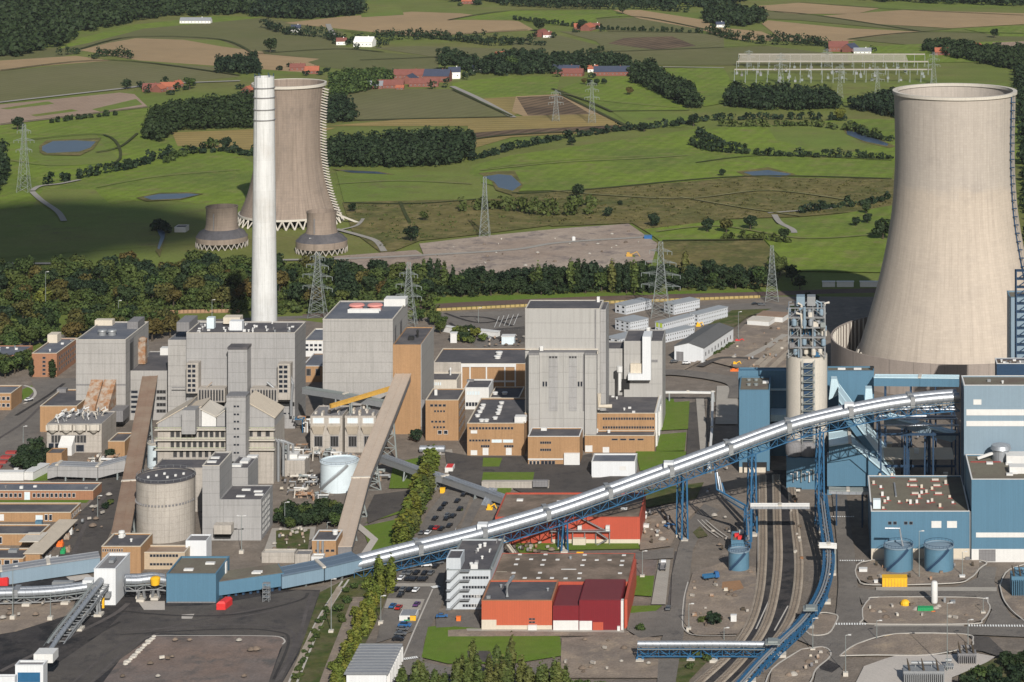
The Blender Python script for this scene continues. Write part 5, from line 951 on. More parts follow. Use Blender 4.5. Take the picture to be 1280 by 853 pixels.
b = bld('low_shelter', 'long low pale-roofed shelter wall on the lawn', 602, 686, 602.5, 612, 600, CONC, PAVE, par=.1); b.pbox('porch', GREYDK, 666, 685, 601, 609, b.Y0-2, b.Y0-.02)
# red halls
b = bld('red_hall', 'large orange-red hall with brown roof under the silver conveyor', 619, 800, 647, 681, 616.5, RED, GRAVR, coping=RED); b.pbox('plinth', CREAM, 689, 800, 674.5, 680.9, b.Y0-.25, b.Y0-.01); b.pbox('store_box', CREAM, 716, 732, 674, 682, b.Y0-3, b.Y0-.3)
for px, py in ((650, 626), (780, 637), (700, 628), (740, 622)): b.rbox('skylight', WHITEP, px, py, 3, 2, .7)
mb = MB(); Yp = b.Y0-1.6; [mb.bar((XW(a, Yp), Yp, 0), (XW(a, Yp), Yp, ZW(664, Yp)), .3) for a in (690, 702, 716, 731, 745, 762)]; mb.box(XW(688, Yp), XW(763, Yp), Yp-1, Yp+1, ZW(664.5, Yp), ZW(663.5, Yp)).bar((XW(688, Yp), Yp-1, ZW(661, Yp)), (XW(763, Yp), Yp-1, ZW(661, Yp)), .15); mb.bar((XW(727, Yp), Yp, ZW(648, Yp)), (XW(756, Yp), Yp, ZW(663, Yp)), 1.2, .3)
for a, c_, t, u in ((746, 760, 664, 673), (760, 746, 673, 681)): mb.bar((XW(a, Yp), Yp-1, ZW(t, Yp)), (XW(c_, Yp), Yp-1, ZW(u, Yp)), 1.4, .3)
mb.build('outside_stair', STEELG, b.e); b.pbox('hatch_box', WHITEP, 757, 762, 658, 664, Yp-1, Yp+1); b.pbox('hatch_box', WHITEP, 722, 727, 658, 663, Yp-1, Yp+1)
b = bld('brown_roof_hall', 'wide low hall with brown gravel roof and white skylights behind the red fronts', 612.5, 786, 727.5, 777, 691.5, RED, GRAVR, coping=None, par=.3, Yf=1018)
for px, py in ((650, 694.5), (682, 694.5), (731, 695), (780, 695.5), (647, 700.5), (664, 700.5), (680, 701.5), (697, 701), (730, 701.5), (746, 701.5), (762, 701.5), (778, 702.5), (645, 707), (678, 707.5), (728, 708), (777, 708), (642, 717.5), (675, 717.5), (725, 718), (775, 718), (640, 723.5), (656, 724), (673, 724), (690, 724), (707, 724.5), (724, 724.5)): b.rbox('skylight', WHITEP, px, py, 1.7, 1.5, .6)
b.rbox('roof_beam', WHITEP, 711, 713, 6.5, .8, .5); b.rbox('roof_beam', CREAM, 627, 716, 4.5, .4, .4); b.rbox('yellow_unit', YEL, 725, 692.5, 3, 1, .8); b.rvent('roof_vent', STEELG, 713, 700, .6, 1.6)
b = bld('red_block', 'vermilion sheet block with dark flat roof and small cross window', 602, 690, 751, 789, 725.5, RED2, FELT, coping=RUSTB); b.pbox('plinth', CREAM, 602, 690, 782, 788.9, b.Y0-.2, b.Y0-.01); b.pbox('loading_door', CREAM, 602, 620.5, 775, 788.8, b.Y0-.35, b.Y0-.21); b.pbox('door_box', WHITEP, 660, 671, 782, 789, b.Y0-1.2, b.Y0-.22); b.win(661, 669, 772, 780, 2, WIND, .1, rows=2); mb = MB(); p = G(634, 746, b.Z1); mb.tube([p, p+V((0, 0, 5)), p+V((1.5, 9, 5.6))], .7); mb.build('flue', STEELG, b.e); b.ridge_clutter(4, 31)
b = bld('dark_red_block', 'dark red sheet block with lower ridge between vermilion block and tall dark red hall', 691, 723.5, 757.5, 790, 731, WINE, WINER, par=.1); b.pbox('white_door', WHITEP, 691.5, 723, 776, 789.8, b.Y0-.2, b.Y0-.01)
b = bld('dark_red_hall', 'taller dark red sheet hall at the right end of the red fronts', 724, 776, 750.5, 790, 724, WINE, WINER, par=.1); b.pbox('white_door', WHITEP, 724.3, 740, 776.5, 789.8, b.Y0-.2, b.Y0-.01); b.pbox('red_door', RED, 741, 754, 778, 789.8, b.Y0-.2, b.Y0-.01); b.pbox('cabinet', WHITEP, 771.5, 775, 783.5, 790, b.Y0-1, b.Y0-.02); b.part('corner_strip', WHITEP, MB().box(b.X1+.01, b.X1+1, b.Y0+.5, b.Y0+3, 0, b.Z1-.4)); b.part('side_wall', RED, MB().box(b.X1+1.2, b.X1+2.4, b.Y0+4, b.Y1+30, 0, b.Z1-1))
# grey office tower with fire stairs
b = bld('grey_office', 'four-storey light grey office with zigzag fire stair and dark roof', 558.5, 613, 713, 762, 674, BLUE2 if 0 else mat('pale_grey_sheet', (.45, .48, .51), .6, var=.05, panel=(1.2, 60, .06), seam=.88), FELT, coping=GALV)
for r in (720.5, 732.5, 744, 755.5): b.win(578, 611, r, r+3.4, 9, WIND, .15)
b.win(588, 601, 743.5, 747, 2, DOOR, .2); b.win(588, 601, 755, 759.5, 2, DOOR, .2)
for i in range(4):
    za, zb_ = ZW(762-i*12, b.Y0-1.5), ZW(750-i*12, b.Y0-1.5); x0, x1 = XW(564, b.Y0), XW(576, b.Y0); mb = MB(); mb.bar((x0, b.Y0-1.6, za), (x1, b.Y0-1.6, zb_), 1.4, .25).bar((x0, b.Y0-2.2, za+1.1), (x1, b.Y0-2.2, zb_+1.1), .12).box(x1, x1+4, b.Y0-2.3, b.Y0-.02, zb_-.15, zb_).box(x0-2, x0, b.Y0-2.3, b.Y0-.02, za-.15, za); [mb.bar((x, b.Y0-2.2, zb_), (x, b.Y0-2.2, zb_+1.1), .1) for x in (x1, x1+2, x1+4)]; mb.build('fire_stair', STEELG, b.e)
b.block(XW(557, b.Y0), XW(575, b.Y0), b.Y0+2, b.Y0+14, b.Z1-.4, b.Z1+4.5, MATS['pale_grey_sheet'], FELT)
b.rbox('roof_chimney', WHITEP, 593, 711, 3, 1, 2); [b.rvent('roof_vent', WHITEP, px, py, .7, 1.6) for px, py in ((589, 708), (595, 708), (600, 685), (606, 683))]; b.ridge_clutter(6, 41, None, XW(582, b.Y0)); b.part('roof_rail', GALV, MB().bar((b.X1+.6, b.Y0, b.Z1+1), (b.X1+.6, b.Y1, b.Z1+1), .5, 1))
MB().bar(G(629, 676, 8), G(640, 691, 1), 2.2, 1).bar(G(633, 676, 8), G(644, 691, 1), 1, .4).build('stair_tube', CONCW, b.e)
b = bld('long_shed', 'long shed with ribbed grey roof at the bottom edge beside the hedge', 433, 483, 842, 864, 806, WHITE, CORRG, par=0); mb = MB(); n_ = 10
for i in range(n_+1): y = b.Y0+(b.Y1-b.Y0)*i/n_; mb.box(b.X0-.8, b.X1+.8, y-.12, y+.12, b.Z1+.02, b.Z1+.4)
mb.build('roof_rib', STEELG, b.e); [MB().box(b.X1+.02, b.X1+1.4, b.Y0+(b.Y1-b.Y0)*(i+.3)/n_, b.Y0+(b.Y1-b.Y0)*(i+.6)/n_, 0, b.Z1-.3).build('buttress', WHITEP, b.e) for i in range(n_)]; MB().box(b.X0-.9, b.X1+.9, b.Y0-.8, b.Y1+.8, b.Z1-.2, b.Z1+.01).build('canopy', CORRG, b.e)
b = bld('office_cabin', 'small yellow and white cabin with flat grey roof in the car park', 499, 519.5, 770, 778, 762, WHITEP, CORRG, par=0); b.part('corner', YEL, MB().box(b.X1-2.4, b.X1+.05, b.Y0-.06, b.Y0+.9, 0, b.Z1)); b.part('green_panel', GREEN, MB().box(b.X0+2, b.X0+4.6, b.Y0-.08, b.Y0-.01, .3, 1.1)); b.win(509, 517, 771.5, 775.5, 2, WIND, .2)
# ================= left conveyors and blue transfer house =================
def cylconv(name, label, pts, r, m, gap, frame, legs=(), legm=STEELB, truss_h=3.2, group=None, legw=2.6, joints=True, smoothn=5, one=False, trussw=None, walkm=None):
    """two tubes on a lattice bridge that stands on lattice legs; pts = tube centre line"""
    c = smooth_path(pts, smoothn); e = E(name, label, 'conveyor', (c[0].x, c[0].y, 0), group); side = []
    for i, p in enumerate(c):
        d = c[min(i+1, len(c)-1)]-c[max(i-1, 0)]; hz = V((d.x, d.y, 0)).normalized(); side.append(V((hz.y, -hz.x, 0)))
    offs = (0,) if one else (-gap, gap); dz = V((0, 0, 1))
    for o in offs: MB().tube([p+s*o for p, s in zip(c, side)], r, 14).build('tube', m, e, True)
    g = (trussw or (gap+r if not one else r*1.2)); tr = MB(); ln = [0]
    for a, b_ in zip(c, c[1:]): ln.append(ln[-1]+(b_-a).length)
    def at(t):
        i = min(max(int(np.searchsorted(ln, t)-1), 0), len(c)-2); f = (t-ln[i])/(ln[i+1]-ln[i]); return c[i].lerp(c[i+1], f), side[i].lerp(side[i+1], f)
    n = int(ln[-1]/4.2); st = [at(ln[-1]*i/n) for i in range(n+1)]
    top = lambda q, s: q[0]+q[1]*s*g-dz*(r+.15); bot = lambda q, s: q[0]+q[1]*s*g*.92-dz*(r+truss_h)
    for i in range(n):
        a, b_ = st[i], st[i+1]
        for s in (-1, 1):
            tr.bar(top(a, s), top(b_, s), .45); tr.bar(bot(a, s), bot(b_, s), .45); tr.bar(bot(a, s), top(a, s), .25)
            tr.bar(*((bot(a, s), top(b_, s)) if i % 2 else (top(a, s), bot(b_, s))), .28)
        tr.bar(top(a, -1), top(a, 1), .3); tr.bar(bot(a, -1), bot(a, 1), .3); tr.bar(bot(a, -1), bot(b_, 1), .22)
    tr.build('truss', frame, e)
    for s in ((1,) if one else (-1, 1)):
        wk = MB()
        for i in range(n):
            a, b_ = st[i], st[i+1]; o = s*(g+.55); wk.bar(a[0]+a[1]*o-dz*(r+.1), b_[0]+b_[1]*o-dz*(r+.1), 1., .12); wk.bar(a[0]+a[1]*o*1.05+dz*(.9-r), b_[0]+b_[1]*o*1.05+dz*(.9-r), .1); wk.bar(a[0]+a[1]*o*1.05-dz*r, a[0]+a[1]*o*1.05+dz*(.9-r), .1)
        wk.build('walkway', walkm or GALV, e)
    if joints:
        for i in range(1, int(ln[-1]/30)+1):
            q = at(min(ln[-1]-1, i*30)); 
            for o in offs: dd = V((-q[1].y, q[1].x, 0)); MB().bar(q[0]+q[1]*o-dd*1.1+dz*.1, q[0]+q[1]*o+dd*1.1+dz*.1, 2*r+.5, 2*r+.35).build('joint_collar', STEELG, e)
            if i % 3 == 2: MB().box(q[0].x-2.2, q[0].x+2.2, q[0].y-2.2, q[0].y+2.2, q[0].z+r*.4, q[0].z+r+1.3).build('joint_housing', WHITE, e)
    for t, w1 in legs:
        q = at(ln[-1]*t); hz = V((-q[1].y, q[1].x, 0)); lg = MB(); zt_ = q[0].z-r-truss_h
        for s in (-1, 1):
            for u in (-1, 1): lg.bar(V((q[0].x, q[0].y, zt_))+q[1]*s*g*.8+hz*u*.9, V((q[0].x, q[0].y, .4))+q[1]*s*w1+hz*u*1.5, .75)
        k_ = max(1, int(zt_/7))
        for j in range(k_):
            f0, f1 = j/k_, (j+1)/k_
            for u in (-1, 1):
                L = lambda s, f: (V((q[0].x, q[0].y, zt_))+q[1]*s*g*.8+hz*u*.9).lerp(V((q[0].x, q[0].y, .4))+q[1]*s*w1+hz*u*1.5, f); lg.bar(L(-1, f0), L(1, f1), .3).bar(L(1, f0), L(-1, f1), .3).bar(L(-1, f1), L(1, f1), .35)
        lo = lg.build('leg', legm, e)
        for s in (-1, 1): c0 = V((q[0].x, q[0].y, 0))+q[1]*s*w1; MB().box(c0.x-1.6, c0.x+1.6, c0.y-2.2, c0.y+2.2, 0, 1.1).build('footing', CONCW, lo)
    return e, c
main_pts = [P(440, 704, 1062), P(500, 689, 1070), P(590, 667, 1083), P(685, 640, 1095), P(752, 617, 1103), P(820, 592, 1111), P(905, 561, 1122), P(962, 540, 1127), P(1012, 524, 1130), P(1100, 505, 1136), P(1160, 497, 1140), P(1197, 494, 1142)]
cylconv('tube_conveyor', 'very long silver twin-tube conveyor on a blue truss, rising to the power block', main_pts, 2.1, SILVER, 3.5, STEELB, legs=((.335, 3), (.535, 4.2), (.655, 5), (.77, 4.5)), truss_h=4.2)
gallery('conveyor_gallery', 'grey-blue boxed lower end of the silver conveyor leading into the blue transfer house', [P(348, 716, 1044), P(400, 706, 1053), P(446, 695, 1063)], 11, 5.5, mat('steel_blue_sheet', (.17, .25, .32), .5, var=.05, panel=(1.4, 60, .08), seam=.85, streak=.1), mat('grey_blue_roof', (.1, .14, .19), .45, var=.1), legs=((.3, 3), (.75, 3)))
bb = bld('transfer_house', 'big blue transfer house with dark flat roof and blue parapet, bottom left', 208, 270, 718, 754, 696, BLUE, GRAVB, coping=BLUE); bb.rbox('skylight', WHITEP, 236, 713, 4, 2, .7); bb.rbox('skylight', WHITEP, 263, 705, 4, 2, .7); bb.pbox('base_frame', GREYDK, 209, 269, 752.5, 754, bb.Y0-.3, bb.Y0-.02); MB().box(bb.X1+.01, bb.X1+.5, bb.Y1-8, bb.Y1-6, bb.Z1-8, bb.Z1).build('ladder', WHITEP, bb.e)
a0, a1 = G(273, 749), G(355, 739); dd = (a1-a0).normalized(); nn = V((-dd.y, dd.x, 0)); zA, zB = ZW(728, a0.y), ZW(716.5, a1.y); za0, zb0 = 1.4, 2.2; dep = 14
e = E('transfer_annexe', 'long low blue annexe rising towards the conveyor, joined to the blue transfer house', 'building', (a0+a1)/2)
MB().hexa([a0+V((0, 0, za0)), a1+V((0, 0, zb0)), a1+nn*dep+V((0, 0, zb0)), a0+nn*dep+V((0, 0, za0))], [a0+V((0, 0, zA)), a1+V((0, 0, zB)), a1+nn*dep+V((0, 0, zB)), a0+nn*dep+V((0, 0, zA))]).build('wall', BLUE, e)
ins = lambda p, q_: p; MB().hexa([a0+nn*.5+V((0, 0, zA+.01)), a1-dd*.5+nn*.5+V((0, 0, zB+.01)), a1-dd*.5+nn*(dep-.5)+V((0, 0, zB+.01)), a0+nn*(dep-.5)+V((0, 0, zA+.01))], [a0+nn*.5+V((0, 0, zA+.2)), a1-dd*.5+nn*.5+V((0, 0, zB+.2)), a1-dd*.5+nn*(dep-.5)+V((0, 0, zB+.2)), a0+nn*(dep-.5)+V((0, 0, zA+.2))]).build('roof', GRAVB, e)
for t in (.6, .63): p = a0.lerp(a1, t)+nn*(4+40*(t-.6)); z = zA+(zB-zA)*t; MB().box(p.x-2, p.x+2, p.y-.7, p.y+.7, z+.1, z+.9).build('skylight', WHITEP, e)
for i in range(9): p = a0.lerp(a1, (i+.5)/9)+nn*1.5; MB().box(p.x-.5, p.x+.5, p.y-.5, p.y+8, 0, 1.5+.7*i/9).build('stilt', STEELD, e)
p = G(333, 752); e = E('stair_tower', 'small grey steel stair tower against the blue annexe', 'stairs', p); mb = MB()
for x, y in ((-1.3, -1.2), (1.3, -1.2), (1.3, 1.2), (-1.3, 1.2)): mb.bar((p.x+x, p.y+y, 0), (p.x+x, p.y+y, 8), .2)
for i in range(4): z = i*2; mb.bar((p.x-1.2, p.y, z), (p.x+1.2, p.y, z+2), 1, .2).box(p.x-1.5, p.x+1.5, p.y-1.2, p.y+1.2, z+1.9, z+2.05).bar((p.x-1.3, p.y-1.2, z+1), (p.x+1.3, p.y-1.2, z+1), .12)
mb.build('frame', STEELG, e)
p = G(277, 763); e = E('container', 'bright red container with pitched lid beside the blue transfer house', 'container', p); MB().hexa([(p.x-2.2, p.y, 0), (p.x+1.6, p.y, 0), (p.x+2.9, p.y+7, 0), (p.x-.9, p.y+7, 0)], [(p.x-2.2, p.y, 2.7), (p.x+1.6, p.y, 2.7), (p.x+2.9, p.y+7, 2.7), (p.x-.9, p.y+7, 2.7)]).build('body', REDP, e); MB().hexa([(p.x-2.2, p.y, 2.71), (p.x+1.6, p.y, 2.71), (p.x+2.9, p.y+7, 2.71), (p.x-.9, p.y+7, 2.71)], [(p.x-1.2, p.y+.4, 3.6), (p.x+.9, p.y+.4, 3.6), (p.x+2.1, p.y+6.6, 3.6), (p.x+.1, p.y+6.6, 3.6)]).build('lid', REDP, e)
b = bld('transfer_tower', 'white sheet transfer tower with sunken dark roof where grey conveyors meet', 117.5, 144.5, 711.5, 757, 691.5, WHITE, GREYDK, coping=WHITE, par=1.2); b.rbox('roof_hatch', STEELG, 141, 702, 2, 5, 1.2); b.part('chute', STEELG, MB().tube([P(126, 726, b.Y0-1), P(118, 735, b.Y0-8)], 1.5)); b.pbox('yellow_post', YEL, 127.5, 130, 748, 762, b.Y0-4, b.Y0-3); b.pbox('hopper', STEELG, 129, 137, 742, 748, b.Y0-3, b.Y0-.05)
gallery('conveyor_gallery', 'long grey boxed conveyor gallery leaving the picture at the lower left', [P(-60, 720, 1045), P(0, 712, 1052), P(60, 703, 1060), P(124, 694, 1068)], 8, 6, BLUE2, CORRG, legs=((.3, 3), (.62, 3)))
cylconv('tube_conveyor', 'low silver twin-tube conveyor curving to the white transfer tower', [P(-70, 741, 1020), P(0, 740, 1024), P(60, 738, 1026), P(105, 733, 1029), P(121, 729, 1031)], 1.5, SILVER, 1.8, STEELG, legs=((.3, 2.4), (.55, 2.4), (.8, 2.4)), legm=STEELG, truss_h=2.4)
cylconv('tube_conveyor', 'short silver tube link between white transfer tower and blue transfer house', [P(156, 724, 1028), P(172, 724, 1030), P(190, 722, 1032), P(206, 724, 1034)], 1.6, SILVER, 1.9, STEELG, legs=((.4, 2), (.75, 2)), legm=STEELG, truss_h=2.5, joints=False)
p = P(197, 724, 1030); tag(MB().lathe((p.x, p.y-3.6, p.z), [(.2, -2), (1.8, -1.2), (2.2, 1.6), (1.4, 2.2), (.1, 2.3)], 14).build('yellow_motor', YEL, None, True), 'yellow drive housing on the short silver tube link', 'motor')
cylconv('lattice_conveyor', 'steep grey lattice conveyor running down to the white hopper box at the lower left', [P(127, 727, 1020), P(104, 757, 1001), P(78, 790, 982), P(57, 822, 965)], 1.0, SILVER, 0, STEELG, legs=((.18, 3), (.5, 2.5)), legm=STEELG, truss_h=1.6, joints=False, one=True, trussw=3.2)
b = bld('hopper_box', 'white open-fronted hopper box at the foot of the lattice conveyor', 19, 54, 832, 862, 826, WHITE, GREYDK, coping=WHITE); b.pbox('opening', STEELB, 22, 50, 841, 853, b.Y0-.2, b.Y0-.01); b.pbox('cover', WHITEP, 42, 66, 818, 829, b.Y0+6, b.Y0+13)
bld('hopper_box', 'small white annex box beside the white hopper, cut by the frame', -10, 18.5, 846, 866, 843, WHITE, GREYDK)
p = G(2, 733); tag(MB().box(p.x-5, p.x+2.6, p.y, p.y+3, 0, 3).box(p.x-4.6, p.x+2.2, p.y+.3, p.y+2.7, 3, 3.5).build('container', REDP), 'red container cut by the left edge of the photo', 'container')
p = G(78, 735); tag(MB().box(p.x-4.6, p.x+4.6, p.y, p.y+2.6, 0, 2.4).box(p.x-4.4, p.x+4.4, p.y+.2, p.y+2.4, 2.4, 2.6).build('container', STEELG), 'grey container beside the low silver conveyor', 'container')
# ================= right: blue power block =================
b = bld('power_block', 'tall grey-blue power block with two white bands at the right edge', 1205, 1330, 482, 668, 470, BLUE2, GRAVB, Yf=1123, coping=WHITEP)
b.win(1216.5, 1227, 499.5, 506, 1, DOOR, .05)
for t, u in ((512, 519.5), (526.5, 533)): b.pbox('white_band', WHITEP, 1208, 1330, t, u, b.Y0-.15, b.Y0-.01)
b.ridge_clutter(5, 51); b.part('side_strip', STEELD, MB().box(b.X0-.3, b.X0-.01, b.Y0+1, b.Y0+17, 20, b.Z1-3))
b2 = bld('turbine_hall', 'tall blue turbine hall with olive roof in front of the grey-blue power block', 1214.5, 1330, 599.5, 703, 568.5, BLUE, GRAVB, coping=WHITEP); b2.pbox('white_band', WHITEP, 1220, 1330, 666, 672, b2.Y0-.15, b2.Y0-.01); b2.pbox('plinth', WHITEP, 1214.5, 1330, 686.5, 702.9, b2.Y0-.12, b2.Y0-.01); b2.win(1223, 1245, 687, 702, 1, GATE, .05, Y=b2.Y0-.12); b2.win(1206, 1213, 696, 702, 1, GATE, .1, Y=b2.Y0-.12)
b2.rvent('roof_tank', SILVER, 1251, 575, 4, 7); b2.rvent('roof_tank', SILVER, 1239.5, 565, 2.2, 5); MB().bar(G(1222, 573, b2.Z1+.5), G(1242, 566, b2.Z1+3), 1.2).build('roof_duct', WHITEP, b2.e); b2.rbox('roof_house', WHITEP, 1276, 578, 14, 8, 4); b2.rbox('roof_unit', WHITEP, 1283, 590, 16, 6, 3); [b2.rbox('roof_hatch', WHITEP, px, py, 3, 2, .8) for px, py in ((1237, 580), (1261, 581), (1262, 594), (1268, 592), (1272, 586))]; b2.rbox('red_kerb', REDK, 1232, 578, 14, .5, .4); b2.rbox('red_kerb', REDK, 1264, 585, 1, 8, .4)
b3 = bld('pump_hall', 'lower blue hall with many white and red roof vents, above the two blue tanks', 1089, 1212, 639.5, 701, 595, BLUE, GRAVB, coping=WHITEP); b3.pbox('plinth', CREAM, 1089, 1212, 686, 700.9, b3.Y0-.12, b3.Y0-.01); b3.win(1109, 1122, 652, 656, 2, WIND, .3); b3.win(1129, 1142, 652, 656, 2, WIND, .3); b3.win(1164, 1177, 651.5, 660, 1, DOOR, .05); b3.win(1183.5, 1196.5, 651.5, 660, 1, DOOR, .05); b3.part('downpipe', WHITEP, MB().box(b3.X1+.05, b3.X1+1, b3.Y0-.4, b3.Y0+.4, 0, b3.Z1))
for px, py in ((1141, 601), (1169, 601), (1142, 608), (1171, 608), (1144, 618), (1173, 618)): b3.rbox('roof_unit', CONCW, px, py, 3.2, 1.4, .9); b3.rbox('red_kerb', REDK, px, py+.9, 4.6, .5, .3)
for px, py in ((1100, 595), (1115, 596), (1092, 605), (1101, 610), (1103, 620), (1106, 628), (1110, 625), (1134, 627), (1138, 630), (1146, 629), (1160, 628), (1165, 627), (1191, 629), (1175, 634), (1124, 628), (1152, 610), (1158, 616), (1165, 612), (1182, 605), (1187, 622), (1104, 636), (1149, 622), (1135, 607), (1152, 617)): b3.rbox('roof_vent', rnd.choice([WHITEP, CONCW, CREAM]), px, py, 1.1, .9, rnd.uniform(.8, 2)); (b3.rbox('red_kerb', REDK, px+1, py+1.3, 2.2, .4, .3))
b3.rbox('stair_head', TANKW, 1096, 635, 3.4, 3, 4); b3.rbox('roof_duct', STEELG, 1119, 613, .8, 22, .6)
# blue block at the left of the concrete silo
b = bld('blue_tower', 'square blue tower with open loading bay at its foot, left of the concrete silo', 924, 962, 488, 591, 471, BLUE, GRAVB, coping=BLUE); b.pbox('loading_bay', BLACK, 928, 958.5, 578, 590.8, b.Y0-.15, b.Y0+.1); b.pbox('ash_heap', CREAM, 930, 957, 585, 591, b.Y0-1.2, b.Y0-.2); [b.rvent('roof_vent', GALV, px, py, 1, 1) for px, py in ((936, 476), (945, 476), (936, 482), (945, 482))]; b.rbox('roof_hatch', WHITEP, 957, 479, 3, 2, 1); b.pbox('leg', CREAM, 924, 928, 584, 591, b.Y0-.2, b.Y0-.02)
b = bld('blue_wall_block', 'dark blue block linking the square blue tower to the concrete silo', 923, 984, 463.5, 560, 459.5, BLUE, BLUE, Yf=1257); b.pbox('ledge', BLUEL, 962, 984, 486, 488.5, b.Y0-.5, b.Y0-.02); b.pbox('light_band', BLUEL, 963, 984, 519, 527, b.Y0-14, b.Y0-.02)
b = bld('blue_block', 'broad blue block right of the concrete silo, behind the sloping hoods', 1034, 1092.5, 464, 580, 458.5, BLUE, GRAVB, coping=BLUE); b.rbox('roof_hatch', WHITEP, 1052, 462, 4, 1.5, .8); b.rbox('roof_hatch', WHITEP, 1072, 462, 4, 1.5, .8); b.rbox('roof_hatch', BLACK, 1090, 462, 2, 2, 1.6)
# sloping light-blue hoods
def hood(name, label, q0, q1, q2, q3, th, m, Yf):
    """inclined duct: front outline of four pixels at depth Yf, th deep"""
    a = [P(x, y, Yf) for x, y in (q0, q1, q2, q3)]; e = E(name, label, 'duct', (a[0].x, Yf, min(v.z for v in a))); dy = V((0, th, 0))
    MB().add([*a, *[v+dy for v in a]], [(0, 1, 2, 3), (7, 6, 5, 4), (0, 4, 5, 1), (1, 5, 6, 2), (2, 6, 7, 3), (3, 7, 4, 0)]).build('casing', m, e); return e
gallery('sloping_duct', 'wide upper light-blue duct falling to the right beside the concrete silo', [P(1048, 490, 1214), P(1118, 584, 1214)], 36, 6, BLUE, BLUEL, cat='duct')
gallery('sloping_duct', 'lower light-blue inclined duct ending above the lower blue hall', [P(1036, 550, 1192), P(1062, 546, 1192), P(1114, 590, 1192)], 24, 8, BLUE, BLUEL, cat='duct', legs=((.2, 5), (.7, 5)), legm=STEELB)
hood('sloping_duct', 'pale pointed hood with small louvre right of the silo', (1036, 500), (1039, 474), (1046, 474), (1052, 492), 6, BLUEL, 1224); hood('sloping_duct', 'small upright white-blue hood at the blue block', (1081, 506), (1082, 486), (1090, 486), (1091, 500), 6, BLUEL, 1224)
hood('sloping_duct', 'blue vertical casing under the inclined ducts', (1034, 608), (1034, 572), (1088, 572), (1088, 608), 10, BLUE, 1181)
b = bld('blue_casing', 'pale blue panelled casing with steel braces under the silo hoods', 1034, 1050, 576, 609, 574, BLUE, BLUE, Yf=1186)
# concrete silo with steel crown
YS = 1212.; xs = (1008.5-CX)*YS/F; s = SC(YS); rs = 25.6/s; zs = H-(443-CY)/s
e = E('silo_tower', 'tall twin-fronted concrete silo tower crowned by a crowded steel pipe frame', 'tower', (xs, YS, 0))
MB().lathe((xs, YS, 0), [(rs, 16), (rs, zs), (rs-.5, zs), (rs-.5, zs-.4), (.05, zs-.4)], 48, cap=False).build('shaft', CONCW, e, True); MB().box(xs-1.6, xs+3, YS-rs-.5, YS-rs+2, 20, zs-2).build('slot', STEELD, e)
mb = MB(); ladz = 20
while ladz < zs-4: mb.box(xs-2.4, xs+4, YS-rs-1.8, YS-rs-.4, ladz, ladz+.3).bar((xs-2.2, YS-rs-1.7, ladz+.3), (xs+3.8, YS-rs-1.7, ladz+3.4), .5, .2).bar((xs-2.3, YS-rs-1.8, ladz+1.3), (xs+4, YS-rs-1.8, ladz+1.3), .15); ladz += 3.6
mb.bar((xs-2.3, YS-rs-1.8, 20), (xs-2.3, YS-rs-1.8, zs), .3).bar((xs+4, YS-rs-1.8, 20), (xs+4, YS-rs-1.8, zs), .3); mb.build('stair', GALV, e)
for i, x in enumerate((-6.8, 6.2)): MB().lathe((xs+x, YS-3, 0), [(.1, 17), (4, 17.5), (5.4, 21), (5.4, 25), (4.4, 27.5), (.1, 28.5)], 24).build('hopper', GREYDK, e, True) if 0 else None
fr = MB(); fw = 9.2; levels = [zs, zs+5, zs+10, zs+15, zs+20, zs+25]
for x in (-fw, -fw/3, fw/3, fw):
    for y in (-fw*.8, 0, fw*.8): fr.bar((xs+x, YS+y, zs-.3), (xs+x, YS+y, zs+25), .55)
for z in levels[1:]:
    for y in (-fw*.8, 0, fw*.8): fr.bar((xs-fw, YS+y, z), (xs+fw, YS+y, z), .45)
    for x in (-fw, -fw/3, fw/3, fw): fr.bar((xs+x, YS-fw*.8, z), (xs+x, YS+fw*.8, z), .4)
    fr.bar((xs-fw, YS-fw*.8-.1, z-5), (xs-fw/3, YS-fw*.8-.1, z), .25).bar((xs+fw, YS-fw*.8-.1, z-5), (xs+fw/3, YS-fw*.8-.1, z), .25)
fr.build('steel_crown', STEELG, e)
for z in levels[1:-1]: MB().box(xs-fw+.3, xs+fw-.3, YS-fw*.8+.3, YS+fw*.8-.3, z+.25, z+.4).build('grating', GREYDK, e)
q = random.Random(12)
for i in range(98):
    x, y = q.uniform(-fw, fw), q.uniform(-fw*.95, fw*.3); z0 = q.choice(levels[:-1]); t_ = q.random()
    if t_ < .5: MB().tube([(xs+x, YS+y, z0), (xs+x, YS+y, min(z0+q.uniform(4, 12), zs+26)), (xs+x+q.uniform(-3, 3), YS+y+.5, min(z0+q.uniform(5, 13), zs+27))], q.uniform(.3, .75), 8).build('pipe', q.choice([SILVER, GALV, STEELG, BLUE2, CONCW, STEELB]), e, True)
    elif t_ < .8: MB().lathe((xs+x, YS+y, z0+.4), [(.2, 0), (1.2, 1), (1.2, 3.4), (.5, 4.2), (.05, 4.3)], 12).build('filter_vessel', q.choice([CONCW, SILVER, BLUE2]), e, True)
    else: MB().box(xs+x-1.3, xs+x+1.3, YS+y-1, YS+y+1, z0+.4, z0+2.8).build('machine_box', q.choice([CONCW, STEELB, GALV, GREYDK]), e)
for x, m_ in ((-3, BLUE2), (2.4, STEELG)): MB().box(xs+x-2.2, xs+x+2, YS-4, YS+2, zs+25.3, zs+30).build('top_house', m_, e)
b = bld('silo_house', 'blue box house with dark vessels on top, under the concrete silo', 983, 1029, 573, 612, 560, BLUE, BLUE); b.pbox('opening', BLACK, 986, 1002, 610, 612, b.Y0-.2, b.Y0+.2)
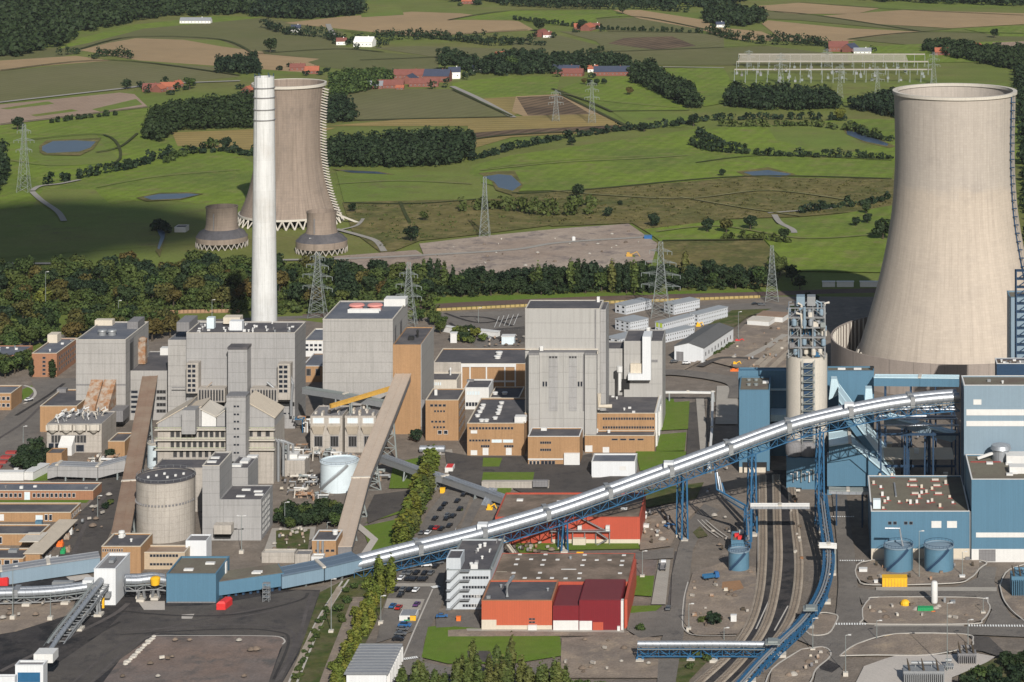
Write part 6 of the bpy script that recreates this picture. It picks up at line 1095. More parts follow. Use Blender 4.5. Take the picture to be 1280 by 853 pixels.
for i, px in enumerate((993, 1010, 1025)):
    p = P(px, 572, b.Y0+6); r_ = (4.5, 4.8, 3.6)[i]; MB().lathe((p.x, b.Y0+7, b.Z1-.5), [(.1, 0), (r_*.9, .3), (r_, 2), (r_, 5.4), (r_*.7, 7.2), (.1, 7.8)], 24).build('vessel', GREYDK, b.e, True)
for i in range(8): MB().tube([(b.X0+2+i*2, b.Y0-.9, 8+i % 3), (b.X0+3.5+i*2, b.Y0-.9, 8+i % 3), (b.X0+3.5+i*2, b.Y0-.9, 4+i % 2)], .35, 8).build('pipe', [SILVER, WHITEP, GALV][i % 3], b.e)
# long blue galleries
gallery('conveyor_gallery', 'long horizontal blue gallery in front of the cooling tower foot', [P(1093, 471, 1235), P(1150, 471.5, 1232), P(1199, 472, 1230)], 6, 4.2, BLUE, BLUEL, legs=((.12, 3), (.4, 3), (.7, 3)), legm=STEELD)
gallery('conveyor_gallery', 'sloping grey-blue gallery dropping behind the silver conveyor to the power block', [P(1108, 519, 1180), P(1150, 530, 1172), P(1192, 542, 1165)], 6, 3.6, BLUE2, BLUEL, legs=((.3, 3), (.6, 3)), legm=STEELD)
e = E('open_steelwork', 'dark blue open steel structure with grating floors between cooling tower and blue halls', 'steel frame', G(1145, 590)); Y0, Y1 = 1160, 1222; x0, x1 = XW(1098, 1200), XW(1196, 1180); fr = MB()
for x in np.linspace(x0, x1, 4):
    for y in np.linspace(Y0, Y1, 3): fr.bar((x, y, 0), (x, y, 38), .8)
for z in (13, 37):
    for y in np.linspace(Y0, Y1, 3): fr.bar((x0, y, z), (x1, y, z), .7, 1.1)
    for x in np.linspace(x0, x1, 4): fr.bar((x, Y0, z), (x, Y1, z), .6, .9)
fr.build('frame', STEELD, e)
for z, (ya, yb) in ((13.7, (Y0+40, Y1)), (37.7, (Y0+48, Y1))): MB().box(x0, x1, ya, yb, z, z+.25).build('floor', PALER, e)
for i in range(30):
    x, y = rnd.uniform(x0+2, x1-2), rnd.uniform(Y0+4, Y1-2); z = rnd.choice((0, 14 if y > Y0+41 else 0, 38 if y > Y0+50 else 0)); MB().box(x-1.2, x+1.2, y-1, y+1, z, z+rnd.uniform(1, 3)).build('equipment', rnd.choice([WHITEP, CREAM, STEELG, ORANGE if i % 7 == 0 else CONCW]), e)
for i in range(6): MB().tube([(x0, Y0+5+i*9, 40+(i % 2)), (x1, Y0+5+i*9, 40+(i % 2))], .5, 8).build('pipe', SILVER, e)
# right edge
b = bld('blue_stair_block', 'blue box block right of the cooling tower foot, at the right edge', 1262, 1300, 372, 520, 364, BLUE2, GRAVB, Yf=1260, coping=BLUE)
b = bld('blue_roof_block', 'dark blue parapet block with cluttered roof at the right edge', 1246, 1320, 455, 560, 448, STEELD, GRAVR, Yf=1200, coping=WHITEP); b.ridge_clutter(14, 61)
Yl = 1235; xl = XW(1277, Yl); e = E('stair_tower', 'dark blue lattice stair tower cut by the right edge', 'stairs', (xl, Yl, 0)); mb = MB(); zt_ = ZW(338, Yl); nl = 24
for x, y in ((-3, -3), (3, -3), (3, 3), (-3, 3)): mb.bar((xl+x, Yl+y, 0), (xl+x, Yl+y, zt_), .6)
for i in range(nl): z = zt_*i/nl; h_ = zt_/nl; mb.bar((xl-3, Yl-3, z), (xl+3, Yl-3, z+h_), .5).bar((xl-3, Yl-3, z+h_), (xl+3, Yl-3, z+h_), .4).box(xl-3, xl+3, Yl-3, Yl+3, z+h_-.1, z+h_).bar((xl-3, Yl+3, z), (xl-3, Yl-3, z+h_), .5)
mb.build('frame', STEELD, e)
# tanks
e, c, r = tank('blue_tank', 'left of the two blue storage tanks, with silver pipe on its roof', 1123, 682, 719, 18.2, TANKB, TANKW if 0 else BLUE2, 'tank', .06, ladder=STEELD); MB().tube([(c.x-6, c.y-1, c.z+8), (c.x+.5, c.y-1, c.z+8), (c.x+2, c.y-1.5, c.z)], .5, 8).build('pipe', SILVER, e)
tank('blue_tank', 'right of the two blue storage tanks, beside the white lamp pole', 1173.5, 682, 719, 18.4, TANKB, BLUE2, 'tank', .06, ladder=STEELD)
tank('blue_tank', 'small blue tank with diagonal stair beside the railway tracks', 923.5, 688, 717, 13, TANKB, BLUE2, 'tank', .05, ladder=STEELD)
b = bld('blue_house', 'small blue house with rusty red roof fittings behind the small blue tank', 914, 931, 676, 694, 665, BLUE, GRAVB, coping=BLUE); [b.rbox('roof_unit', m_, px, py, 2, 2, 1.5) for px, py, m_ in ((921, 671, REDP), (925, 674, REDP), (927, 667, WHITEP))]
p = G(1118.5, 735); e = E('container', 'bright yellow ribbed container in front of the left blue tank', 'container', p); w_ = 15.5/SC(p.y); MB().box(p.x-w_, p.x+w_, p.y, p.y+5, 0, 4).build('body', YEL, e); [MB().box(p.x-w_+i*w_/4-.1, p.x-w_+i*w_/4+.1, p.y-.15, p.y-.01, .1, 3.9).build('rib', YELC, e) for i in range(9)]; MB().box(p.x-w_-.1, p.x+w_+.1, p.y-.1, p.y+5.1, 4.01, 4.25).build('lid', YEL, e)
Yw = D(757.5); xw = XW(1168, Yw); rw_ = 4.1/SC(Yw); zw = ZW(726, Yw); e = E('gas_tank', 'tall white upright gas tank on a small pad', 'tank', (xw, Yw, 0)); MB().lathe((xw, Yw, 0), [(rw_*.3, .8), (rw_*.9, 1.4), (rw_, 2), (rw_, zw-1), (rw_*.75, zw-.3), (.05, zw)], 24).build('vessel', WHITEP, e, True); mb = MB(); [mb.bar((xw+rw_*.8*math.cos(a), Yw+rw_*.8*math.sin(a), 0), (xw+rw_*.8*math.cos(a), Yw+rw_*.8*math.sin(a), 2), .25) for a in (.7, 2.3, 3.9, 5.5)]; mb.build('leg', STEELG, e); MB().box(xw+3, xw+10, Yw-1, Yw+4, 0, .6).box(xw+4, xw+5, Yw+1, Yw+2, .6, 3).box(xw+7, xw+9, Yw, Yw+2, .6, 2).build('evaporator', STEELG, e)
p = G(1157, 767); e = E('container', 'green container with orange end beside the white gas tank', 'container', p); w_ = 9.6/SC(p.y); MB().box(p.x-w_, p.x+w_, p.y, p.y+2.6, .2, 2.4).build('body', GREEN, e); [MB().box(p.x-w_+i*w_/4-.08, p.x-w_+i*w_/4+.08, p.y-.1, p.y-.01, .3, 2.3).build('rib', GREEN, e) for i in range(9)]; MB().box(p.x+w_*.75, p.x+w_*1.25, p.y-1, p.y-.2, 0, 1.2).build('drip_box', ORANGE, e)
p = G(1131.5, 759); tag(MB().lathe(p, [(1.8, 0), (2.1, .5), (2.1, 1.8), (1.5, 2.8), (.6, 3.2), (.05, 3.3)], 12).build('skip', YEL), 'yellow round vat on the island left of the white gas tank', 'vat')
# transformers
def trafo(label, px, py, w_, d_, h_, m, bush=3):
    p = G(px, py); e = E('transformer', label, 'transformer', p); MB().box(p.x-w_/2, p.x+w_/2, p.y, p.y+d_, .4, h_).box(p.x-w_*.55, p.x+w_*.55, p.y-.4, p.y+d_+.4, 0, .4).build('body', m, e); n = int(w_/.8)
    mb = MB(); [mb.box(p.x-w_/2+(i+.3)*w_/n, p.x-w_/2+(i+.6)*w_/n, p.y-1.3, p.y-.02, .9, h_*.85) for i in range(n)]; mb.build('cooling_fins', m, e); MB().tube([(p.x-w_*.3, p.y+d_*.7, h_+1.6), (p.x+w_*.3, p.y+d_*.7, h_+1.6)], .7).bar((p.x-w_*.2, p.y+d_*.7, h_), (p.x-w_*.2, p.y+d_*.7, h_+1.4), .3).bar((p.x+w_*.2, p.y+d_*.7, h_), (p.x+w_*.2, p.y+d_*.7, h_+1.4), .3).build('oil_vessel', m, e)
    for i in range(bush): x = p.x-w_*.35+w_*.35*i; MB().tube([(x, p.y+1, h_), (x-.5, p.y+.8, h_+2.5), (x-1, p.y+.6, h_+4.8)], [.45, .4, .15], 8).build('bushing', BARK if bush else m, e)
trafo('large grey finned transformer at the bottom edge on the concrete pad', 1155, 857, 16, 7, 5.5, STEELG); trafo('smaller dark grey transformer beside the lamp pole on the concrete pad', 1209, 832, 7.5, 5, 4.6, GREYDK); trafo('blue transformer cut by the right edge', 1276, 747, 8, 8, 9, BLUE); trafo('small grey transformer unit by the asphalt bend', 1186, 839, 4, 3, 2, STEELG, 0)
# pipe bridges
bw_, _ = cylconv('pipe_bridge', 'blue truss pipe bridge curving beside the railway to the bottom edge', [P(1027, 618, 1135), P(1031, 650, 1105), P(1036, 690, 1068), P(1033, 722, 1038), P(1022, 750, 1012), P(1003, 776, 988), P(978, 800, 966), P(950, 828, 945), P(925, 856, 926), P(895, 888, 905)], .4, STEELG, .55, STEELB, legs=((.12, 1.6), (.3, 1.6), (.46, 1.6), (.6, 1.6), (.74, 1.6), (.87, 1.6)), truss_h=3.4, joints=False, trussw=1.7, walkm=STEELB)
bw2, _ = cylconv('pipe_bridge', 'straight silver-topped blue pipe bridge crossing the road, bottom right', [P(797, 805, 957), P(850, 805, 957.5), P(905, 805, 957.5), P(956, 805.5, 958)], 1.2, SILVER, .01, STEELB, legs=((.02, 1.6), (.42, 1.6), (.6, 1.6)), truss_h=3.2, joints=False, one=True, trussw=2.)
for px, py in ((1013, 764), (966, 806)): p = P(px, py, D(py, 6.5)); MB().box(p.x-3, p.x+3, p.y-3, p.y+3, p.z+.9, p.z+1.3).box(p.x-2, p.x+2, p.y-2, p.y+2, p.z+1.3, p.z+2.1).build('node_platform', GALV, bw_)
gallery('pipe_rack', 'white and silver pipe rack crossing above the tracks beside the small blue house', [P(938, 632, 1112), P(975, 632, 1112), P(1012, 632, 1112)], 3.4, 1.2, SILVER, WHITEP, legs=((.02, 1.6),), legm=STEELB)
gallery('pipe_rack', 'silver pipe rack between the sloping hoods and the low blue hall', [P(1036, 612, 1135), P(1060, 613, 1135), P(1090, 613, 1134)], 5, 1.4, SILVER, GALV, legs=((.2, 2), (.8, 2)), legm=STEELD)
gallery('pipe_rack', 'white pipe rack with yellow end spanning the access road', [P(1024, 681, 1068), P(1036, 681, 1068), P(1046, 682, 1068)], 2.5, 1.2, WHITEP, WHITEP, legs=((.9, 1),))
gallery('pipe_rack', 'pale pipe portal over the lawn right of the ochre offices', [P(831, 490, 1371), P(860, 490, 1371), P(891, 490.5, 1371), P(890, 535, 1290), P(886, 585, 1216)], 1.2, .8, WHITEP, WHITEP, legs=((.05, 1), (.5, 1), (.75, 1), (.97, 1)), ribs=False)
mb_e = E('inclined_pipe', 'blue braced pipe trestle leaning between conveyor legs and the small blue tank', 'pipes', G(930, 665)); 
for i in range(4): MB().tube([P(893+i*3, 580+i*8, 1122), P(896+i*4, 612+i*4, 1118), P(932+i, 632+i*3, 1112), P(934+i, 668+i*3, 1085)], .45, 8).build('pipe', [STEELB, SILVER, STEELG, STEELB][i], mb_e, True)
mb = MB(); c0 = P(935, 630, 1110)
for x, y in ((-1.5, -1.5), (1.5, -1.5), (1.5, 1.5), (-1.5, 1.5)): mb.bar((c0.x+x, c0.y+y-8, 0), (c0.x+x, c0.y+y-8, c0.z), .4)
for i in range(8): z = c0.z*i/8; mb.bar((c0.x-1.5, c0.y-9.5, z), (c0.x+1.5, c0.y-9.5, z+c0.z/8), .25).bar((c0.x-1.5, c0.y-9.5, z), (c0.x+1.5, c0.y-9.5, z), .25).bar((c0.x+1.5, c0.y-9.5, z), (c0.x+1.5, c0.y-6.5, z+c0.z/8), .25)
mb.build('trestle', STEELB, mb_e)
# ================= white offices behind the railway =================
def rot_bld(name, label, px, py, w, d, h, rot, wm, rm, wins=(0, 0), gable=0, cat='building', group=None):
    """box building turned about its near-left foot corner at pixel px,py"""
    p = G(px, py); e = E(name, label, cat, p, group); e.rotation_euler.z = R(-rot)
    def loc(mb, nm, mt, pa=None):
        me = bpy.data.meshes.new(nm); me.from_pydata(mb.v, [], mb.f); me.materials.append(mt); return link(nm, me, pa or e)
    m = MB().box(0, w, 0, d, 0, h)
    if gable: m.add([(0, 0, h), (w, 0, h), (w/2, 0, h+gable), (0, d, h), (w, d, h), (w/2, d, h+gable)], [(0, 1, 2), (4, 3, 5)])
    loc(m, 'wall', wm); r = MB()
    if gable:
        o = .5
        for s0, s1 in ((-o, w/2), (w+o, w/2)):
            zz_ = lambda x: h+gable*(1-abs(x-w/2)/(w/2)); A = [(s0, -o, zz_(s0)), (s1, -o, zz_(s1)), (s1, d+o, zz_(s1)), (s0, d+o, zz_(s0))]
            if s0 > s1: A = [A[1], A[0], A[3], A[2]]
            r.hexa([(x, y, z+.01) for x, y, z in A], [(x, y, z+.35) for x, y, z in A])
    else: r.box(-.3, w+.3, -.3, d+.3, h+.01, h+.35)
    loc(r, 'roof', rm)
    fl = wins[0]
    for i in range(fl):
        n = wins[1]
        for j in range(n):
            o = link('window', WIN, e); o.location = (w+.02, (j+.5)*d/n, (i+.55)*h/fl); o.rotation_euler.z = R(90); o.scale = (d/n*.42, 1, h/fl*.4)
        for j in range(max(2, int(w/4))): k_ = max(2, int(w/4)); o = link('window', WIN, e); o.location = ((j+.5)*w/k_, -.02, (i+.55)*h/fl); o.scale = (w/k_*.5, 1, h/fl*.5)
    return e
OFW = mat('container_white', (.5, .52, .55), .6, var=.05, panel=(2.6, 2.9, .1), seam=.85); RFL = mat('light_grey_roof', (.3, .32, .34), .8, var=.12, scale=.1)
G_ = 'white container offices'
for a in [(769, 391, 17, 40, 7.5, 50, (2, 14), 'white two-storey container office left of the green-grey pylon, farthest left'), (769, 412, 24, 26, 8.5, 55, (3, 10), 'white three-storey container office in front of the farthest left one'), (806, 430, 13, 60, 7, 52, (2, 18), 'white long container office running to the green-panelled one'), (819, 415, 12, 52, 8, 48, (2, 16), 'white container office with two lime panels on its front'), (830, 391, 17, 38, 8.5, 55, (3, 14), 'white three-storey container office right behind the pylon'), (862, 406, 13, 48, 9.5, 48, (3, 18), 'white three-storey container office at the right of the group'), (758, 431, 19, 30, 6, 50, (2, 8), 'plain white container office beside the central tower')]:
    e = rot_bld('container_office', a[7], a[0], a[1], a[2]*.6, a[3]*.62, a[4]*.8, a[5]*.8, OFW, RFL, a[6], 0, group=None)
    if 'lime' in a[7]:
        LIME = mat('lime_panel', (.4, .5, .06), .6)
        for x in (1., 4.2): me = bpy.data.meshes.new('lime_panel'); mb = MB().box(x, x+2, -.2, -.1, 3.5, 6.5); me.from_pydata(mb.v, [], mb.f); me.materials.append(LIME); link('lime_panel', me, e)
e = rot_bld('warehouse', 'white warehouse with grey gabled roof and a grey gate behind the ochre offices', 843, 451, 19, 58, 9, 16.6, WHITE, mat('grey_sheet_roof', (.115, .115, .115), .8, var=.15, scale=.1), (1, 0), 2.6)
for o_ in [c_ for c_ in e.children if c_.name.startswith('window')]: bpy.data.objects.remove(o_)
o = link('gate', GATE, e); o.location = (3.6, -.02, 3); o.scale = (4.6, 1, 5.6)
for j in range(9): o = link('window', WIND, e); o.location = (19.02, 4+j*6, 4.5); o.rotation_euler.z = R(90); o.scale = (1.4, 1, 2.4)
e = rot_bld('flat_hut', 'low white flat-roofed hut with sunken roof on the far yard', 934, 408, 15, 12, 4, 18, WHITEP, CONCW); e = rot_bld('flat_hut', 'second low white hut joined behind the sunken-roof hut', 946, 403, 18, 14, 4.5, 18, WHITEP, BROWNR)
e = rot_bld('site_hut', 'small pale hut by the roundabout behind the dark-roofed hall', 627, 431, 8, 6, 5, 0, TANKW, WHITEP); e = rot_bld('gatehouse', 'small white gatehouse with tower beside the bushes', 563, 429, 4, 4, 6, 0, WHITEP, WHITEP); e = rot_bld('long_canopy', 'long thin white canopy roof in front of the roundabout', 548, 414, 30, 3, 3.5, 35, WHITEP, WHITEP); e = rot_bld('long_canopy', 'white striped bus canopy by the parking circle', 588, 418, 20, 4, 3, 25, WHITEP, WHITEP)
e = rot_bld('wagon', 'white parked railway wagon in the shade of the cooling tower', 1028, 359, 9, 3, 3.5, 0, WHITEP, WHITEP)
for i, (px, w_, lb) in enumerate([(1046, 12, 'white railway wagon in the tower shade, first of the long pair'), (1075, 13, 'white railway wagon in the tower shade beside the tower edge')]): rot_bld('wagon', lb, px, 359, w_, 3, 3.5, 0, WHITEP, WHITEP)
e = rot_bld('wagon', 'long pale trailer at the end of the low brick workshops', -20, 601, 20, 4, 4, 0, WHITEP, WHITEP); e = rot_bld('trailer', 'white angled trailer cover beside the pale trailer', 30, 600, 5, 16, 4, 12, WHITEP, WHITEP)
# ================= site ground =================
YARD = groundmat('yard_gravel', (.25, .208, .17), (.195, .168, .145), .26, .02, .15, .9, col3=(.32, .27, .225), mix3=(.52, .72))
ASPH = groundmat('asphalt', (.18, .162, .146), (.225, .203, .18), .2, .03, .2, 1.5, col3=(.1, .095, .095), mix3=(.55, .75))
ASPHD = groundmat('dark_asphalt', (.092, .083, .078), (.13, .116, .104), .2, .03, .2, 1.5, col3=(.055, .052, .055), mix3=(.5, .7))
COAL = groundmat('coal_yard', (.05, .047, .05), (.085, .076, .072), .3, .02, .12, .8, col3=(.03, .03, .033), mix3=(.48, .6))
LAWN = groundmat('lawn_grass', (.12, .195, .024), (.14, .195, .034), .15, .05, .25, 1.5, col3=(.14, .15, .045), mix3=(.58, .78))
VERGE = groundmat('weedy_verge', (.12, .125, .04), (.17, .145, .085), .3, .05, .25, 1.2, col3=(.07, .1, .025), mix3=(.45, .6))
DIRT = groundmat('dry_dirt', (.31, .25, .2), (.24, .2, .17), .26, .03, .15, 1., col3=(.4, .32, .24), mix3=(.5, .68))
DIRTC = groundmat('coal_dust_dirt', (.21, .175, .16), (.28, .2, .16), .28, .02, .1, .9, col3=(.13, .12, .115), mix3=(.5, .65))
BALL = groundmat('track_ballast', (.40, .335, .265), (.46, .39, .315), .25, .05, .3, 2.)
PAD = mat('concrete_pad', (.46, .42, .38), .95, var=.12, scale=.08, panel=(7, 400, .12), seam=.85)
yz = [.04]
def uz():
    yz[0] += .006; return yz[0]
def G2(name, m, pts): return sheet(name, m, pts, uz())
def S2(name, m, px, w, n=6): return strip(name, m, px, w, uz(), n=n)
G2('yard', YARD, [(-300, 474), (40, 462), (95, 440), (235, 404), (345, 396), (405, 404), (530, 398), (545, 390), (640, 385), (960, 371), (1040, 371), (1500, 374), (1900, 960), (-500, 960)])
G2('verge', LAWN, [(540, 372), (640, 369), (960, 362), (965, 366), (640, 377), (542, 382)])
S2('railway_bed', groundmat('rusty_ballast', (.15, .1, .085), (.18, .13, .1), .2, .03, .2), [(380, 396), (545, 383), (640, 378), (760, 373), (980, 367), (1060, 364), (1300, 361)], 15)
S2('road', ASPH, [(-40, 455), (60, 424), (200, 405), (345, 398), (400, 396)], 9)
G2('yard', ASPH, [(548, 392), (656, 388), (656, 430), (600, 436), (560, 412)]); G2('parking', ASPHD, [(610, 412), (656, 408), (656, 428), (628, 430)])
G2('road', ASPH, [(-60, 560), (0, 528), (44, 486), (38, 474), (95, 473), (96, 500), (56, 512), (50, 545), (0, 590), (-60, 610)]); G2('lawn', LAWN, [(28, 487), (40, 482), (42, 490), (32, 500), (27, 500)])
S2('path', KERB, [(30, 482), (41, 486), (44, 493), (38, 500), (30, 505)], 1.6)
G2('yard', ASPHD, [(58, 600), (140, 590), (165, 600), (128, 690), (120, 712), (70, 706), (85, 655), (117, 625)]); G2('lawn', LAWN, [(-40, 625.5), (112, 625.5), (108, 629), (-40, 629)]); G2('lawn', LAWN, [(38, 596), (60, 590), (60, 601), (38, 602)])
# coal yard bottom left
G2('yard', COAL, [(-200, 752), (-40, 728), (60, 712), (120, 726), (200, 735), (400, 738), (398, 752), (384, 800), (345, 868), (340, 920), (-200, 920)])
G2('yard', ASPHD, [(160, 760), (260, 757), (372, 738), (399, 740), (380, 800), (345, 868), (325, 920), (310, 920), (352, 812), (355, 796), (190, 792), (100, 868), (60, 920), (-60, 920), (130, 790)])
G2('dirt_plot', DIRTC, [(190, 796), (330, 795), (352, 797), (356, 803), (350, 812), (336, 853), (318, 905), (80, 920), (150, 825)])
G2('dirt_plot', DIRT, [(-40, 752), (30, 750), (95, 747), (90, 768), (20, 790), (-40, 800)]); G2('concrete_pad', PAD, [(76, 716), (105, 715), (116, 722), (90, 728)]); G2('concrete_pad', PAD, [(28, 722), (50, 719), (53, 724), (34, 728)]); G2('concrete_pad', PAD, [(227, 769), (243, 768), (240, 774), (227, 774)]); G2('concrete_pad', PAD, [(172, 752), (206, 752), (206, 763), (180, 763)])
S2('kerb', KERB, [(193, 795), (260, 795), (330, 795.5), (350, 797), (356, 802), (353, 806)], .7)
TYRE = groundmat('worn_wheel_tracks', (.135, .12, .115), (.1, .09, .088), .25, .03, .2, 1.2); TYRE2 = groundmat('dark_wheel_tracks', (.05, .046, .046), (.07, .064, .062), .25, .03, .2, 1.2)
for px, w, m_ in (([(40, 900), (150, 806), (230, 780), (330, 760), (368, 748)], 1.2, TYRE), ([(60, 910), (165, 808), (240, 783), (340, 764), (374, 750)], 1.2, TYRE), ([(150, 790), (280, 782), (350, 785), (368, 800), (350, 850)], 1.3, TYRE), ([(150, 794), (280, 787), (344, 790), (361, 802), (342, 850)], 1.2, TYRE2), ([(130, 762), (220, 770), (300, 768), (372, 752), (385, 742)], 1.5, TYRE2), ([(0, 840), (80, 800), (140, 770), (160, 755)], 2.2, TYRE), ([(20, 846), (98, 806), (150, 778)], 1.6, TYRE2), ([(345, 853), (370, 810), (384, 760), (390, 742)], 1.4, TYRE),
                  ([(845, 690), (838, 740), (832, 800), (830, 850)], 1.1, TYRE), ([(854, 690), (848, 740), (843, 800), (842, 850)], 1.1, TYRE), ([(1052, 640), (1060, 700), (1064, 780)], 1.2, TYRE), ([(1046, 640), (1053, 700), (1055, 780)], 1., TYRE), ([(1070, 793), (1150, 791), (1290, 793)], 1.3, TYRE), ([(545, 740), (530, 790), (515, 828)], 1.2, TYRE), ([(20, 520), (60, 495), (80, 480)], 2, TYRE2), ([(-20, 560), (30, 528), (58, 500)], 1.6, TYRE), ([(90, 700), (110, 650), (140, 610)], 2, TYRE)): S2('wheel_track', m_, px, w)
for px in ([(556, 392), (600, 404), (652, 396)], [(562, 404), (590, 420), (640, 424)], [(575, 396), (610, 398), (640, 408)]): S2('wheel_track', TYRE2, px, 2.2)
for a in ((618, 410), (624, 409), (630, 408), (636, 408), (642, 407)): S2('bay_line', PAINTW, [a, (a[0]+6, a[1]-14)], .25, 1)
for i in range(12): S2('bay_line', PAINTW, [(492+i*5.2, 731), (495+i*5.2, 721)], .16, 1); S2('bay_line', PAINTW, [(487+i*5.2, 750), (490+i*5.2, 739)], .16, 1)
for i in range(8): S2('bay_line', PAINTW, [(530+i*5.4, 668), (534+i*5.4, 656)], .16, 1); S2('bay_line', PAINTW, [(545+i*5, 640), (549+i*5, 628)], .16, 1)
q = random.Random(9)
for i in range(13):
    p = G(157+i*3+q.uniform(-1, 1), 831-i*2.9); h_ = q.uniform(.6, 1.1); w_ = q.uniform(.9, 1.6)
    tag(MB().lathe(p, [(w_, -.1), (w_*1.05, h_*.5), (w_*.7, h_*.95), (.05, h_)], 7, ph=q.random()).build('boulder', CONCW), 'pale boulder in the row edging the dark coal yard', 'boulder', 'pale boulders edging the coal yard')
# verge and sidings between coal yard and car park
G2('verge', VERGE, [(400, 742), (440, 722), (478, 705), (500, 712), (470, 780), (425, 868), (410, 920), (330, 920), (362, 853)]); S2('path', DIRT, [(448, 748), (432, 790), (408, 853), (395, 900)], 5)
for a in ([(436, 726), (405, 775), (372, 853), (355, 890)], [(428, 728), (396, 778), (362, 853), (345, 890)]): S2('rail_bed', KERB, a, .9)
S2('rail_bed', BALL, [(425, 735), (408, 765), (383, 810), (368, 845)], 2.6)
G2('lawn', LAWN, [(455, 656), (505, 642), (515, 630), (540, 570), (492, 580), (486, 612), (520, 612), (520, 625), (470, 650)]); G2('lawn', LAWN, [(452, 660), (500, 650), (497, 690), (466, 696)]); G2('yard', ASPHD, [(468, 620), (515, 614), (518, 624), (500, 640), (460, 656), (458, 640)])
S2('duct_cover', PAD, [(443, 655), (468, 676), (452, 700)], 3.6, 1); G2('yard', PAVE, [(340, 662), (395, 660), (392, 675), (350, 690), (330, 690)]); G2('bed', VERGE, [(345, 665), (388, 663), (385, 688), (345, 688)])
# car park and street in the middle
G2('parking', ASPH, [(536, 640), (560, 612), (590, 618), (578, 650), (556, 682), (515, 682)]); G2('parking', ASPH, [(496, 715), (560, 700), (552, 740), (520, 790), (470, 806), (478, 770)]); G2('parking', PAVE, [(484, 750), (532, 751), (526, 765), (480, 762)]); G2('parking', PAVE, [(495, 731), (545, 731), (543, 735), (494, 735)])
G2('street', ASPH, [(585, 640), (600, 612), (612, 612), (590, 655), (565, 690)]); G2('street', ASPH, [(537, 735), (556, 735), (552, 758), (530, 802), (528, 830), (560, 836), (860, 838), (860, 848), (540, 848), (498, 845), (502, 826)]); S2('path', KERB, [(541, 738), (520, 785), (503, 826)], .6)
G2('yard', ASPHD, [(556, 566), (590, 572), (724, 572), (740, 568), (740, 600), (800, 592), (860, 585), (700, 640), (640, 612), (600, 612), (570, 610), (560, 590)])
for pts in ([(604, 574), (628, 574), (624, 585), (603, 585)], [(604, 592), (668, 592), (666, 603), (602, 603)], [(795, 566), (820, 566), (858, 566), (852, 588), (800, 590)], [(826, 500), (842, 500), (843, 505), (826, 505)], [(824, 506), (862, 503), (860, 538), (822, 540)], [(822, 545), (858, 542), (856, 565), (820, 566)], [(645, 680), (700, 680), (798, 681), (800, 688), (690, 690), (645, 688)], [(645, 686), (664, 683), (668, 692), (650, 694)], [(620, 612), (640, 612), (636, 622), (618, 620)]): G2('lawn', LAWN, pts)
G2('yard', ASPHD, [(862, 505), (882, 503), (880, 566), (858, 570)]); G2('yard', PAVE, [(896, 484), (922, 484), (922, 532), (894, 532)]); G2('path', LANE if 0 else PAVE, [(870, 500), (880, 500), (884, 560), (876, 575)])
G2('lawn', LAWN, [(535, 786), (560, 783), (700, 798), (703, 822), (640, 832), (560, 832), (527, 824)]); G2('yard', DIRT, [(560, 790), (600, 788), (785, 791), (790, 797), (560, 798)]); G2('path', PAVE, [(583, 788), (780, 790), (780, 793), (584, 791)])
G2('yard', DIRT, [(702, 800), (780, 795), (825, 800), (828, 850), (700, 850)]); G2('sports_patch', ASPHD, [(584, 816), (612, 816), (618, 830), (586, 830)])
G2('yard', ASPH, [(545, 770), (570, 768), (566, 786), (545, 787)]); G2('yard', ASPH, [(565, 768), (598, 768), (600, 788), (562, 785)])
# street right of the red halls
G2('road', ASPH, [(848, 686), (856, 660), (880, 632), (900, 640), (880, 660), (866, 690), (858, 760), (850, 840), (852, 920), (818, 920), (824, 810), (838, 770), (840, 720)]); G2('road', ASPH, [(690, 694), (800, 692), (842, 687), (842, 700), (800, 702), (790, 705), (785, 697)]); G2('road', ASPH, [(782, 768), (840, 764), (834, 796), (800, 800), (784, 790)])
G2('lawn', LAWN, [(789, 735), (794, 722), (818, 722), (815, 748), (788, 746)]); G2('lawn', LAWN, [(785, 760), (828, 759), (820, 766), (786, 769)]); G2('yard', DIRTC, [(792, 702), (822, 702), (818, 722), (790, 722)]); G2('path', PAVE, [(824, 702), (838, 702), (832, 758), (814, 758)])
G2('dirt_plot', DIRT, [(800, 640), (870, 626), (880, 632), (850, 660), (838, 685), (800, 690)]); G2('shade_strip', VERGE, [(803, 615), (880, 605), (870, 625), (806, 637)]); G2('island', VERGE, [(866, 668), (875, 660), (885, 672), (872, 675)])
for i in range(3): S2('kerb', KERB, [(872+i*5, 652), (884+i*6, 664), (898+i*6, 674)], .5, 2)
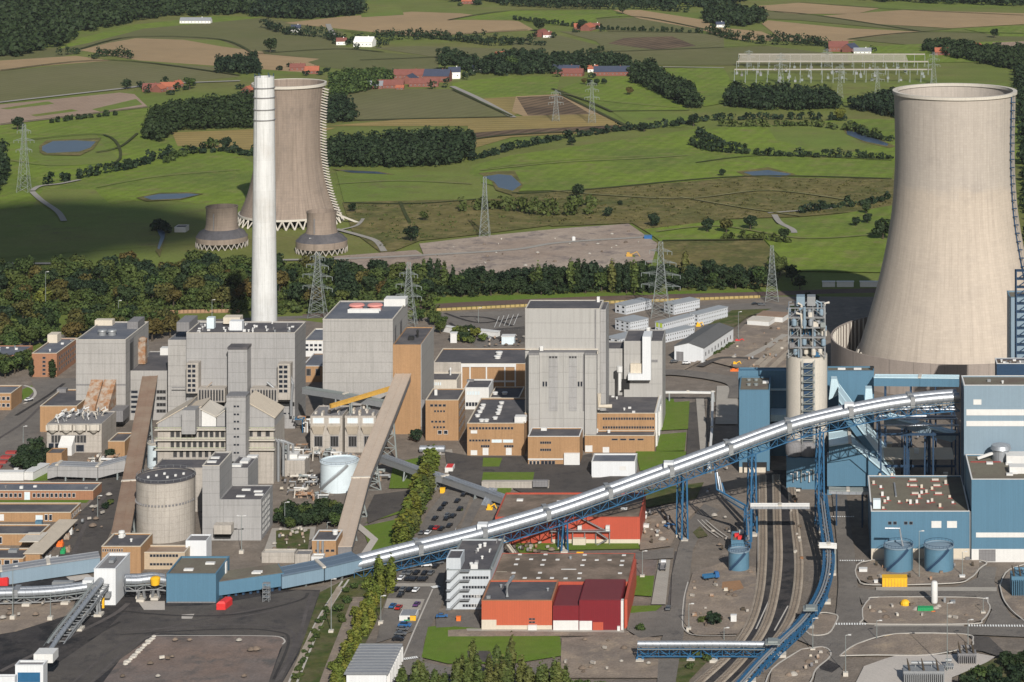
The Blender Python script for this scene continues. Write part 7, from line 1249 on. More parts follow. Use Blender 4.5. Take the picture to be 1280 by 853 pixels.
# rail tracks
def track(label, px):
    base = smooth_path([G(*p) for p in px], 8); e = E('railway_track', label, 'railway track', base[0]); vs = []; mb = MB()
    for i, p in enumerate(base):
        d = (base[min(i+1, len(base)-1)]-base[max(i-1, 0)]).normalized(); a = V((-d.y, d.x, 0)); vs.append((p, a))
    v = [p+a*s+V((0, 0, z)) for p, a in vs for s, z in ((2.1, yz[0]+.02), (1.5, yz[0]+.25), (-1.5, yz[0]+.25), (-2.1, yz[0]+.02))]
    MB().add(v, [(4*i+j, 4*i+4+j, 4*i+5+j, 4*i+1+j) for i in range(len(vs)-1) for j in range(3)]).build('ballast', BALL, e)
    sl_ = MB()
    for (p, a), (q_, b_) in zip(vs, vs[1:]):
        n = max(1, int((q_-p).length/1.2))
        for k_ in range(n): c = p.lerp(q_, k_/n); sl_.bar(c-a*1.25+V((0, 0, yz[0]+.3)), c+a*1.25+V((0, 0, yz[0]+.3)), .3, .14)
    sl_.build('sleepers', mat('wood_sleeper', (.13, .1, .075), .9, var=.2), e)
    for s in (-.75, .75):
        r = MB(); [r.bar(p+a*s+V((0, 0, yz[0]+.44)), q_+b_*s+V((0, 0, yz[0]+.44)), .16, .16) for (p, a), (q_, b_) in zip(vs, vs[1:])]; r.build('rail', mat('rail_steel', (.3, .24, .2), .45, .6, var=.15), e)
G2('track_bed', COAL, [(958, 590), (992, 590), (1001, 680), (1005, 717), (998, 765), (985, 790), (960, 815), (925, 853), (870, 920), (800, 920), (872, 853), (905, 822), (925, 796), (938, 757), (946, 717), (948, 640)])
track('left railway track bending away under the blue pipe bridge', [(953, 596), (953.5, 650), (953.2, 700), (949, 745), (937, 784), (912, 820), (880, 850), (840, 885)]); track('middle railway track between two dark asphalt strips', [(970, 596), (971.5, 650), (972.5, 705), (966, 755), (953, 792), (928, 826), (902, 853), (862, 890)]); track('right railway track nearest to the curving pipe bridge', [(988, 596), (993, 650), (998.5, 705), (995, 750), (984, 782), (962, 812), (932, 845), (890, 885)])
G2('platform', PAD, [(947, 667), (958, 667), (958, 707), (947, 707)])
for a, b_ in (((945, 789), (965, 745)), ((968, 791), (985, 760))): S2('pipe_trench', KERB, [a, b_], .6, 1)
G2('dirt_plot', DIRT, [(866, 718), (905, 705), (945, 712), (946, 745), (935, 780), (922, 795), (870, 797), (855, 786), (858, 745)]); G2('rust_stain', mat('rust_stain_soil', (.3, .17, .09), .95, var=.2, scale=.2), [(903, 730), (925, 728), (930, 738), (912, 743), (902, 738)])
G2('verge', VERGE, [(850, 822), (875, 818), (888, 826), (862, 853), (848, 900), (845, 853)])
S2('kerb', KERB, [(860, 730), (855, 750), (853, 778), (856, 790), (872, 797), (920, 797)], .5)
# access roads on the right
G2('road', ASPH, [(1040, 618), (1058, 620), (1068, 690), (1072, 735), (1080, 783), (1200, 786), (1300, 786), (1300, 800), (1210, 796), (1100, 797), (1060, 815), (1050, 853), (1045, 920), (1000, 920), (1018, 853), (1026, 815), (992, 800), (1000, 794), (1042, 790), (1046, 760), (1048, 735), (1047, 690)])
G2('road', ASPH, [(1070, 737), (1090, 740), (1190, 739), (1222, 725), (1226, 710), (1246, 712), (1243, 730), (1250, 750), (1265, 775), (1300, 782), (1300, 788), (1230, 786), (1240, 765), (1220, 748), (1100, 748), (1078, 758)]); G2('road', ASPHD, [(1212, 797), (1236, 799), (1258, 820), (1250, 824), (1228, 817), (1208, 815), (1217, 806)])
for pts in ([(1078, 764), (1086, 753), (1100, 749.5), (1220, 750), (1235, 757), (1237, 766), (1228, 778), (1212, 783), (1086, 783), (1079, 777)], [(1069, 716), (1090, 703), (1224, 703), (1224, 714), (1212, 726), (1190, 732), (1090, 734), (1073, 727)], [(1050, 823), (1072, 808), (1120, 795.5), (1206, 796), (1216, 804), (1210, 812), (1160, 822), (1095, 822)], [(1002, 815), (1028, 812), (1038, 818), (1036, 826), (1020, 840), (1008, 860), (960, 870), (965, 840)], [(1005, 790), (1022, 770), (1046, 772), (1044, 783), (1035, 795), (1015, 797)], [(1250, 735), (1262, 715), (1300, 712), (1300, 785), (1275, 775), (1256, 755)]):
    z = uz(); sheet('island', DIRT, pts, z+.1); k_ = MB(); w_ = [G(*p) for p in pts]; w_ = smooth_path(w_+[w_[0]], 4)
    for a, b_ in zip(w_, w_[1:]): k_.bar((a.x, a.y, z+.08), (b_.x, b_.y, z+.08), .55, .3)
    tag(k_.build('kerb', KERB), kind='structure')
G2('path', PAVE, [(1095, 736.5), (1246, 737), (1246, 742), (1095, 741)]); G2('path', PAVE, [(1096, 782.6), (1205, 783), (1205, 786), (1092, 786)]); G2('sand_patch', TANG if 0 else mat('sandy_soil', (.42, .3, .14), .95, var=.2, scale=.2), [(1093, 804), (1112, 796), (1126, 797), (1128, 808), (1104, 810)]); G2('path', mat('blue_grey_slab', (.3, .32, .35), .9, var=.1), [(1100, 812), (1126, 810), (1128, 815), (1102, 817)])
G2('concrete_pad', PAD, [(1068, 860), (1080, 836), (1108, 826), (1134, 819), (1152, 818), (1160, 822), (1222, 820), (1244, 824), (1226, 836), (1190, 850), (1186, 900), (1066, 920)]); G2('asphalt_patch', COAL, [(1020, 832), (1032, 826), (1051, 836), (1040, 844), (1026, 840)]); G2('verge', VERGE, [(1200, 846), (1245, 826), (1300, 815), (1300, 920), (1190, 920)]); G2('sand_patch', MATS['sandy_soil'], [(1088, 762), (1100, 761), (1116, 764), (1116, 773), (1096, 773)])
def dashes(a, b_, n, w_, l_):
    A, B_ = G(*a), G(*b_); z = uz()+.15; mb = MB(); d = (B_-A).normalized(); s = V((-d.y, d.x, 0))*l_/2; 
    for i in range(n): c = A.lerp(B_, (i+.5)/n); h_ = d*w_/2; mb.add([c-h_-s+V((0, 0, z)), c+h_-s+V((0, 0, z)), c+h_+s+V((0, 0, z)), c-h_+s+V((0, 0, z))], [(0, 1, 2, 3)])
    tag(mb.build('road_marking', PAINTW), kind='structure')
dashes((1049, 704), (1081, 704), 11, .6, 1.6); dashes((1044, 783.5), (1083, 783.5), 12, .6, 2.4); dashes((1210, 785.5), (1290, 786), 24, .6, 2.4); dashes((502, 828), (522, 825), 8, .6, 2.4); dashes((540, 738), (549, 736), 4, .8, 3); dashes((1038, 649), (1068, 649), 11, .6, 1.4)
for px in range(628, 654, 6): dashes((px, 420), (px+4, 410), 1, .3, .3)
G2('yard', DIRT, [(845, 470), (915, 425), (940, 398), (985, 394), (985, 470), (920, 462), (880, 452)]); S2('road', ASPH, [(790, 470), (850, 468), (920, 480), (925, 500)], 14); S2('concrete_wall_foot', PAVE, [(935, 448), (960, 435), (982, 420)], 5, 1); S2('hose_band', ASPHD, [(875, 460), (900, 450), (935, 450), (960, 452)], 5)
for a in ([(950, 462), (985, 430)], [(965, 462), (988, 440)], [(940, 462), (984, 424)]): S2('rail_bed', BALL, a, 4, 1)
G2('road', ASPH, [(860, 385), (960, 380), (985, 385), (985, 393), (930, 396), (890, 396)]); G2('verge', VERGE, [(885, 408), (915, 390), (965, 388), (935, 398), (900, 425)])
# retaining wall along the railway, lit blocks
e = E('retaining_wall', 'low pale block wall along the railway behind the parking circle', 'wall', G(600, 386)); mb = MB(); pts = [G(p[0], p[1]) for p in [(545, 389.5), (600, 387), (656, 384), (760, 380), (950, 373)]]
for a, b_ in zip(pts, pts[1:]): mb.bar(a+V((0, 0, 1)), b_+V((0, 0, 1)), .8, 2)
mb.build('wall', mat('ochre_block', (.4, .3, .12), .9, var=.2, panel=(4, 9, .5), seam=.45), e)
e = E('retaining_wall', 'curved pale wall and gate columns by the trees left of the chimney', 'wall', G(210, 405)); mb = MB(); pts = [G(p[0], p[1]) for p in [(178, 394), (232, 392), (300, 391)]]
for a, b_ in zip(pts, pts[1:]): mb.bar(a+V((0, 0, 1.2)), b_+V((0, 0, 1.2)), .8, 2.4)
mb.build('wall', mat('rosy_block', (.36, .22, .13), .9, var=.2, panel=(3, 9, .5), seam=.6), e)
# ================= lamps =================
def lamp(label, px, py, top, arm=1.6, base=True, twin=False):
    p = G(px, py); h_ = (py-top)/SC(p.y); e = E('lamp_post', label, 'lamp post', p)
    MB().tube([(p.x, p.y, 0), (p.x, p.y, h_)], [.2, .11], 8).build('pole', GALV, e)
    hd = MB(); [hd.box(p.x+s*arm-.6, p.x+s*arm+.6, p.y-.35, p.y+.35, h_-.02, h_+.25).bar((p.x, p.y, h_-.1), (p.x+s*arm, p.y, h_+.1), .16) for s in ((1, -1) if twin else (1,))]; hd.build('lamp_head', WHITEP, e)
    if base: MB().box(p.x-1, p.x+1, p.y-1, p.y+1, -.1, 1.5).build('base', CONCW, e)
for a in [('tall lamp mast on a white block beside the weedy sidings', 414, 792, 724), ('lamp post on a white block at the left edge of the car park', 476, 781, 745), ('tall thin mast on white block, leftmost on the coal yard', 16, 774, 708), ('mast on white block on the coal yard beside the silver conveyor', 63, 775, 740), ('lamp mast on white block by the brown-roofed hall', 803, 723, 689), ('lamp post at the kerb left of the railway tracks', 861, 789, 755), ('thin lamp post in front of the straight pipe bridge', 905, 800, 785), ('lamp post on the round island below the pipe bridge', 1016, 815, 773), ('lamp post on white block at the road fork, bottom right', 1057, 845, 794), ('lamp post at the left end of the lower island', 1096, 801, 776), ('tallest lamp mast in front of the concrete pad', 1184, 842, 754), ('lamp post at the right end of the lower island', 1210, 809, 775), ('lamp mast standing between the two blue tanks', 1149, 724, 664), ('lamp post on white block at the right end of the oval island', 1229, 769, 748), ('lamp post by the dark bushes below the white tank', 356, 661, 628), ('short lamp post at the foot of the tan conveyor', 409, 661, 653), ('twin-headed mast in front of the grey block', 302, 692, 645), ('lamp post behind the pink-roofed shed row', 122, 650, 620), ('lamp post on the left road by the bush', 29, 554, 533), ('lamp mast on the parking circle behind the brick halls', 598, 404, 385), ('lamp post by the concrete yard behind the silo tower', 923, 425, 390), ('lamp post between the lawns beside the pipe portal', 889, 520, 490), ('lamp post left of the chimney on the tree road', 265, 400, 375), ('lamp post on the road at the left end of the tree belt', 148, 403, 376), ('mast rising over the trees at the left', 57, 398, 340), ('lamp post near the blue tank on the dirt island', 1203, 722, 690)]:
    lamp(*a, twin='twin' in a[0], base='block' in a[0] or a[1] in (861, 1016))
# ================= cars =================
def paint(n, c): return mat(n, c, .3, .1, var=.02)
CARP = {k_: paint('car_paint_'+k_, c) for k_, c in dict(black=(.015, .016, .02), grey=(.12, .125, .13), silver=(.4, .42, .44), white=(.75, .76, .77), blue=(.03, .12, .3), red=(.4, .02, .02), plum=(.1, .04, .14)).items()}
CB = {}
def carmesh():
    if CB: return
    mb = MB()
    def ring(prof, hw, top):      # side outline swept across the width, narrower at the top
        pass
    L, W = 2.15, .86
    b0 = [(-L, .35), (-L, .78), (-L*.93, .92), (-.95, .98), (1.0, .95), (L*.96, .8), (L, .7), (L, .35)]
    vs = [(x, -W, z) for x, z in b0]+[(x, W, z) for x, z in b0]; n = len(b0)
    mb.add(vs, [tuple(range(n)), tuple(range(2*n-1, n-1, -1))]+[(i, i+n, (i+1) % n+n, (i+1) % n) for i in range(n)])
    CB['body'] = mb
    r = MB(); r.hexa([(-1.55, -.74, .93), (1.05, -.74, .93), (1.05, .74, .93), (-1.55, .74, .93)], [(-1.2, -.62, 1.4), (.35, -.62, 1.42), (.35, .62, 1.42), (-1.2, .62, 1.4)]); CB['window'] = r
    t = MB(); t.box(-1.17, .3, -.6, .6, 1.405, 1.46); CB['roof'] = t
    w_ = MB(); w_.tube([(0, -.11, 0), (0, .11, 0)], .32, 12); CB['wheel'] = w_
carmesh(); CARMESH = {}
def me_of(mb, nm, m): me = bpy.data.meshes.new(nm); me.from_pydata(mb.v, [], mb.f); me.materials.append(m); return me
WM = me_of(CB['wheel'], 'wheel', BLACK); WDM = me_of(CB['window'], 'window', GLASS); LM = me_of(MB().box(-.02, .02, -.14, .14, -.06, .06), 'headlight', WHITEP)
def car(label, px, py, col, rot=90, cat='car', s=1., sz=1., group=None):
    e = E('parked_car', label, cat, G(px, py)+V((0, 0, yz[0])), group); e.rotation_euler.z = R(rot); e.scale = (s*1.14, s*1.14, s*sz*1.08)
    if col not in CARMESH: CARMESH[col] = (me_of(CB['body'], 'body', CARP[col]), me_of(CB['roof'], 'roof', CARP[col]))
    link('body', CARMESH[col][0], e); link('roof', CARMESH[col][1], e); link('window', WDM, e)
    for x in (-1.3, 1.35):
        for y in (-.8, .8): o = link('wheel', WM, e); o.location = (x, y, .32)
    for y in (-.6, .6): o = link('headlight', LM, e); o.location = (2.15, y, .66)
for i, (px, py, c, r_, lb) in enumerate([(544, 652, 'black', 80, 'black car alone in the upper car park below the tall hedge'), (558.5, 652, 'black', 80, 'black car in front of a short line in the upper car park'), (559.5, 648, 'grey', 80, 'dark grey car behind another in the upper car park'), (566.5, 649, 'black', 80, 'black car right of the short line in the upper car park'), (539, 664, 'black', 80, 'black car left of the red car in the upper car park'), (545.5, 664, 'red', 80, 'red car in the upper car park beside the silver conveyor'), (552, 665, 'black', 80, 'black car right of the red car in the upper car park'), (535, 670, 'white', 80, 'white car partly behind the silver conveyor in the upper car park'), (527.5, 670, 'grey', 80, 'dark car at the left end of the upper car park'), (562, 661, 'black', 80, 'black car half hidden at the right of the upper car park'),
 (501.5, 727, 'white', 80, 'white car at the left end of the lower car park row'), (510, 727.5, 'black', 80, 'black car beside the white car in the lower car park'), (518, 728, 'black', 80, 'black car third in the lower car park row'), (526, 728, 'black', 80, 'black car right end of the lower car park row'), (521, 720, 'black', 80, 'black car behind the third car of the lower row'), (531, 720.5, 'black', 80, 'black car left of the last pair in the back row'), (539, 720.5, 'grey', 80, 'dark grey car right of the back row, near the office'),
 (495, 741, 'black', 80, 'black car left in the middle row of the lower car park'), (504, 741, 'grey', 80, 'dark grey car second in the middle row of the lower car park'), (512, 741.5, 'black', 80, 'black car third in the middle row of the lower car park'), (520, 742, 'white', 80, 'white and dark car at the right of the middle row'), (501, 748, 'black', 80, 'black car in front of the middle row'), (491, 762, 'blue', 80, 'dark blue car beside a maroon one behind the cabin'), (498.5, 764, 'red', 80, 'maroon car behind the yellow and white cabin'), (521, 760, 'plum', 80, 'plum-coloured car beside the cabin'), (552.5, 775, 'blue', 5, 'blue car parked sideways in front of the grey office'), (503.5, 791, 'grey', -8, 'dark car in the sideways stack, second from the back'), (501, 797, 'grey', -8, 'dark grey car in the sideways stack, third from the back'), (498, 803, 'black', -8, 'black car at the front of the sideways stack by the ribbed shed'),
 (835, 765, 'grey', 90, 'grey car driving up the road right of the dark red hall'), (36, 503, 'white', 60, 'white car parked on the kerb of the left road'), (843, 455, 'grey', 20, 'grey car left in front of the white warehouse'), (858, 457, 'white', 10, 'white car in front of the white warehouse gate'), (944, 383, 'black', 15, 'dark car on the far parking behind the white offices'), (952, 384, 'grey', 15, 'grey car on the far parking, right of the dark one'), (836.5, 661, 'blue', 40, 'small blue car on dirt beside the conveyor leg'), (533, 711, 'white', 10, 'white car half under the silver conveyor'), (548, 708, 'grey', 20, 'grey car behind the office under the silver conveyor')]):
    car(lb, px, py, c, r_)
for px, py in ((531, 728), (515, 727.5), (545, 712), (541, 706), (553, 704), (560, 702), (566, 698), (486, 740), (506, 720.5), (512, 720.5)): car('dark car in the crowded lower car park under the silver conveyor', px, py, 'black' if px % 2 else 'grey', 80, group='dark cars of the lower car park')
for px, py in ((551, 640), (575, 640), (572, 630), (580, 622), (556, 634)): car('dark car parked beside the tall slanting hedge', px, py, 'black', 80, group='dark cars beside the tall hedge')
car('blue and white van at the back of the sideways stack', 506, 787, 'blue', -8, 'van', 1.1, 1.25)
# truck, dumper
def truck(label, px, py, rot, cab, bed, cat='truck'):
    e = E('parked_truck', label, cat, G(px, py)+V((0, 0, yz[0]))); e.rotation_euler.z = R(rot)
    link('cab', me_of(MB().hexa([(1.6, -1.2, .7), (3.6, -1.2, .7), (3.6, 1.2, .7), (1.6, 1.2, .7)], [(1.6, -1.1, 3), (3.2, -1.1, 3), (3.2, 1.1, 3), (1.6, 1.1, 3)]), 'cab', cab), e); link('windscreen', me_of(MB().hexa([(3.5, -1, 1.7), (3.56, -1, 1.7), (3.56, 1, 1.7), (3.5, 1, 1.7)], [(3.28, -1, 2.7), (3.36, -1, 2.7), (3.36, 1, 2.7), (3.28, 1, 2.7)]), 'windscreen', GLASS), e)
    link('load_bed', me_of(MB().box(-3.8, 1.4, -1.2, 1.2, .9, 1.1).box(-3.8, 1.4, -1.2, -1.1, 1.1, 2.2).box(-3.8, 1.4, 1.1, 1.2, 1.1, 2.2).box(1.3, 1.4, -1.1, 1.1, 1.1, 2.3), 'load_bed', bed), e)
    for x in (-2.8, -1.6, 2.5):
        for y in (-1., 1.): o = link('wheel', WM, e); o.location = (x, y, .5); o.scale = (1.55, 1.5, 1.55)
truck('truck with white cab and dark bed on the pale strip by the road', 829, 714, 90, CARP['white'], GREYDK); truck('blue dumper on the dirt below the small blue tank', 889, 727, 20, CARP['blue'], STEELB); truck('blue truck beside the white warehouse', 876, 451, 100, TANKB, STEELG)
for i, (px, py, m, w_, h_, lb, cat) in enumerate([(917, 780, WHITEP, 2.4, 3.4, 'white cabinet beside the left railway track', 'cabinet'), (1079, 718, WHITEP, 3.6, 2.2, 'pale box unit at the left of the tank island', 'box'), (1095, 732, WHITEP, 1.6, 2, 'small white cabinet left of the yellow container', 'cabinet'), (1203, 725, WHITEP, 2.4, 1.6, 'small white box right of the two blue tanks', 'box'), (918, 464, ORANGE, 5, 1.6, 'orange-red machine heap on the dirt circle near the blue tower', 'machine'), (919, 457, YEL, 3.4, 2.4, 'yellow machine on the dirt circle near the blue tower', 'machine'), (873, 408, YEL, 3, 2.6, 'yellow machine in front of the right white office', 'machine'), (978, 401, YEL, 3.4, 3, 'yellow mixer at the foot of the silo tower', 'machine'), (922, 428, REDP, 4, 2, 'red machine beside the grey warehouse end', 'machine'), (787, 322, YELC, 7, 4, 'yellow excavator on the dirt lot', 'excavator'), (717, 302, WHITEP, 3, 4, 'round white tank on the dirt lot', 'tank'), (810, 300, CARP['blue'], 6, 3, 'blue container at the dirt lot corner', 'container'), (553, 617, YEL, 2.4, 2.4, 'yellow sign box beside the tall hedge', 'box'), (612, 637, YEL, 3, 2.6, 'yellow machine under the short conveyor stub', 'machine'), (573, 779, ORANGE, 1.8, 2.4, 'orange skip in front of the red block', 'skip'), (48, 660, TANKB, 3, 3, 'blue and white kiosk in front of the second workshop', 'kiosk'), (20, 591, WHITEP, 2, 2, 'small white box on the pale trailer yard', 'box'), (1108, 560, CREAM, 6, 2, 'cream crates on the ground under the steel frame', 'crate'), (806, 650, WHITEP, 2.2, 4.5, 'white upright tank between hall and conveyor leg', 'tank'), (807, 662, WHITEP, 3, 2, 'white crate stack beside the conveyor leg', 'crate')]):
    p = G(px, py); mb = MB()
    if cat == 'tank': mb.lathe(p, [(w_*.5, 0), (w_*.5, h_*.8), (w_*.3, h_*.95), (.05, h_)], 16)
    elif cat in ('machine', 'excavator'): mb.box(p.x-w_/2, p.x+w_/2, p.y-1.4, p.y-.6, 0, .8).box(p.x-w_/2, p.x+w_/2, p.y+.6, p.y+1.4, 0, .8).box(p.x-w_*.35, p.x+w_*.3, p.y-1.1, p.y+1.1, .6, h_*.7).box(p.x-w_*.3, p.x+.1, p.y-.7, p.y+.5, h_*.7, h_).bar((p.x+w_*.2, p.y, h_*.6), (p.x+w_*.8, p.y, h_*1.1), .5).bar((p.x+w_*.8, p.y, h_*1.1), (p.x+w_*1.15, p.y, .5), .4)
    else: mb.box(p.x-w_/2, p.x+w_/2, p.y, p.y+w_*.7, 0, h_).box(p.x-w_/2-.1, p.x+w_/2+.1, p.y-.1, p.y+w_*.7+.1, h_+.002, h_+.2)
    tag(mb.build({'machine': 'yard_machine'}.get(cat, cat), m), lb, cat)
# red stack of goods at the left edge
e = E('goods_stack', 'stack of red covered goods behind the bushes at the left edge', 'goods', G(5, 575)); [MB().box(p.x-2.6, p.x+2.6, p.y-1.6, p.y+1.6, 0, 1).box(p.x-2.7, p.x+2.7, p.y-1.7, p.y+1.7, 1.01, 1.2).build('cover', mat('faded_red_cover', (.32, .05, .045), .7, var=.15), e) for p in [G(-4+i*6, 585-i*6) for i in range(4)]]
# ================= plants on the site =================
q = random.Random(21)
def row(px, n, kind, leaf, s, label, group, name='poplar_tree', jit=1.2, sv=.2, cat='tree', sz=None):
    pts = [G(*p) for p in px]; ln = [0]
    for a, b_ in zip(pts, pts[1:]): ln.append(ln[-1]+(b_-a).length)
    for i in range(n):
        t = ln[-1]*(i+.5)/n; k_ = max(j for j in range(len(ln)-1) if ln[j] <= t); p = pts[k_].lerp(pts[k_+1], (t-ln[k_])/(ln[k_+1]-ln[k_])); f = q.uniform(1-sv, 1+sv)
        tree(name, label, p+V((q.uniform(-jit, jit), q.uniform(-jit, jit), 0)), kind, leaf, s*f, (sz or s)*f*q.uniform(.9, 1.1), group, cat)
row([(500, 690), (516, 652), (530, 614), (541, 586)], 44, 'col', 'lime', 1.75, 'bright green bushy poplar in the tall slanting hedge row', 'poplars of the tall slanting hedge row', jit=1.8, sz=.84)
row([(503, 690), (519, 655), (536, 606)], 20, 'col', 'poplar', 1.6, 'darker green poplar in the tall slanting hedge row', 'darker poplars of the slanting hedge row', jit=2, sz=.75)
tree('conifer_tree', 'single slender bright conifer standing in front of the silver conveyor', G(489, 743), 'col', 'lime', 1.3, 1.12)
row([(478, 722), (470, 750), (460, 780), (448, 806), (436, 832), (425, 858), (415, 880)], 64, 'col', 'lime', .85, 'young olive-green poplar in the strip beside the ribbed shed', 'young poplars beside the ribbed shed', jit=2.6, sz=.6, sv=.3)
row([(470, 720), (455, 765), (440, 800), (420, 845)], 22, 'bush', 'lime', 1.0, 'rounded olive bush among the young poplars', 'olive bushes among the young poplars', 'bush', 2.5, .3, 'bush')
row([(408, 762), (398, 785), (385, 815), (372, 848), (362, 870)], 22, 'bush', 'green', .55, 'low green bush growing along the old sidings', 'low bushes along the old sidings', 'bush', 1.6, .3, 'bush'); row([(440, 735), (430, 760), (420, 785)], 8, 'bush', 'green', .7, 'green bush at the head of the old sidings', 'bushes at the head of the old sidings', 'bush', 2, .3, 'bush')
row([(496, 872), (560, 872), (640, 870), (708, 866)], 34, 'col', 'poplar', 1.05, 'leafy poplar in the row along the bottom edge', 'poplars along the bottom edge', jit=3, sz=.85, sv=.22)
row([(540, 862), (600, 858), (700, 862), (760, 868)], 14, 'bush', 'green', 1.0, 'green bush at the foot of the bottom poplars', 'bushes at the foot of the bottom poplars', 'bush', 2.5, .3, 'bush')
row([(575, 858), (600, 856), (645, 852)], 7, 'col', 'poplar', .95, 'poplar standing forward of the bottom row beside the lawn', 'poplars forward of the bottom row', jit=2, sz=.95)
for x, y in scatter([(342, 650), (380, 640), (425, 648), (428, 662), (345, 664)], 5.6, .35, 41): tree('broadleaf_tree', 'dark round-topped tree in the clump below the white tank', (x, y, 0), 'broad', q.choice(['dark', 'green', 'dark']), q.uniform(.55, .85), group='trees of the clump below the white tank')
for x, y in scatter([(18, 590), (30, 570), (52, 560), (58, 580), (40, 595)], 6, .35, 42): tree('bush', 'dark rounded bush beside the left road and filter house', (x, y, 0), 'bush', 'dark', q.uniform(1.4, 2.), group='bushes beside the left road', cat='bush')
for x, y in scatter([(-40, 482), (8, 476), (36, 470), (38, 460), (-40, 462)], 10, .35, 43): tree('broadleaf_tree', 'dark broadleaf tree around the small offices at the left edge', (x, y, 0), 'broad', q.choice(['dark', 'green']), q.uniform(.8, 1.1), group='trees around the small offices at the left')
tree('conifer_tree', 'dark cone-shaped tree against the brick wall at the left', G(65, 473), 'col', 'dark', 1.2, .8); tree('conifer_tree', 'second dark cone-shaped tree left of the brick house', G(39, 472), 'col', 'dark', .9, .8)
for x, y in scatter([(560, 424), (575, 416), (600, 420), (606, 428), (580, 432)], 7, .35, 44): tree('bush', 'green bush beside the roundabout gatehouse', (x, y, 0), 'bush', q.choice(['green', 'lime', 'dark']), q.uniform(1.1, 1.8), group='bushes beside the gatehouse', cat='bush')
row([(515, 398), (540, 404), (556, 420)], 7, 'broad', 'green', .8, 'grey-green tree behind the brick annexe tower', 'trees behind the brick annexe tower', 'broadleaf_tree', 3)
for px, py, s, lf, lb in [(892, 783, 1.5, 'dark', 'round green bush on the dirt between road and tracks'), (878, 780, .8, 'green', 'small scrubby bush left of the round bush'), (872, 824, 1.1, 'green', 'bush beneath the straight pipe bridge'), (862, 838, .8, 'green', 'small bush on the verge below the pipe bridge'), (884, 828, .8, 'green', 'low bush right of the bush under the pipe bridge'), (138, 574, 1.3, 'dark', 'green bush beside the small brick shed'), (132, 637, .9, 'dark', 'bush on the island beside the brown conveyor'), (138, 632, .8, 'green', 'small bush on the island by the brown conveyor foot'), (520, 553, 1.7, 'dark', 'dark bush at the foot of the brick annexe tower'), (575, 640, .6, 'green', 'small shrub on the car park edge'), (800, 790, .9, 'green', 'little bush right of the dark red hall'), (985, 478, .8, 'green', 'weed bush at the ring wall foot'), (530, 585, 1.6, 'dark', 'dark bush behind the tall hedge beside silver tank'), (520, 600, 1.2, 'dark', 'dark bush on the lawn under the slim silver conveyor')]: tree('bush', lb, G(px, py), 'bush', lf, s, cat='bush')
for x, y in scatter([(1210, 862), (1240, 838), (1262, 826), (1300, 822), (1310, 875), (1210, 880)], 7, .4, 45): tree('bush', 'dark green bush in the lower right corner', (x, y, 0), 'bush', q.choice(['green', 'dark', 'dark']), q.uniform(1., 1.7), group='bushes in the lower right corner', cat='bush')
row([(1000, 372), (1020, 378), (985, 395)], 4, 'broad', 'dark', .7, 'dark tree in the shade beside the silo crown', 'trees in the shade beside the silo crown', 'broadleaf_tree', 3)
row([(800, 440), (808, 432), (826, 424)], 4, 'bush', 'dark', .9, 'bush at the foot of the container offices', 'bushes at the container offices', 'bush', 1, .2, 'bush'); row([(892, 446), (905, 438), (918, 430)], 8, 'bush', 'green', .6, 'small bush along the warehouse wall', 'bushes along the warehouse wall', 'bush', .6, .3, 'bush')
for x, y in scatter([(600, 410), (612, 408), (616, 412), (604, 414)], 8, .3, 46)[:0]: pass

# ================= yard clutter =================
q = random.Random(77)
def clutter(poly, n, where, seed, kinds=('block', 'pallet', 'heap', 'drum')):
    pts = scatter(poly, 3.2, .5, seed); q.shuffle(pts); z = yz[0]
    for x, y in pts[:n]:
        k_ = q.choice(kinds); mb = MB(); a = q.uniform(0, 3); s = q.uniform(.4, 1.1)
        if k_ == 'block': mb.bar((x-s*math.cos(a), y-s*math.sin(a), z+.5), (x+s*math.cos(a), y+s*math.sin(a), z+.5), s*.9, 1.); m = q.choice([CONCW, CONC, PAVE, GRAVR]); nm = 'concrete_block'; lb = 'concrete block lying '
        elif k_ == 'pallet': mb.box(x-s, x+s, y-s*.7, y+s*.7, z, z+.25).box(x-s*.8, x+s*.8, y-s*.6, y+s*.6, z+.251, z+1.1*s); m = q.choice([BARK, RUST, CREAM, CONC, GRAVR]); nm = 'loaded_pallet'; lb = 'loaded pallet standing '
        elif k_ == 'heap': mb.lathe((x, y, z), [(1.8*s, -.1), (1.3*s, .5*s), (.6*s, .9*s), (.05, 1.05*s)], 9, ph=a); m = q.choice([GRAVR, PAVE, GRAVR]); nm = 'spoil_heap'; lb = 'small heap of rubble '
        else: mb.tube([(x-.5, y, z+.8), (x-.4, y, z+.8), (x+.4, y, z+.8), (x+.5, y, z+.8)], [.9, .9, .9, .9], 14); m = q.choice([STEELG, BARK, RUST, GREYDK]); nm = 'cable_drum'; lb = 'round drum standing '
        tag(mb.build(nm, m), lb+where, nm.replace('_', ' ').split()[-1], nm.replace('_', ' ')+'s '+where)
clutter([(802, 645), (842, 640), (836, 682), (806, 684)], 26, 'on the dirt beside the right-hand conveyor leg', 1)
clutter([(648, 684), (690, 680), (692, 694), (648, 696)], 16, 'at the front of the upper red hall', 2)
clutter([(862, 722), (940, 715), (938, 780), (862, 790)], 22, 'on the dirt between road and railway', 3, ('block', 'heap', 'pallet'))
clutter([(1078, 708), (1220, 708), (1190, 730), (1082, 731)], 14, 'on the island around the two blue tanks', 4)
clutter([(1085, 756), (1225, 756), (1220, 778), (1088, 779)], 16, 'on the oval island with the gas tank', 5, ('block', 'heap'))
clutter([(345, 664), (388, 662), (388, 690), (340, 690)], 20, 'on the yard right of the grey block', 6)
clutter([(100, 632), (142, 618), (132, 665), (96, 668)], 14, 'beside the foot of the brown conveyor', 7)
clutter([(350, 590), (400, 592), (398, 622), (350, 616)], 22, 'around the grey machine shed', 8)
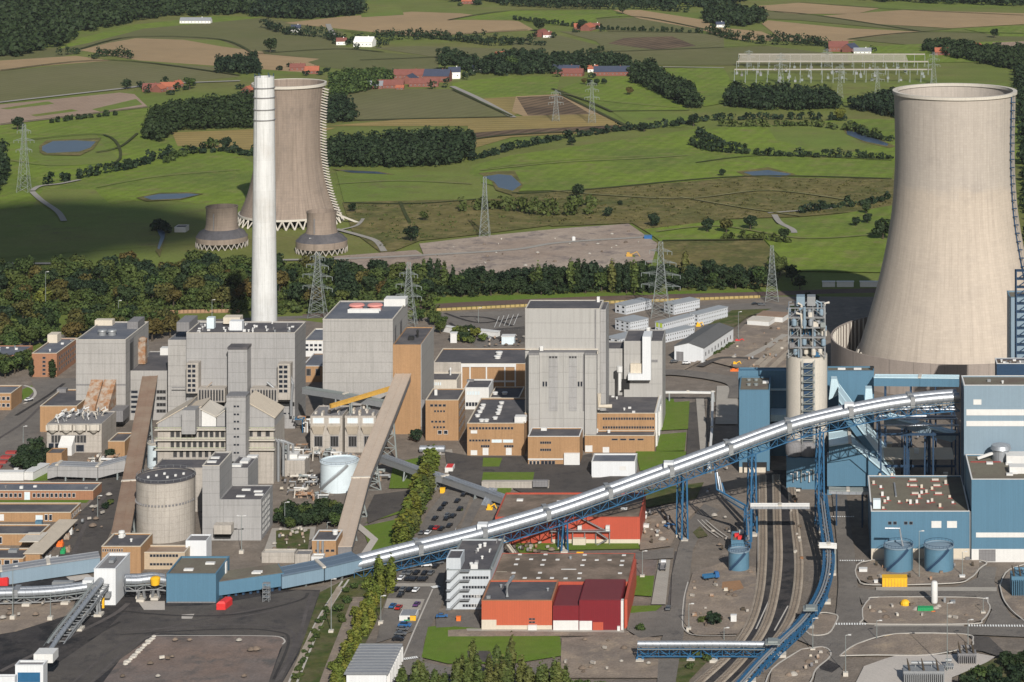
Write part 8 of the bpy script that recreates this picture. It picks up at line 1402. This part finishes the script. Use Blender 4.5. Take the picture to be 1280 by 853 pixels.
clutter([(920, 428), (980, 405), (980, 460), (900, 462)], 24, 'on the far yard left of the silo tower', 9)
clutter([(604, 424), (656, 420), (656, 434), (600, 438)], 20, 'behind the brick hall near the central tower', 10)
clutter([(980, 600), (1000, 600), (1006, 700), (1000, 740)], 14, 'along the right railway track', 11, ('block', 'pallet'))
clutter([(1100, 530), (1190, 545), (1190, 590), (1110, 590)], 18, 'under the open steelwork', 12)
clutter([(885, 575), (912, 572), (912, 700), (880, 700)], 16, 'below the tall conveyor legs', 13)
clutter([(190, 800), (345, 800), (320, 850), (140, 850)], 12, 'on the dirt plot in the coal yard', 14, ('block', 'heap'))
clutter([(0, 752), (90, 750), (60, 775), (0, 790)], 10, 'on the coal yard below the silver conveyor', 15, ('heap', 'block'))
clutter([(540, 310), (780, 285), (815, 308), (600, 345)], 30, 'on the demolition lot in the fields', 16, ('heap', 'heap', 'block'))
clutter([(700, 802), (820, 800), (826, 848), (702, 846)], 12, 'on the bare ground left of the straight pipe bridge', 17, ('heap', 'block'))
clutter([(995, 830), (1035, 815), (1030, 850), (980, 856)], 10, 'on the plot right of the curving pipe bridge', 18)
# ================= camera, sun, sky =================
sc = bpy.context.scene
cam = bpy.data.cameras.new('camera'); co = bpy.data.objects.new('camera', cam); C.objects.link(co); sc.camera = co
co.location = (0, 0, H); co.rotation_euler = (R(90), 0, 0); cam.sensor_width = 36; cam.lens = 36*F/1280
cam.shift_x = -(CX-640)/1280; cam.shift_y = -(426.5-CY)/1280; cam.clip_start = 1; cam.clip_end = 60000
w = bpy.data.worlds.new('World'); sc.world = w; w.use_nodes = True; nt = w.node_tree
sky = nt.nodes.new('ShaderNodeTexSky'); sky.sky_type = 'NISHITA'; sky.sun_disc = False
AZ, EL = 17.0, 31.0                       # sun behind the camera, to its right
sky.sun_elevation = R(EL); sky.sun_rotation = R(180-AZ); sky.air_density = 1.2; sky.dust_density = 1.0
nt.links.new(sky.outputs[0], nt.nodes['Background'].inputs[0]); nt.nodes['Background'].inputs[1].default_value = .062
sl = bpy.data.lights.new('sun', 'SUN'); so = bpy.data.objects.new('sun', sl); C.objects.link(so)
sl.energy = 4.9; sl.angle = R(.5); sl.color = (1, .955, .885)
ds = V((math.sin(R(AZ))*math.cos(R(EL)), -math.cos(R(AZ))*math.cos(R(EL)), math.sin(R(EL))))
so.rotation_euler = (-ds).to_track_quat('-Z', 'Y').to_euler(); so.location = ds*3000
# low unseen cloud added behind and above the camera to shade the left meadow
CLM = mat('shade_cloud_white', (.9, .9, .9), 1., var=.02)
def shade_cloud(px, py, alt, rx, ry, rz, seed, label):
    g = G(px, py); c = g+ds*(alt/ds.z); q = random.Random(seed); bm_v = []; mb = MB()
    for i in range(16):
        a = q.uniform(0, 6.28); r0 = q.random()**.6; x, y = c.x+math.cos(a)*rx*r0*.75, c.y+math.sin(a)*ry*r0*.75; s = q.uniform(.28, .5)
        mb.lathe((x, y, c.z), [(max(.5, math.sin(t*math.pi/8))*0+math.sin(t*math.pi/8)*rx*s, -math.cos(t*math.pi/8)*rz*s*1.6) for t in range(9)], 20, cap=False)
    o = mb.build('shade_cloud', CLM, None, 2); tag(o, label, 'shade_cloud', None, 'structure'); return o
shade_cloud(-20, 294, 2300, 190, 120, 40, 3, 'low white cloud added unseen behind the camera to shade the left meadow')
sc.view_settings.view_transform = 'Standard'; sc.view_settings.look = 'None'; sc.view_settings.exposure = .12; sc.view_settings.gamma = 1
sc.view_settings.use_curve_mapping = False
sc.render.engine = 'CYCLES'
HAZE = 1
if HAZE:
    hb = MB().box(-3600, 3000, -60, 6200, -1, 362); ho = hb.build('haze', None or CLM); ho.data.materials.clear()
    hm = bpy.data.materials.new('haze_air'); hm.use_nodes = True; t = hm.node_tree; t.nodes.remove(t.nodes['Principled BSDF'])
    pv = t.nodes.new('ShaderNodeVolumePrincipled'); pv.inputs['Color'].default_value = (.86, .92, 1, 1); pv.inputs['Density'].default_value = .00001
    t.links.new(pv.outputs[0], t.nodes['Material Output'].inputs['Volume']); ho.data.materials.append(hm)
    tag(ho, 'thin pale haze lying over the far fields', 'haze', None, 'stuff')
